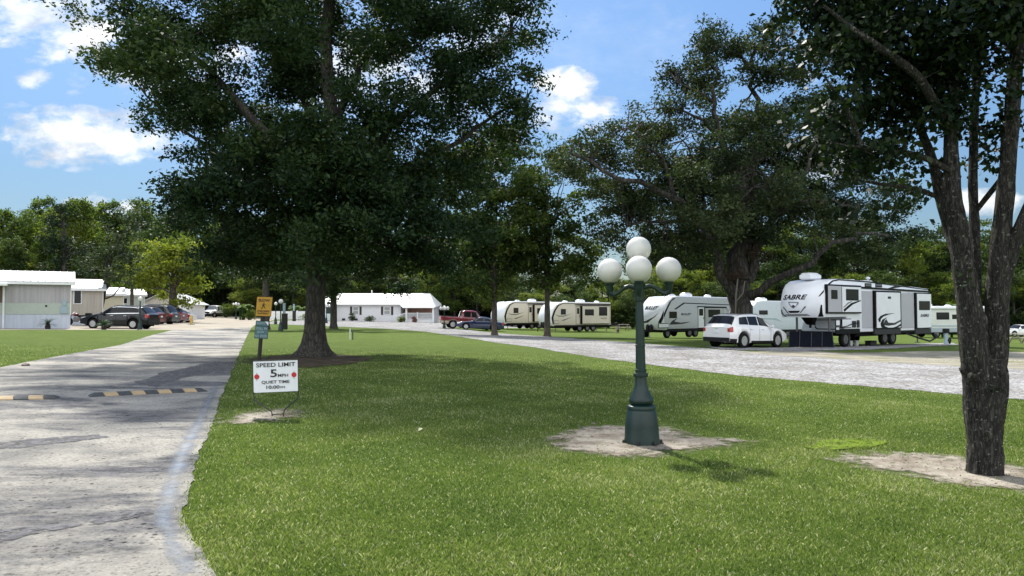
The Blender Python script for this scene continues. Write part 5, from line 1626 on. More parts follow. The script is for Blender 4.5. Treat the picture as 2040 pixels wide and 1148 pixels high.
def suv(name, label, loc, rz, paint, H=1.7, L=4.7, group=None, glass='glass', wr=.36, lower=True, plate=True, rim='alloy', chrome=False):
    sp = suv_spec(L, 1.9, H, wr); sp['rim'] = rim
    c = Car(name, label, 'suv', loc, rz, sp, paint, group)
    g = M[glass]
    c.across('windscreen', .305 * L, .425 * L, g)
    c.across('rear_window', .885 * L, .958 * L, g)
    c.patch('side_window', .36 * L, .53 * L, 5.14, 5.92, g, .010, slant=(.05 * L, 0))
    c.patch('side_window', .545 * L, .70 * L, 5.14, 5.92, g, .010)
    c.patch('side_window', .71 * L, .86 * L, 5.16, 5.9, g, .010, slant=(0, -.03 * L))
    if chrome:
        c.patch('window_trim', .35 * L, .87 * L, 5.02, 5.12, M['chrome'], .012, nu=1)
        c.patch('window_trim', .42 * L, .85 * L, 5.93, 6.0, M['chrome'], .012, nu=1)
    c.seams((.335 * L, .535 * L, .70 * L))
    c.handles((.46 * L, .655 * L), .93, M['chrome'] if chrome else paint)
    c.mirrors(.35 * L, 1.02, paint)
    c.patch('tail_light', .955 * L, .998 * L, 3.5, 5.0, M['red_lens'], .012, nx=4)
    for sd in (-1, 1):
        c.end_plate('tail_light', True, sd * .80 - .14 * (sd > 0), sd * .80 + .14 * (sd < 0), .82, 1.0, M['red_lens'], .02)
    c.patch('headlight', .012 * L, .085 * L, 4.0, 5.4, M['clear_lens'], .010, nx=4)
    c.end_plate('grille', False, -.55, .55, .45, .66, M['plastic_black'])
    if lower:
        c.patch('lower_trim', .30 * L, .68 * L, 1.0, 2.25, M['plastic_black'], .010)
        c.patch('rear_bumper', .905 * L, .999 * L, 1.0, 2.5, M['plastic_black'], .012)
        c.end_plate('rear_bumper', True, -.78, .78, .34, .54, M['plastic_black'], .05)
    if plate:
        c.end_plate('licence_plate', True, -.16, .16, .74, .88, M['sign_white'], .025)
    # roof rails
    for sd in (-1, 1):
        m = MB(); P = [c.S(x * L, 7.05, .035, sd) for x in (.5, .6, .7, .8)]
        m.tube([c.S(.47 * L, 7.05, 0, sd)] + P + [c.S(.83 * L, 7.05, 0, sd)], .016, 6); m.build('roof_rail', M['steel'], c.root)
    return c

# white crossover parked by the loop road: seen from behind, nose to the right
ax = Vector((11.31, 36.5)); al = R(36.5)
dirv = Vector((math.cos(al), math.sin(al)))
Lx = 4.68
# body frame: x=0 is the nose, so the body points back along -dirv
rear_axle_from_front = Lx * .79
nose = ax + dirv * rear_axle_from_front
left = Vector((-dirv.y, dirv.x))
cen = nose + left * .85
c = suv('parked_suv', 'white suv with tinted rear glass parked on the gravel by the screen', (cen.x, cen.y, gz(cen.x, cen.y) - .02), al + PI, M['car_white'], 1.70, Lx, glass='glass', wr=.39)
c.end_plate('rear_badge', True, -.12, .12, .955, .985, M['chrome'], .012)
for k, y in ((0, .55), (1, -.55)):
    m = MB(); m.lathe([(.04, Lx + .0), (.04, Lx + .05)], 10, (0, y, .33), axis='x'); m.build('exhaust', M['steel'], c.root)
c.across('rear_spoiler', .862 * Lx, .884 * Lx, M['car_white'], off=.03)

# black suv in front of the mobile homes: nose left
def face_left(px, by, rz_deg=0):
    b = G(px, by); return b, R(rz_deg)
b = GX(231, 53.0)
c = suv('parked_suv', 'glossy black suv facing left in front of the mobile homes', (b.x - 2.38, b.y + .6, gz(b.x, b.y) + .02), R(-3), M['car_black'], 1.66, 4.95, chrome=True, plate=False)
b = GX(324, 66)
suv('parked_suv', 'dark maroon suv parked just behind the black suv', (b.x - 4.6, b.y, gz(b.x, b.y)), R(-4), M['car_maroon'], 1.68, 4.7, group=None, lower=False)
b = GX(353, 70)
suv('parked_suv', 'large dark green suv in the middle of the parked row', (b.x - 5.0, b.y, gz(b.x, b.y)), R(-4), M['car_green'], 1.86, 5.1, lower=False, rim='steel')
b = GX(369, 76)
suv('parked_suv', 'dark red suv near the far end of the parked row', (b.x - 4.5, b.y, gz(b.x, b.y)), R(-4), M['car_red'], 1.64, 4.5, lower=False)

def sedan_spec(L=4.7, W_=1.82, H=1.4, coupe=False):
    return dict(L=L, W=W_, sill=.2, wr=.33, axles=(L * .2, L * .78), tumble=.7,
                belt=[(0, .62), (.1 * L, .78), (.3 * L, .88), (.7 * L, .93), (.95 * L, .93), (L, .85)],
                top=[(0, .56), (.05, .70), (.1 * L, .80), (.28 * L, .91), (.32 * L, .95), (.46 * L, H - .05), (.53 * L, H), (.64 * L, H - .03), (.74 * L, H - .18), (.86 * L, .98), (.97 * L, .96), (L, .88)])
def sedan(name, label, loc, rz, paint, L=4.7, H=1.4, cat='car', dark_low=None):
    sp = sedan_spec(L, 1.82, H)
    c = Car(name, label, cat, loc, rz, sp, paint)
    g = M['glass']
    c.across('windscreen', .325 * L, .455 * L, g); c.across('rear_window', .70 * L, .845 * L, g)
    c.patch('side_window', .375 * L, .56 * L, 5.1, 5.92, g, .010, slant=(.07 * L, 0))
    c.patch('side_window', .575 * L, .75 * L, 5.1, 5.9, g, .010, slant=(0, -.07 * L))
    c.seams((.33 * L, .57 * L)); c.mirrors(.36 * L, .90, paint); c.handles((.50 * L,), .8, paint)
    c.patch('headlight', .015 * L, .08 * L, 3.7, 5.3, M['clear_lens'], .010, nx=4)
    c.patch('tail_light', .95 * L, .997 * L, 3.5, 4.8, M['red_lens'], .012, nx=4)
    c.end_plate('grille', False, -.5, .5, .32, .52, M['plastic_black'])
    if dark_low: c.patch('lower_panel', .02 * L, .98 * L, 2.2, 4.6, dark_low, .006)
    return c
b = GX(383, 80)
sedan('parked_car', 'white topped dark car at the end of the row by the bollard', (b.x - 4.3, b.y, gz(b.x, b.y)), R(-4), M['car_white'], 4.6, 1.48, dark_low=M['car_maroon'])
# blue coupe: nose left, before the red pickup
b = G(905, 656); e_ = 4.75
sedan('parked_car', 'dark blue coupe parked left of the ash tree trunk', (b.x + .1, b.y + .9, gz(b.x, b.y + .9)), R(6), M['car_blue'], 4.75, 1.36)
# white car at the right edge
b = G(2006, 671)
sedan('parked_car', 'white car cut off by the right frame edge', (b.x, b.y + .9, gz(b.x, b.y)), R(12), M['car_white'], 4.6, 1.46)

def pickup(name, label, loc, rz, paint, lowcol, H=1.85, L=5.8, glass='glass', bed_first=False):
    sp = dict(L=L, W=1.95, sill=.42, wr=.41, axles=(L * .17, L * .78), tumble=.8, nose=.08, rim='alloy', spokes=6,
              belt=[(0, .92), (.08 * L, 1.08), (.28 * L, 1.14), (L, 1.16)],
              top=[(0, .86), (.03, .98), (.06 * L, 1.1), (.25 * L, 1.18), (.27 * L, 1.22), (.37 * L, H - .06), (.44 * L, H), (.585 * L, H - .02), (.615 * L, H - .12), (.64 * L, 1.22), (.645 * L, 1.185), (L, 1.185)])
    c = Car(name, label, 'pickup', loc, rz, sp, paint)
    g = M[glass]
    c.across('windscreen', .275 * L, .365 * L, g); c.across('rear_window', .617 * L, .637 * L, g)
    c.patch('side_window', .33 * L, .455 * L, 5.12, 5.9, g, .010, slant=(.04 * L, 0)); c.patch('side_window', .47 * L, .59 * L, 5.12, 5.9, g, .010)
    c.seams((.31 * L, .46 * L, .60 * L, .645 * L)); c.handles((.40 * L, .53 * L), 1.02, paint); c.mirrors(.34 * L, 1.12, M['plastic_black'])
    c.patch('lower_trim', .005 * L, .995 * L, 1.0, 3.0, lowcol, .012, nx=60)
    c.patch('headlight', .004 * L, .05 * L, 4.0, 5.3, M['clear_lens'], .010, nx=4)
    c.patch('tail_light', .972 * L, .999 * L, 3.2, 5, M['red_lens'], .012, nx=3)
    c.end_plate('grille', False, -.6, .6, .72, .95, M['plastic_black']); c.end_plate('front_bumper', False, -.9, .9, .45, .68, M['plastic_black'], .12)
    c.end_plate('rear_bumper', True, -.88, .88, .5, .68, M['chrome'], .14); c.end_plate('licence_plate', False, -.17, .17, .58, .7, M['sign_white'], .15)
    m = MB(); m.bbox((.66 * L, -.72, 1.19), (.985 * L, .72, 1.212)); m.build('bed', M['rubber'], c.root)
    return c
# red pickup: tail to the left, nose to the right and away
b = G(872, 654)
Lp = 5.7
an = R(14)
ps = Vector((b.x, b.y + 1.1)) + Vector((math.cos(an), math.sin(an))) * Lp
pickup('pickup_truck', 'red pickup with tan lower body parked beside the white house', (ps.x, ps.y, gz(ps.x, ps.y) + .05), an + PI, M['car_red'], M['car_tan'], 1.9, Lp)
b = GX(410, 118)
pickup('pickup_truck', 'white pickup facing the camera at the far end of the yard', (b.x, b.y, gz(b.x, b.y)), R(82), M['car_white'], M['plastic_black'], 1.95, 5.8, glass='glass_pale')

def motorbike():
    b = GX(160, 60); root = empty('motorcycle', (b.x - .9, b.y, b.z), R(5)); tag(root, 'dark red motorcycle between the mobile homes', 'motorcycle')
    for x in (0, 1.45):
        m = MB(); m.lathe([(.2, -.06), (.32, -.05), (.33, 0), (.32, .05), (.2, .06)], 20, (x, 0, .33), axis='y'); t = m.build('wheel', M['rubber'], root, smooth=40)
        m = MB(); m.lathe([(.19, -.03), (.19, .03)], 16, (x, 0, .33), axis='y'); m.build('rim', M['steel'], t)
    m = MB(); m.sphere((.55, 0, .86), .2, 14, 8, sq=.7); m.build('tank', M['moto_red'], root, smooth=60)
    m = MB(); m.bevel_box((.75, -.14, .70), (1.45, .14, .84), .04); m.build('seat', M['rubber'], root)
    m = MB(); m.bevel_box((.42, -.2, .3), (.95, .2, .68), .05); m.build('engine', M['steel'], root)
    m = MB(); m.tube([(0, -.06, .33), (.25, -.06, .95), (.3, -.34, 1.08)], .025, 6); m.tube([(0, .06, .33), (.25, .06, .95), (.3, .34, 1.08)], .025, 6); m.tube([(.25, 0, .9), (.9, 0, .66), (1.45, 0, .36)], .035, 6); m.build('frame', M['steel'], root)
    m = MB(); m.tube([(.9, -.2, .32), (1.7, -.2, .36)], .05, 8); m.build('exhaust', M['chrome'], root)
    m = MB(); m.sphere((.16, 0, .86), .1, 12, 8); m.build('headlight', M['clear_lens'], root, smooth=60)
    m = MB(); m.bevel_box((1.3, -.18, .74), (1.75, .18, 1.0), .05); m.build('trunk_box', M['rubber'], root)
motorbike()

# ------------------------------------------------------------------ trailers
class RV:
    """body frame: x runs from the nose back along the visible side (y = 0, facing -y), z up"""
    def __init__(s, name, label, cat, a, b, Wd, prof, side_m, cap_m, cap_x, bulge=.25, capz=None):
        """a, b: near-side nose and tail corners on the ground (2D); prof: closed (x, z) outline, nose at x=0"""
        d = Vector(b) - Vector(a); s.L = d.length; s.W = Wd
        s.root = empty(name, (a[0], a[1], gz(a[0], a[1])), math.atan2(d.y, d.x)); tag(s.root, label, cat)
        s.prof = prof; s.bulge = bulge; s.cap_x = cap_x
        n = len(prof); ny = 10
        # chamfer toward both sides so the long edges are rounded
        vs = []; fs = []; mi = []
        cx = sum(p[0] for p in prof) / n; cz = sum(p[1] for p in prof) / n
        rows = [0.0, .012, .04] + [i / ny for i in range(1, ny)] + [.96, .988, 1.0]
        for t in rows:
            e = {0.0: .06, 1.0: .06, .012: .02, .988: .02}.get(t, 0.0)
            for (x, z) in prof:
                bx = -s.bul(t * Wd) * max(0, 1 - x / max(.01, cap_x)) if x < cap_x else 0
                xx = x + (e if x < cx else -e); zz = z + (e if z < cz else -e)
                vs.append((xx + bx, t * Wd, zz))
        for r in range(len(rows) - 1):
            for k in range(n):
                k2 = (k + 1) % n
                fs.append((r * n + k, r * n + k2, (r + 1) * n + k2, (r + 1) * n + k))
                mi.append(1 if max(prof[k][0], prof[k2][0]) <= cap_x + 1e-6 else 2)
        area = sum(prof[i][0] * prof[(i + 1) % n][1] - prof[(i + 1) % n][0] * prof[i][1] for i in range(n))
        t0 = geometry.tessellate_polygon([[Vector((p[0], p[1], 0)) for p in prof]])
        base = (len(rows) - 1) * n
        for t in t0:
            a_, b_, c_ = [Vector((prof[i][0], prof[i][1], 0)) for i in t]
            if (b_ - a_).cross(c_ - a_).z < 0: t = t[::-1]
            fs.append(tuple(t)); mi.append(0)
            fs.append(tuple(base + i for i in t[::-1])); mi.append(0)
        if area > 0:
            fs = [f[::-1] if m_ else f for f, m_ in zip(fs, mi)]
        m = MB(); m.v = vs; m.f = [list(f) for f in fs]; m.m = mi
        s.body = m.build('body', [side_m, cap_m, M['rv_white']], s.root, smooth=35)
    def bul(s, y):
        return s.bulge * (1 - (2 * y / s.W - 1) ** 2)
    def box(s, name, x0, x1, z0, z1, mt, y0=-.02, y1=.03, parent=None, r=.02):
        m = MB(); m.bevel_box((x0, y0, z0), (x1, y1, z1), min(r, abs(y1 - y0) * .4)); return m.build(name, mt, parent or s.root)
    def window(s, x0, x1, z0, z1, y=0.0, name='window', glass='glass', parent=None):
        f = s.box(name, x0, x1, z0, z1, M['rv_black'], y - .025, y + .02, parent, .01)
        m = MB(); m.bevel_box((x0 + .05, y - .034, z0 + .05), (x1 - .05, y - .02, z1 - .05), .004); m.build('pane', M[glass], f)
        return f
    def stripe(s, pts, mt, y=-.004, name='stripe', parent=None):
        m = MB(); m.prism(pts, .004, Matrix.Translation((0, y, 0)) @ FRONT); return m.build(name, mt, parent or s.root)
    def text(s, t, x, z, w, h, mt, y=-.012, shear=.0, parent=None, bold=.0):
        return text_obj('lettering', t, .2, mt, parent or s.body, Matrix.Translation((x, y, z)) @ FRONT, shear=shear, fit=(w, h), bold=bold)
    def capx(s, y, z):
        """front surface x at height z (from the outline's nose side)"""
        best = None
        n = len(s.prof)
        for i in range(n):
            (x0, z0), (x1, z1) = s.prof[i], s.prof[(i + 1) % n]
            if min(z0, z1) - 1e-6 <= z <= max(z0, z1) + 1e-6 and abs(z1 - z0) > 1e-6:
                x = x0 + (x1 - x0) * (z - z0) / (z1 - z0)
                if best is None or x < best: best = x
        if best is None: best = 0
        return best - s.bul(y) * max(0, 1 - best / max(.01, s.cap_x))
    def cap_shape(s, pts, mt, name='cap_graphic', off=.012):
        """flat outline (u to the viewer's right, z) wrapped on the front cap"""
        tri = geometry.tessellate_polygon([[Vector((p[0], p[1], 0)) for p in pts]])
        m = MB(); vs = []; fs = []
        def mp(u, z): 
            y = s.W / 2 - u; return Vector((s.capx(y, z) - off, y, z))
        for t in tri:
            P = [Vector((pts[i][0], pts[i][1])) for i in t]
            K = 5
            grid = {}
            for i in range(K + 1):
                for j in range(K + 1 - i):
                    q = P[0] + (P[1] - P[0]) * (i / K) + (P[2] - P[0]) * (j / K)
                    grid[i, j] = len(vs); vs.append(mp(q.x, q.y))
            for i in range(K):
                for j in range(K - i):
                    fs.append((grid[i, j], grid[i + 1, j], grid[i, j + 1]))
                    if i + j < K - 1: fs.append((grid[i + 1, j], grid[i + 1, j + 1], grid[i, j + 1]))
        m.add(vs, fs); return m.build(name, mt, s.body)
    def cap_text(s, t, u, z, w, h, mt, shear=0, bold=0.0):
        def fn(x, y, zz):
            yy = s.W / 2 - (u + x); Z = z + y
            return (s.capx(yy, Z) - .013 - zz, yy, Z)
        return text_obj('lettering', t, .2, mt, s.body, None, shear=shear, fit=(w, h), fn=fn, bold=bold)
    def ac(s, x, z, l=.95, w=.7, h=.32, name='air_conditioner'):
        m = MB(); y = s.W / 2
        vs = []; 
        m.bevel_box((x, y - w / 2, z - .03), (x + l, y + w / 2, z + h * .8), .07); m.bevel_box((x + .08, y - w / 2 + .08, z + h * .79), (x + l - .16, y + w / 2 - .08, z + h), .05)
        m.build(name, M['rv_white'], s.root, smooth=30)
    def wheels(s, xs, r=.36, w=.22):
        for x in xs:
            for sd in (-1, 1):
                y = .16 if sd < 0 else s.W - .16
                wheel(s.root, x, y, r, w, sd, 'steel', 8)
    def jack(s, x, z, y=.3):
        for yy in (y, s.W - y):
            m = MB(); m.tube([(x, yy, 0), (x, yy, z)], .04, 6); m.box((x, yy, .015), (.24, .24, .03)); m.build('jack', M['steel'], s.root)
    def chassis(s, x0, x1, z0, z1):
        m = MB(); m.bbox((x0, .12, z0), (x1, s.W - .12, z1)); m.build('chassis', M['underbody'], s.root)
    def door(s, x0, x1, z0, z1, mt, y=0.0, glass=True):
        f = s.box('door', x0, x1, z0, z1, M['rv_black'], y - .012, y + .02, None, .006)
        m = MB(); m.bevel_box((x0 + .035, y - .03, z0 + .035), (x1 - .035, y - .01, z1 - .035), .008); m.build('door_leaf', mt, f)
        h = z1 - z0
        m = MB(); m.bevel_box((x0 + .14, y - .04, z0 + h * .58), (x1 - .14, y - .028, z0 + h * .9), .005); m.build('door_window', M['glass'], f)
        m = MB(); m.bevel_box((x1 - .13, y - .06, z0 + h * .42), (x1 - .07, y - .028, z0 + h * .5), .008); m.build('handle', M['plastic_black'], f)

# --- the tall white fifth wheel
a = W(1640, 622, 38.0); b_ = W(1855, 622, 45.5)
HZ = 1.6 - gz(a.x, a.y)
sabre = RV('fifth_wheel_trailer', 'tall white fifth wheel trailer with slide-outs and black swooshes', 'trailer', (a.x, a.y), (b_.x, b_.y), 2.45,
           [(.16, 1.56), (.05, 1.75), (.0, 2.1), (.04, 2.55), (.2, 3.0), (.46, 3.32), (.85, 3.50), (1.5, 3.58), (3.0, 3.58), (4.6, 3.54), (11.95, 3.26), (12.0, 3.2), (12.0, .74), (2.15, .74), (2.0, .82), (2.35, 1.52), (2.2, 1.58)],
           M['rv_white'], M['rv_white'], 1.5, .42)
s = sabre
RW, RB, RG, RC = M['rv_white'], M['rv_black'], M['rv_grey'], M['rv_charcoal']
Ls = s.L; k = Ls / 12.0
# px on the visible side -> local x (perspective-correct along the wall)
ra, rb = Vector((a.x, a.y)), Vector((b_.x, b_.y))
def side_x(px, ra=ra, rb=rb):
    u = (px - 1020) / F; d = (rb - ra).normalized()
    # point ra + d t with x = u y
    return (u * ra.y - ra.x) / (d.x - u * d.y)
def side_z(px, py, ra=ra, rb=rb, g0=None):
    t = side_x(px, ra, rb); P = ra + (rb - ra).normalized() * t
    return W(px, py, P.y).z - gz(ra.x, ra.y)
X = side_x; Z = side_z
# front cap graphics
s.cap_text('SABRE', -.22, 2.62, 1.45, .26, RB, .25, .006)
s.cap_shape([(-.55, 2.38), (.12, 2.36), (.10, 2.25), (-.05, 2.12), (-.2, 2.02), (-.36, 2.12), (-.5, 2.26)], M['rv_silver'], 'badge')
s.cap_shape([(-.45, 2.32), (.02, 2.30), (-.02, 2.2), (-.2, 2.09), (-.38, 2.2)], RW, 'badge_field', .016)
s.cap_shape([(-.30, 2.16), (-.19, 2.22), (-.08, 2.15), (-.2, 2.06)], RC, 'badge_chevron', .02)
s.cap_shape([(-.58, 1.90), (.18, 1.91), (.06, 1.80), (-.46, 1.79)], RB, 'cap_grille')
s.cap_shape([(-.95, 2.1), (-.62, 1.78), (-.50, 1.74), (-.56, 1.80), (-.88, 2.12)], RC)
s.cap_shape([(.5, 2.12), (.2, 1.80), (.1, 1.75), (.2, 1.86), (.44, 2.14)], RC)
s.cap_shape([(-1.17, 1.98), (-1.12, 1.75), (-.9, 1.60), (-.78, 1.58), (-.98, 1.74), (-1.1, 1.98)], RB)
s.cap_shape([(.95, 1.6), (1.06, 1.78), (1.14, 2.22), (1.19, 2.2), (1.19, 1.6)], RB)
s.cap_shape([(1.0, 2.62), (1.12, 2.86), (1.2, 3.0), (1.2, 2.86), (1.08, 2.66)], RB)
s.cap_shape([(-.9, 1.63), (.62, 1.64), (.5, 1.74), (-.78, 1.73)], M['rv_silver'], 'cap_lip', .004)
# the long side: top trim line, slide-outs, windows, graphics
def zline(x): return interp([(1.5, 3.58), (4.6, 3.54), (12, 3.24)], x)
s.stripe([(.5, 3.20), (1.0, 3.43), (1.6, 3.50), (4.6, 3.46), (11.95, 3.17), (11.95, 3.22), (4.6, 3.53), (1.5, 3.56), (.9, 3.48), (.45, 3.27)], RB, -.006, 'roof_trim')
x0, x1, x2, x3, x4, x5, x6 = X(1644), X(1672), X(1712), X(1716), X(1738), X(1789), X(1820)
xe = X(1852)
zt = lambda px, py: Z(px, py)
# bedroom slide-out
sl = s.box('slide_out', x0, x2, Z(1690, 625), Z(1660, 567), RB, -.12, .05)
m = MB(); m.bevel_box((x0 + .06, -.15, Z(1660, 622)), (x1 - .03, -.11, Z(1660, 570)), .01); m.build('slide_panel', RG, sl)
m = MB(); m.bevel_box((x1 + .05, -.15, Z(1690, 622)), (x2 - .07, -.11, Z(1690, 572)), .01); m.build('slide_panel', RW, sl)
s.window(X(1650.5), X(1663), Z(1657, 596), Z(1657, 578), -.14, parent=sl); s.window(X(1680), X(1705), Z(1692, 599), Z(1692, 576.5), -.14, parent=sl)
s.stripe([(X(1674.5), Z(1675, 617)), (X(1690), Z(1690, 604)), (X(1709), Z(1709, 598)), (X(1709), Z(1709, 600)), (X(1693), Z(1693, 607)), (X(1676), Z(1676, 621.5))], RB, -.156, parent=sl)
s.stripe([(X(1674.5), Z(1675, 612)), (X(1683), Z(1683, 603)), (X(1692), Z(1692, 599.5)), (X(1692), Z(1692, 601)), (X(1684), Z(1684, 606)), (X(1674.5), Z(1675, 614))], M['rv_silver'], -.156, parent=sl)
# main slide-out with two grey flanks
zb = .78
s.stripe([(X(1712), Z(1712, 575)), (xe, Z(1852, 583)), (xe, Z(1852, 580)), (X(1712), Z(1712, 571))], RB, -.05, 'awning')
g1 = s.box('slide_panel', X(1716.5), X(1737), Z(1727, 654), Z(1727, 580), RG, -.03, .05)
main = s.box('slide_out', X(1738), X(1790), Z(1765, 654.5), Z(1765, 580), RB, -.16, .05)
m = MB(); m.bevel_box((X(1740), -.19, Z(1764, 653)), (X(1787), -.15, Z(1764, 583)), .01); m.build('slide_panel', RW, main)
s.box('slide_panel', X(1790.5), X(1819), Z(1805, 654), Z(1805, 584), RG, -.03, .05)
rear = s.box('slide_out', X(1820.5), X(1851), Z(1836, 655), Z(1836, 584), RB, -.12, .05)
m = MB(); m.bevel_box((X(1822.5), -.15, Z(1836, 653)), (X(1850), -.11, Z(1836, 586)), .01); m.build('slide_panel', RW, rear)
s.window(X(1825.5), X(1847), Z(1836, 618), Z(1836, 600), -.14, parent=rear)
s.text('SABRE', X(1836.5), Z(1836, 628.5), X(1845) - X(1828), .17, RC, -.162, .2, rear, .004)
s.box('vent', X(1762), X(1768), Z(1765, 595.5), Z(1765, 591), RC, -.21, -.17, main)
sw = lambda L_, mt, y=-.198: s.stripe([(X(p), Z(p, q)) for p, q in L_], mt, y, 'swoosh', main)
sw([(1743, 641), (1742, 636), (1746, 630), (1756, 625.5), (1776, 624), (1762, 627), (1752, 631), (1747, 636), (1746, 642)], RB)
sw([(1748, 652), (1746.5, 645), (1750, 637), (1760, 632), (1755, 637), (1752, 644), (1755, 650), (1764, 654), (1752, 654)], RB)
sw([(1752, 645), (1756, 638), (1758, 636), (1762, 643), (1774, 643.5), (1787, 637), (1787, 640), (1775, 647), (1762, 649), (1754, 648)], RC, -.196)
sw([(1768, 654), (1778, 650.5), (1787, 645), (1787, 649), (1779, 653)], RB)
s.stripe([(X(1765), Z(1765, 576)), (X(1782), Z(1782, 570)), (X(1800), Z(1800, 569)), (X(1815), Z(1815, 571)), (X(1795), Z(1795, 572)), (X(1780), Z(1780, 575))], RC, -.006)
for p0, p1 in ((1723, 1736), (1744, 1757)):
    s.window(X(p0), X(p1), Z(p0 + 6, 572.5), Z(p0 + 6, 564.5), 0, glass='glass_pale')
# storage bay under the nose: slanted front box and hatches
def slope(u, v, off):
    """point on the slanted front wall under the nose: u across to the viewer's right, v up"""
    y = s.W / 2 - u; x = 2.0 + (2.35 - 2.0) * (v - .82) / (1.52 - .82)
    return (x - off, y, v + off * .4)
for nm_, ins_, off_, mt_ in (('hatch', 0.0, .014, RB), ('hatch_leaf', .045, .028, RW)):
    m = MB(); q = [(-.55 + ins_, 1.42 - ins_), (.95 - ins_, 1.44 - ins_), (1.0 - ins_, .98 + ins_), (.85 - ins_, .90 + ins_), (-.3 + ins_, .90 + ins_), (-.45 + ins_, .98 + ins_)]
    fr = [slope(u, v, off_) for u, v in q]; bk_ = [slope(u, v, -.01) for u, v in q]
    m.add(fr + bk_, [tuple(range(6)), tuple(range(11, 5, -1))] + [(k_, k_ + 6, (k_ + 1) % 6 + 6, (k_ + 1) % 6) for k_ in range(6)])
    hb = m.build(nm_, mt_, s.root if nm_ == 'hatch' else hb)
for (p0, p1, q0, q1) in ((1663.5, 1672, 650, 637), (1676, 1695, 654, 635), (1663.5, 1671, 659, 651)):
    h_ = s.box('hatch', X(p0), X(p1), Z(p0, q0), Z(p0, q1), RB, -.02, .03)
    m = MB(); m.bevel_box((X(p0) + .04, -.035, Z(p0, q0) + .04), (X(p1) - .04, -.015, Z(p0, q1) - .04), .01); m.build('hatch_leaf', RW, h_)
for (p0, p1, q0, q1) in ((1696.5, 1704, 653, 639.5), (1706, 1711, 653, 638)):
    s.box('vent', X(p0), X(p1), Z(p0, q0), Z(p0, q1), RC, -.04, .03)
s.box('skirt', X(1664), X(1712), Z(1700, 665), Z(1700, 655), RB, -.02, .05)
s.box('skirt', X(1738.5), X(1789.5), Z(1765, 666), Z(1765, 655), RC, -.13, .05)
s.box('skirt', X(1820.5), X(1851), Z(1836, 665), Z(1836, 655.5), RC, -.09, .05)
s.box('skirt', X(1712.5), X(1738), Z(1725, 663), Z(1725, 655), RB, .02, .3); s.box('skirt', X(1790), X(1820), Z(1805, 663), Z(1805, 655), RB, .02, .3)
s.chassis(3.4, 11.8, .52, .76)
s.wheels((X(1686), X(1764), X(1780)), .40, .24); s.jack(11.3, .6, .4); s.jack(3.3, .7, .4)
# kingpin
m = MB(); m.add([(.5, .9, 1.56), (1.0, .9, 1.56), (1.0, 1.55, 1.56), (.5, 1.55, 1.56), (.75, 1.05, 1.2), (1.0, 1.05, 1.15), (1.0, 1.4, 1.15), (.75, 1.4, 1.2)], [(0, 1, 5, 4), (1, 2, 6, 5), (2, 3, 7, 6), (3, 0, 4, 7), (4, 5, 6, 7), (3, 2, 1, 0)]); m.lathe([(.06, 1.0), (.06, 1.2)], 10, (.85, 1.22, 0)); m.build('kingpin', RB, s.root)
m = MB(); m.tube([(1.1, .3, 0), (1.1, .3, 1.56)], .06, 8); m.tube([(1.1, 2.15, 0), (1.1, 2.15, 1.56)], .06, 8); m.build('landing_leg', M['steel'], s.root)
s.ac(X(1625) + 1.1, 3.58, 1.0, .75, .33); s.ac(X(1755), 3.36, 1.1, .75, .3); s.ac(X(1740) - .2, 3.44, .45, .45, .25, 'roof_vent')
m = MB(); xx = X(1768); m.tube([(xx, 1.1, 3.4), (xx, 1.1, 3.75)], .03, 6); m.sphere((xx, 1.1, 3.8), .13, 10, 6, sq=.7); m.build('antenna', RW, s.root)
m = MB(); m.tube([(X(1800), -.1, .6), (X(1815), -.5, .30), (X(1830), -.6, .12), (X(1845), -.6, .35), (X(1852), -.3, .5)], .05, 6); m.build('hose', M['plastic_black'], s.root)
m = MB(); m.tube([(X(1664), -.25, 1.05), (X(1680), -.2, 1.1), (X(1694), -.1, 1.22), (X(1710), -.04, 1.27)], .025, 6); m.build('cable', RB, s.root)

# --- smaller travel trailers share one body kind
def travel_trailer(label, pa, Da, pb, Db, side, cap, cap_side_x, H, kind, Wd=2.4, zb=.62):
    A = W(pa, 622, Da); B = W(pb, 622, Db)
    L_ = (Vector((B.x, B.y)) - Vector((A.x, A.y))).length
    prof = [(.30, zb), (.10, zb + .22), (.02, zb + .55), (.0, zb + .9), (.07, zb + 1.35), (.28, zb + 1.85), (.62, zb + 2.25), (1.1, H - .07), (1.8, H), (L_ - .08, H - .03), (L_, H - .12), (L_, zb + .06), (L_ - .06, zb)]
    r = RV('travel_trailer', label, 'trailer', (A.x, A.y), (B.x, B.y), Wd, prof, side, cap, cap_side_x, .3)
    r.ra, r.rb = Vector((A.x, A.y)), Vector((B.x, B.y))
    r.X = lambda p: side_x(p, r.ra, r.rb); r.Z = lambda p, q: side_z(p, q, r.ra, r.rb)
    r.box('skirt', .4, L_ - .02, zb - .12, zb + .10, RB, -.012, .05)
    r.chassis(.3, L_ - .2, .42, zb)
    # A-frame and gas bottles in front
    m = MB(); m.tube([(.3, .5, .5), (-1.1, Wd / 2, .46)], .05, 6); m.tube([(.3, Wd - .5, .5), (-1.1, Wd / 2, .46)], .05, 6); m.tube([(-.9, Wd / 2, 0), (-.9, Wd / 2, .8)], .045, 6); m.build('drawbar', RB, r.root)
    m = MB()
    for y in (-.17, .17): m.lathe([(.1, .52), (.15, .56), (.15, .9), (.1, 1.0), (.04, 1.06)], 14, (-.25, Wd / 2 + y, 0))
    m.build('gas_bottle', M['plastic_black'], r.root, smooth=40)
    r.jack(L_ - .4, .55); r.jack(.8, .55)
    return r

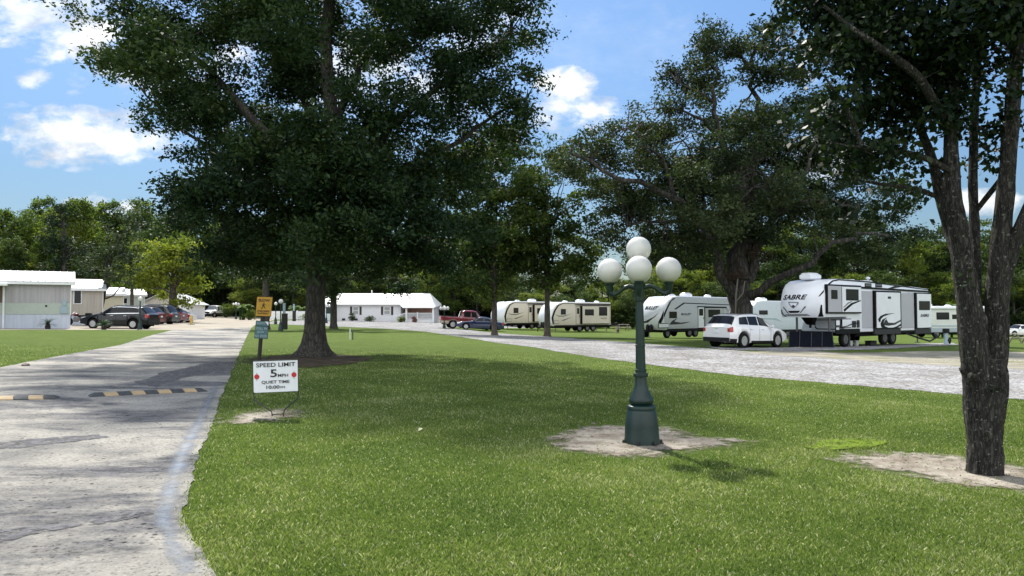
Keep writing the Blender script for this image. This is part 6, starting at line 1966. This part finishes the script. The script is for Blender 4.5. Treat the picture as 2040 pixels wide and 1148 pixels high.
# grey and white trailer behind the white suv
t = travel_trailer('grey and white travel trailer behind the white suv, black swoosh on its side', 1322, 57.5, 1458, 63.5, M['rv_silver'], RW, 1.1, 3.28, 'bullet')
for nm in (t,):
    X2, Z2 = nm.X, nm.Z
    m = nm
m = t
nm.body.data.materials[0] = mat('rv_pale_grey', (.46, .48, .515), .35, var=.03)
t.stripe([(X2(1305) if X2(1305) > .02 else .03, 1.55), (.45, 2.2), (.95, 2.85), (1.5, 3.1), (1.2, 3.1), (.72, 2.8), (.3, 2.25), (.03, 1.9)], RB)
t.stripe([(X2(1343), Z2(1343, 616)), (X2(1360), Z2(1360, 604)), (X2(1362), Z2(1362, 603)), (X2(1456), Z2(1456, 607)), (X2(1456), Z2(1456, 608.5)), (X2(1364), Z2(1364, 604.8)), (X2(1346), Z2(1346, 617))], RB)
t.window(X2(1333), X2(1348), Z2(1340, 634), Z2(1340, 621))
t.text('BULLET', X2(1366.5), Z2(1366, 626), X2(1377) - X2(1356.5), .17, RB, shear=.35, bold=.004)
t.stripe([(X2(1333), Z2(1333, 647)), (X2(1339), Z2(1339, 639)), (X2(1349), Z2(1349, 634)), (X2(1343), Z2(1343, 641)), (X2(1356), Z2(1356, 643)), (X2(1376), Z2(1376, 641)), (X2(1362), Z2(1362, 645)), (X2(1347), Z2(1347, 646.5))], RC)
h_ = t.box('hatch', X2(1311), X2(1332), Z2(1320, 654), Z2(1320, 644), RB); mm_ = MB(); mm_.bevel_box((X2(1311) + .05, -.03, Z2(1320, 654) + .05), (X2(1332) - .05, -.015, Z2(1320, 644) - .05), .01); mm_.build('hatch_leaf', RW, h_)
t.door(X2(1390), X2(1402), Z2(1396, 654), Z2(1396, 611), RW)
so = t.box('slide_out', X2(1403), X2(1442), Z2(1420, 650), Z2(1420, 612), RB, -.02, .06)
q_ = MB(); q_.bevel_box((X2(1404), -.05, Z2(1420, 649)), (X2(1441), -.02, Z2(1420, 614)), .01); q_.build('slide_panel', mat('rv_mid_grey', (.36, .37, .38), .35), so)
t.window(X2(1410), X2(1433), Z2(1420, 632), Z2(1420, 617), -.05, parent=so)
t.stripe([(X2(1388), Z2(1388, 610)), (X2(1388), Z2(1388, 612)), (X2(1448), Z2(1448, 614)), (X2(1448), Z2(1448, 611.5))], RB, -.05, 'awning')
q_ = MB(); q_.tube([(X2(1446), -.1, Z2(1446, 612)), (X2(1451), -.12, Z2(1451, 620)), (X2(1447), -.1, Z2(1447, 632))], .04, 6); q_.tube([(X2(1454), -.05, Z2(1454, 606)), (X2(1454), -.05, Z2(1454, 640))], .05, 6); q_.build('ladder', RW, t.root)
t.wheels((X2(1331), X2(1375), X2(1387)), .36); t.ac(X2(1352), 3.26, .8, .7, .2, 'roof_vent'); t.ac(X2(1384), 3.26, .9, .7, .34); t.ac(X2(1430), 3.25, .5, .5, .25, 'roof_vent')
t.cap_text('BULLET', .0, 2.35, 1.3, .26, RB, .35, .006)
t.cap_shape([(-.95, 1.25), (-.3, 1.32), (.4, 1.62), (.85, 2.0), (.5, 1.6), (-.1, 1.2), (-.7, 1.12)], RC)
t.cap_shape([(.78, 1.2), (1.0, 1.6), (1.16, 2.2), (1.18, 1.5), (1.0, 1.15)], RB)

# beige trailers
def beige(label, pa, Da, pb, Db, px_items, side):
    t = travel_trailer(label, pa, Da, pb, Db, side, RW, 1.05, 3.2, 'beige')
    Xb, Zb = t.X, t.Z
    L_ = t.L
    t.stripe([(.04, 1.5), (.35, 2.25), (.85, 2.85), (1.5, 3.06), (L_ - .05, 3.04), (L_ - .05, 2.98), (1.55, 3.0), (1.0, 2.78), (.55, 2.2), (.3, 1.55), (.35, .8), (.2, .8)], RB)
    f = lambda u: u * L_
    t.window(f(.155), f(.235), 1.85, 2.45)
    t.stripe([(f(.06), 1.9), (f(.12), 1.72), (f(.2), 1.72), (f(.28), 1.86), (f(.34), 1.98), (f(.27), 1.80), (f(.2), 1.64), (f(.12), 1.64)], RC)
    t.stripe([(f(.16), 1.22), (f(.24), 1.38), (f(.34), 1.6), (f(.26), 1.36), (f(.2), 1.2)], RC)
    h = t.box('hatch', f(.045), f(.12), .86, 1.22, RB); q = MB(); q.bevel_box((f(.045) + .03, -.03, .89), (f(.12) - .03, -.015, 1.19), .01); q.build('hatch_leaf', side, h)
    t.door(f(.40), f(.47), .78, 2.75, side)
    so = t.box('slide_out', f(.475), f(.955), .82, 2.82, RB, -.30, .06)
    q = MB(); q.bevel_box((f(.475) + .06, -.33, .86), (f(.955) - .06, -.29, 2.76), .01); q.build('slide_panel', side, so)
    t.window(f(.52), f(.67), 1.75, 2.42, -.33, parent=so); t.window(f(.76), f(.90), 1.72, 2.68, -.33, parent=so)
    t.text('TRACER', f(.84), 1.42, .8, .12, RC, -.345, .2, so)
    t.stripe([(f(.38), 2.86), (f(.99), 2.86), (f(.99), 2.96), (f(.38), 2.96)], RB, -.10, 'awning')
    t.wheels((f(.47), f(.60), f(.70)), .36)
    t.ac(f(.53), 3.18, .9, .7, .34); t.ac(f(.3), 3.18, .5, .5, .2, 'roof_vent'); t.ac(f(.84), 3.18, .5, .5, .2, 'roof_vent')
    q = MB(); q.tube([(L_ + .08, .3, .9), (L_ + .08, .3, 2.9)], .025, 6); q.tube([(L_ + .08, .7, .9), (L_ + .08, .7, 2.9)], .025, 6)
    for i in range(6): q.tube([(L_ + .08, .3, 1.0 + i * .36), (L_ + .08, .7, 1.0 + i * .36)], .018, 5)
    q.build('ladder', M['steel'], t.root)
    return t
beige('beige travel trailer right of the pair, parked nearer in front', 1098, 79, 1217, 83.5, None, M['rv_tan'])
beige('beige travel trailer left of the pair, tucked behind the nearer one', 1004, 84, 1120, 90, None, M['rv_beige'])

# blue-white trailer between the big oak trunk and the fifth wheel
t = travel_trailer('pale blue white trailer between the live oak trunk and tall fifth wheel', 1492, 66, 1640, 72, mat('rv_ice', (.50, .555, .62), .35, var=.04), RW, .6, 3.35, 'ice')
t.window(t.X(1512), t.X(1529), t.Z(1520, 627), t.Z(1520, 618.5)); t.stripe([(t.X(1497), t.Z(1497, 634)), (t.X(1545), t.Z(1545, 634)), (t.X(1560), t.Z(1560, 642)), (t.X(1540), t.Z(1540, 637)), (t.X(1497), t.Z(1497, 636))], M['blue_post'])
t.wheels((t.L * .5, t.L * .6)); t.ac(t.L * .25, 3.33)

# old motorhome behind the fifth wheel
A = G(1849, 674); 
A = Vector((A.x, A.y + .5)); B = A + Vector((7.6, 1.0))
mh = RV('motorhome', 'old white motorhome with blue stripe behind the forked tree', 'motorhome', (A.x, A.y), (B.x, B.y), 2.35,
        [(.1, .55), (.0, .8), (.02, 1.6), (.25, 2.3), (.5, 2.72), (.9, 2.86), (7.5, 2.86), (7.62, 2.7), (7.62, .5), (.4, .5)], mat('rv_old_white', (.60, .62, .60), .4, var=.06), M['rv_old_white'] if 'rv_old_white' in M else RW, .9, .15)
L_ = mh.L
mh.root.scale = (1.12, 1.12, 1.16)
mh.stripe([(0.05, 1.02), (L_ - .02, 1.02), (L_ - .02, 1.13), (.05, 1.13)], M['blue_post']); mh.stripe([(0.05, .55), (L_ - .02, .55), (L_ - .02, .9), (.05, .9)], mat('rv_blue_grey', (.32, .38, .43), .4))
mh.window(.12, .55, 1.55, 2.25); mh.window(1.15, 2.45, 1.65, 2.3); mh.window(2.75, 3.4, 1.7, 2.1); mh.window(4.4, 5.6, 1.65, 2.3)
mh.box('awning', .3, L_ - .3, 2.62, 2.74, RW, -.16, 0)
mh.ac(.4, 2.84, 1.0, .75, .3); mh.ac(3.0, 2.84, .5, .5, .16, 'roof_vent'); mh.wheels((1.2, 5.4), .38); mh.chassis(.5, 7.3, .35, .52)
q = MB(); q.bevel_box((-.02, -.28, 1.35), (.12, -.05, 1.75), .03); q.build('mirror', RB, mh.root)
# ------------------------------------------------------------------ buildings
def house_frame(name, label, cat, a, heading):
    r = empty(name, a, heading); return tag(r, label, cat)

def ribs(m, x0, x1, y0, z0, y1, z1, step, h=.035, w=.03):
    n = int((x1 - x0) / step)
    for i in range(n + 1):
        x = x0 + i * step
        m.add([(x - w, y0, z0 + .002), (x + w, y0, z0 + .002), (x + w, y1, z1 + .002), (x - w, y1, z1 + .002), (x - w * .6, y0, z0 + h), (x + w * .6, y0, z0 + h), (x + w * .6, y1, z1 + h), (x - w * .6, y1, z1 + h)], [(4, 5, 6, 7), (0, 4, 7, 3), (1, 2, 6, 5), (0, 1, 5, 4), (3, 7, 6, 2)])

def mobile_home(label, D, px_right, L_, eave, ridge, side, cols, depth=4.3, heading=0.0, porch=None, windows=(), ribbed=True, drop=0.0, sk=.85):
    """long wall faces us; local x = 0 at its right end, running left as negative x"""
    b = GX(px_right, D); b.z += drop
    root = empty('mobile_home', b, heading); tag(root, label, 'mobile home')
    zs = sk
    m = MB(); m.bbox((-L_, .03, -.3), (-.0, depth - .03, zs)); m.build('skirting', M['skirting'], root)
    m = MB(); m.bbox((-L_, 0, zs + .003), (0, depth, zs + .75)); m.build('lower_wall', cols[1], root)
    m = MB(); m.bbox((-L_, .0, zs + .753), (0, depth, eave)); w = m.build('wall', cols[0], root)
    # gable
    m = MB(); e = .2
    m.add([(0, 0, eave + .003), (0, depth, eave + .003), (0, depth / 2, ridge - .06), (-L_, 0, eave + .003), (-L_, depth, eave + .003), (-L_, depth / 2, ridge - .06)], [(0, 1, 2), (5, 4, 3), (0, 2, 5, 3), (2, 1, 4, 5)]); m.build('gable', cols[0], root)
    m = MB(); o = .32
    th = .07
    for (ya, za, yb, zb_) in ((-o, eave - .06, depth / 2, ridge), (depth + o, eave - .06, depth / 2, ridge)):
        m.add([(-L_ - .2, ya, za), (.25, ya, za), (.25, yb, zb_), (-L_ - .2, yb, zb_), (-L_ - .2, ya, za + th), (.25, ya, za + th), (.25, yb, zb_ + th), (-L_ - .2, yb, zb_ + th)], [(3, 2, 1, 0), (4, 5, 6, 7), (0, 1, 5, 4), (1, 2, 6, 5), (3, 0, 4, 7)])
    if ribbed: ribs(m, -L_ - .1, .2, -o, eave - .06 + th, depth / 2, ridge + th, .42)
    m.build('roof', M['roof_metal'], root)
    m = MB(); m.bbox((-L_ - .2, -o - .02, eave - .19), (.25, -o + .04, eave - .05)); m.bbox((-.02, -.03, zs), (.03, .03, eave - .1)); m.build('fascia', M['white_paint'], root)
    for (x0, x1, z0, z1) in windows:
        f = MB(); f.bbox((x0, -.04, z0), (x1, .0, z1)); fo = f.build('window', M['white_paint'], root)
        f = MB(); f.bbox((x0 + .06, -.055, z0 + .06), (x1 - .06, -.038, z1 - .06)); f.build('pane', M['glass'], fo)
    return root
h1 = mobile_home('nearest mobile home with ribbed metal roof and grey panelled wall', 51.5, 141, 14, 3.2, 3.95, None, (M['siding_grey'], M['siding_sage']), heading=R(31), sk=1.0)
# its porch: dark recess, posts, stairs and rail on the left
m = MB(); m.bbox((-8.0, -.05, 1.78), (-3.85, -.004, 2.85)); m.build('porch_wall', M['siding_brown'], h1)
m = MB(); m.bbox((-3.9, -.09, 0), (-3.78, -.02, 2.85)); m.build('corner_post', M['white_paint'], h1)
m = MB(); m.bbox((-8.0, -1.7, 2.86), (-3.6, -.3, 2.98)); m.build('porch_eave', M['white_paint'], h1)
m = MB()
for i in range(5): m.bbox((-5.1 - i * .28 - .28, -1.25, 0), (-5.1 - i * .28, -.08, .19 * (i + 1)))
m.build('steps', M['white_paint'], h1)
m = MB(); m.tube([(-4.6, -1.3, .95), (-6.6, -1.3, 2.0)], .045, 6); m.tube([(-4.6, -1.3, .45), (-6.6, -1.3, 1.4)], .035, 6)
for i in range(9):
    x = -4.65 - i * .24; z = .45 + (-(x + 4.6)) * .5
    m.bbox((x - .02, -1.32, z - .35 if i in (0, 8) else z), (x + .02, -1.28, z + .52))
m.build('stair_rail', M['white_paint'], h1)
m = MB(); m.bbox((-.62, -.10, 1.05), (-.18, 0, 1.55)); m.bbox((-.5, -.08, 1.58), (-.25, 0, 1.95)); m.build('meter_box', M['blue_post'], h1)
m = MB(); m.bbox((-1.5, -.03, 1.5), (-1.38, 0, 1.62)); m.build('outlet', M['plastic_black'], h1)
mobile_home('tan mobile home with one dark window behind the motorcycle', 63, 205, 12, 3.05, 3.85, None, (M['siding_tan'], M['siding_tan']), heading=R(31), windows=[(-2.15, -1.55, 1.75, 3.0)], sk=.8, ribbed=False)
mobile_home('pale yellow mobile home behind the leaning tree', 76, 246, 11, 2.85, 3.5, None, (M['siding_yellow'], M['siding_yellow']), heading=R(31), sk=.7, ribbed=False)
mobile_home('pale mint mobile home with small dark window', 86, 288, 10, 2.95, 3.6, None, (M['siding_mint'], M['siding_mint']), heading=R(31), windows=[(-2.35, -1.75, 1.9, 2.6)], sk=.7, ribbed=False)
def garage():
    b = GX(328, 98); root = empty('garage', b, R(3)); tag(root, 'low pale gabled garage behind the row of parked cars', 'garage')
    w, d = 3.1, 6
    m = MB(); m.bbox((-w, 0, -.2), (-w + 1.0, d, 1.95)); m.bbox((w - 1.9, 0, -.2), (w, d, 1.95)); m.bbox((-w + 1.0, .6, -.2), (w - 1.9, d, 1.95)); m.build('wall', M['house_white'], root)
    m = MB(); m.add([(-w - .3, -.01, 1.95), (w + .3, -.01, 1.95), (0, -.01, 3.45), (-w - .3, .12, 1.95), (w + .3, .12, 1.95), (0, .12, 3.45)], [(0, 1, 2), (5, 4, 3), (1, 0, 3, 4)]); m.build('gable', M['siding_tan'], root)
    m = MB()
    for sg in (-1, 1):
        m.add([(sg * (w + .5), -.4, 1.84), (0, -.4, 3.52), (0, d + .3, 3.52), (sg * (w + .5), d + .3, 1.84), (sg * (w + .5), -.4, 1.92), (0, -.4, 3.60), (0, d + .3, 3.60), (sg * (w + .5), d + .3, 1.92)], [(0, 1, 2, 3), (7, 6, 5, 4), (0, 4, 5, 1), (3, 2, 6, 7), (0, 3, 7, 4)])
    m.build('roof', M['roof_metal'], root)
    m = MB(); m.bbox((-w + 1.02, .5, -.1), (w - 1.92, .59, 1.9)); m.build('door', M['rv_charcoal'], root)
garage()

def white_house():
    D = 103
    a = GX(640, D); root = empty('white_house', (a.x, a.y, GX(750, D).z), R(-1.5)); tag(root, 'long white house with bright roof, dark shutters and railed porch', 'house')
    s = F / D
    q = lambda px: (px - 640) / s
    wall = M['house_white']
    e = 2.25
    z = lambda py: (641 - py) / s
    x0, x1, x2 = q(634), q(799), q(866)
    zt = z(605.5)
    m = MB(); m.bbox((x0, 0, -.4), (x1, 7.5, zt)); m.bbox((x1, 2.4, -.4), (x2 - .3, 7.5, zt)); m.build('wall', wall, root)
    m = MB(); m.bbox((x1 + .003, 2.3, z(624)), (x2 - .6, 2.395, zt)); m.build('porch_wall', M['brick_red'], root)
    m = MB(); m.bbox((x1 + .003, 2.25, z(636)), (x2 - .6, 2.398, z(624) - .003)); m.build('porch_wall', mat('porch_shade', (.045, .043, .04), .7), root)  # porch shade behind the railing put into a dark wall colour
    # roof with porch apron and sloped right end
    zr = z(583.5); o = .5
    m = MB()
    A = [(x0, -o, zt - .02), (q(798), -o, zt - .02), (q(806), -o - .7, z(612) + .0), (q(868), -o - .7, z(612)), (q(868), 8.0, zt - .02), (x0, 8.0, zt - .02), (x0, 3.75, zr), (q(850), 3.75, zr)]
    m.add(A, [(0, 1, 7, 6), (1, 2, 3, 7), (3, 4, 7), (4, 5, 6, 7)])
    th = -.14
    m.add([(p[0], p[1], p[2] + th) for p in A], [(6, 7, 1, 0), (7, 3, 2, 1), (7, 4, 3), (7, 6, 5, 4)])
    m.add([A[0], A[1], A[2], A[3], A[4]] + [(p[0], p[1], p[2] + th) for p in A[:5]], [(0, 5, 6, 1), (1, 6, 7, 2), (2, 7, 8, 3), (3, 8, 9, 4)])
    m.build('roof', M['roof_white'], root)
    m = MB(); m.lathe([(.07, zr - .1), (.07, zr + .45)], 8, (q(730), 3.6, 0)); m.build('roof_pipe', M['white_paint'], root)
    for (a_, b_) in ((698, 721), (760, 784)):
        w0, w1 = q(a_ + 5.5), q(b_ - 5.5)
        f = MB(); f.bbox((w0, -.06, z(627)), (w1, 0, z(611))); fo = f.build('window', M['white_paint'], root)
        f = MB(); f.bbox((w0 + .08, -.075, z(627) + .08), (w1 - .08, -.058, (z(627) + z(611)) / 2 - .03)); f.bbox((w0 + .08, -.075, (z(627) + z(611)) / 2 + .03), (w1 - .08, -.058, z(611) - .08)); f.build('pane', mat('window_pale', (.32, .33, .32), .2), fo)
        for (c0, c1) in ((a_, a_ + 4), (b_ - 4, b_)):
            f = MB(); f.bbox((q(c0), -.05, z(627.5)), (q(c1), 0, z(611)))
            for i in range(10): f.bbox((q(c0) + .04, -.062, z(627.5) + .06 + i * .11), (q(c1) - .04, -.05, z(627.5) + .11 + i * .11))
            f.build('shutter', M['shutter'], root)
    # porch deck, columns, railing, ramp rail
    m = MB(); m.bbox((x1 + .003, -.6, -.3), (x2 - .05, 2.38, z(636))); m.build('porch_deck', M['white_paint'], root)
    for px in (812, 865):
        f = MB(); f.bbox((q(px) - .12, -.75, -.2), (q(px) + .12, -.51, z(613))); f.build('column', M['white_paint'], root)
    m = MB(); m.bbox((q(813), -.68, z(624.5)), (q(864), -.62, z(623.5))); m.bbox((q(813), -.68, z(635)), (q(864), -.62, z(634)))
    n = 34
    for i in range(n): xx = q(813) + (q(864) - q(813)) * (i + .5) / n; m.bbox((xx - .025, -.67, z(634.5)), (xx + .025, -.63, z(624)))
    m.bbox((q(834) - .08, -.7, -.2), (q(834) + .08, -.6, z(622)))
    m.build('railing', M['white_paint'], root)
    m = MB(); m.tube([(q(811), -.65, z(624)), (q(790), -1.6, z(630))], .05, 6); m.tube([(q(811), -.65, z(634)), (q(790), -1.6, z(639))], .04, 6)
    for i in range(14):
        t = i / 13; p = Vector((q(811), -.65, z(634))).lerp(Vector((q(790), -1.6, z(639))), t); m.bbox((p.x - .02, p.y - .02, p.z), (p.x + .02, p.y + .02, p.z + .68))
    m.build('ramp_rail', M['white_paint'], root)
    for px in (685, 710):
        f = MB(); f.bbox((q(px) - .22, -.03, z(638.5)), (q(px) + .22, 0, z(634.5))); f.build('foundation_vent', M['rv_charcoal'], root)
white_house()

def fence(label, pa, pb, hp, n):
    a, b = GX(*pa), GX(*pb); d = b - a; s = F / a.y; H = hp / s
    root = empty('picket_fence', a, math.atan2(d.y, d.x)); tag(root, label, 'fence')
    L_ = d.length; dz = d.z
    m = MB()
    for z_ in (.2, .85): m.bbox((0, -.03, H * z_ - .06), (L_, .03, H * z_ + .06))
    m.build('rail', M['white_paint'], root)
    m = MB()
    for i in range(n): x = L_ * (i + .5) / n; m.bbox((x - .06, -.06, .05), (x + .06, -.032, H))
    m.build('picket_panel', M['white_paint'], root)
    for i in range(5): x = L_ * i / 4; m = MB(); m.bbox((x - .09, -.02, -.1), (x + .09, .12, H + .1)); m.build('post', M['white_paint'], root)
fence('white picket fence behind the oak trunk at the end of the white house', (540, 106), (645, 106), 17, 60)
def ac_unit():
    b = GX(648, 101); root = empty('utility_cabinet', b); tag(root, 'pale green utility cabinet between the two oak trunks', 'cabinet')
    m = MB(); m.bevel_box((-.8, -.4, 0), (.9, .4, 1.0), .05); m.build('cabinet', M['siding_mint'], root)
    m = MB(); m.bevel_box((-.3, -.45, .12), (.2, -.39, .4), .01); m.build('grille', M['rv_charcoal'], root)
    m = MB(); m.bbox((.05, .45, 0), (.95, .6, 2.6)); m.build('panel', M['lamp_green'], root)
ac_unit()
def post_row():
    for i, (px, D_) in enumerate(((1229, 118), (1255.5, 112), (1270, 112))):
        b = GX(px, D_); m = MB(); m.lathe([(.15, -.1), (.15, 1.5), (.10, 1.6)], 10); root = empty('white_post', b); tag(root, ['short white post on the far road behind the beige trailer', 'white post left of the far gate bar', 'white post right of the far gate bar'][i], 'post'); m.build('post', M['white_paint'], root, smooth=40)
        m = MB(); m.lathe([(.17, -.1), (.17, .12)], 10); m.build('base', M['concrete'], root)
post_row()

# ------------------------------------------------------------------ garden plants
def sago(px, by, wpx, hpx, label, n=34, seed=1, group=None):
    b = G(px, by); s = F / b.y; wd, H = wpx / s / 2, hpx / s
    root = empty('sago_palm', b); tag(root, label, 'palm', group)
    th = H * .5
    m = MB(); g = random.Random(seed)
    m.tube([(0, 0, -.03), (0, 0, th * .4), (.02, 0, th)], [th * .42, th * .5, th * .34], 12, wob=.12, seed=seed); m.build('trunk', mat('sago_bark', (.035, .025, .02), .9, var=.4, scale=12), root)
    V = []
    for i in range(n):
        a = 2 * PI * i / n + g.uniform(-.1, .1); el = g.choice((.15, .45, .8, 1.1)) + g.uniform(-.1, .1)
        prev = None; L_ = wd * g.uniform(.9, 1.1)
        for k in range(9):
            t = k / 8
            r = L_ * t * math.cos(el * (1 - t * .3)); z = th + L_ * t * math.sin(el) - t * t * L_ * .35
            c = Vector((r * math.cos(a), r * math.sin(a), z))
            if prev is not None:
                d = (c - prev); sd = d.cross(Vector((0, 0, 1)));
                if sd.length < 1e-5: sd = Vector((1, 0, 0))
                sd.normalize()
                w = .17 * L_ * (1 - t * .6)
                # leaflets both sides
                for q in (-1, 1):
                    for h_ in (0, .5):
                        o_ = prev.lerp(c, h_); tip = o_ + sd * q * w + d.normalized() * w * .7 + Vector((0, 0, -.02))
                        V.append([o_, o_ + d * .32, tip, o_ - d * .02])
            prev = c
    Vn = np.array([[tuple(p) for p in q] for q in V])
    o = quads('frond', Vn, rng.uniform(0, 1, len(Vn)), M['sago_leaf']); o.name = 'crown'; o.parent = root
sago(95, 656, 40, 20, 'sago palm with open fronds in front of the nearest mobile home wall', 30, 1)
sago(207, 657, 36, 20, 'rounder sago palm in front of the black suv', 44, 2)

def shrub(px, by, wpx, hpx, label, leafm, seed, cat='shrub', name='shrub', D=None, ll=.14, lw=.07, n=900):
    b = GX(px, D) if D else G(px, by); s = F / b.y; wd, H = wpx / s / 2, hpx / s
    root = empty(name, b); tag(root, label, cat)
    g = random.Random(seed); lobes = []
    for i in range(9):
        a = g.uniform(0, 6.28); q = g.uniform(0, .6) * wd; z = g.uniform(.3, .75) * H
        lobes.append(((b.x + q * math.cos(a), b.y + q * math.sin(a) * .7, b.z + z), (wd * .5, wd * .4, H * .3)))
    C, lid = clumps_in(lobes, 1, seed, .3, 9)
    m = MB()
    for i in range(6):
        c = lobes[i][0]; m.tube([(b.x, b.y, b.z - .03), c], [.03, .012], 5, cap=False)
    trunk_build(root, m, M['plain_bark'], 'stems')
    crown_obj(root, C, wd * .13, max(8, n // len(C)), ll, lw, leafm, seed, name='foliage')
shrub(702, 642, 20, 18, 'loose shrub beneath the left shuttered window', M['ash_leaf'], 501, D=101.5)
shrub(736, 642, 30, 13, 'wide low shrub midway along the white house', M['ash_leaf'], 502, D=101.5)
shrub(800, 643, 20, 12, 'green shrub at the foot of the porch ramp', M['wood_leaf'], 503, D=100.3)
shrub(826, 643, 14, 12, 'reddish flowering shrub before the porch railing', mat('red_foliage', (.22, .10, .08), .8, var=.4, scale=5), 504, D=100.8)
shrub(610, 640, 40, 12, 'low green bush in front of the white fence', M['wood_leaf'], 505, D=102)
shrub(500, 636, 40, 20, 'rounded green bush under the banana plants', M['wood_leaf'], 506, D=100, n=1500)
shrub(452, 634, 36, 18, 'dark low bush beside the sunlit yard', M['wood_leaf_dark'], 507, D=118, n=1200)

def banana(px, D, hpx, label, n, seed, wide=1.0):
    b = GX(px, D); s = F / D; H = hpx / s
    root = empty('banana_plant', b); tag(root, label, 'plant')
    g = random.Random(seed); m = MB(); V = []
    for st in range(4):
        bx, by = g.uniform(-.8, .8) * wide, g.uniform(-.6, .6); hh = H * g.uniform(.45, .65)
        m.tube([(bx, by, -.05), (bx * 1.1, by, hh)], [.14, .08], 8)
        for i in range(n):
            a = g.uniform(0, 6.28); el = g.uniform(.5, 1.3); L_ = H * g.uniform(.35, .55); prev = None
            for k in range(7):
                t = k / 6
                c = Vector((bx * 1.1 + L_ * t * math.cos(el) * math.cos(a), by + L_ * t * math.cos(el) * math.sin(a), hh + L_ * (t * math.sin(el) - t * t * .75)))
                if prev is not None:
                    d = c - prev; sd = d.cross(Vector((0, 0, 1))); sd = sd.normalized() if sd.length > 1e-5 else Vector((1, 0, 0))
                    w0 = .34 * math.sin(PI * min(1, (k - 1) / 6 + .12)) ; w1 = .34 * math.sin(PI * min(1, t)) + .02
                    for q in (-1, 1): V.append([prev, c, c + sd * q * w1 - Vector((0, 0, .06)), prev + sd * q * w0 - Vector((0, 0, .06))])
                prev = c
    m.build('stem', M['palm_leaf'], root)
    Vn = np.array([[tuple(p) for p in q] for q in V]); o = quads('foliage', Vn, rng.uniform(.2, 1, len(Vn)), M['palm_leaf']); o.parent = root
banana(488, 101, 42, 'pale green banana plants at the bend of the driveway', 6, 601, 1.3)
banana(598, 108, 40, 'banana plant with drooping fronds behind the white fence', 6, 602, 1.2)
banana(640, 110, 38, 'banana plant partly hidden behind the big oak trunk', 6, 603)
banana(1240, 116, 36, 'banana plant on the dark wood edge above the far picnic table', 5, 604)
banana(1885, 82, 90, 'tall banana plant behind the motorhome', 6, 605, .8)

# the closed foot of the wood: one mass of undergrowth nobody could count
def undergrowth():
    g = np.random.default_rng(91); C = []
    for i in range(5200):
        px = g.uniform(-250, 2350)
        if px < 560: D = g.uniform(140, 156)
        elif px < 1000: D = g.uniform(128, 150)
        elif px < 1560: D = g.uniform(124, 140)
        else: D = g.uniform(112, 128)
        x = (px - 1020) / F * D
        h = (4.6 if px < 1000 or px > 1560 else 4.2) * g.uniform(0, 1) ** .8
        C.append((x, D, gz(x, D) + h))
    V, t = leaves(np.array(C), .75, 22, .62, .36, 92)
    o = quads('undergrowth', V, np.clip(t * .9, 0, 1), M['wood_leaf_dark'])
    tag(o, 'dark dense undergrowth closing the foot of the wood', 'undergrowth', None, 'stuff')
undergrowth()
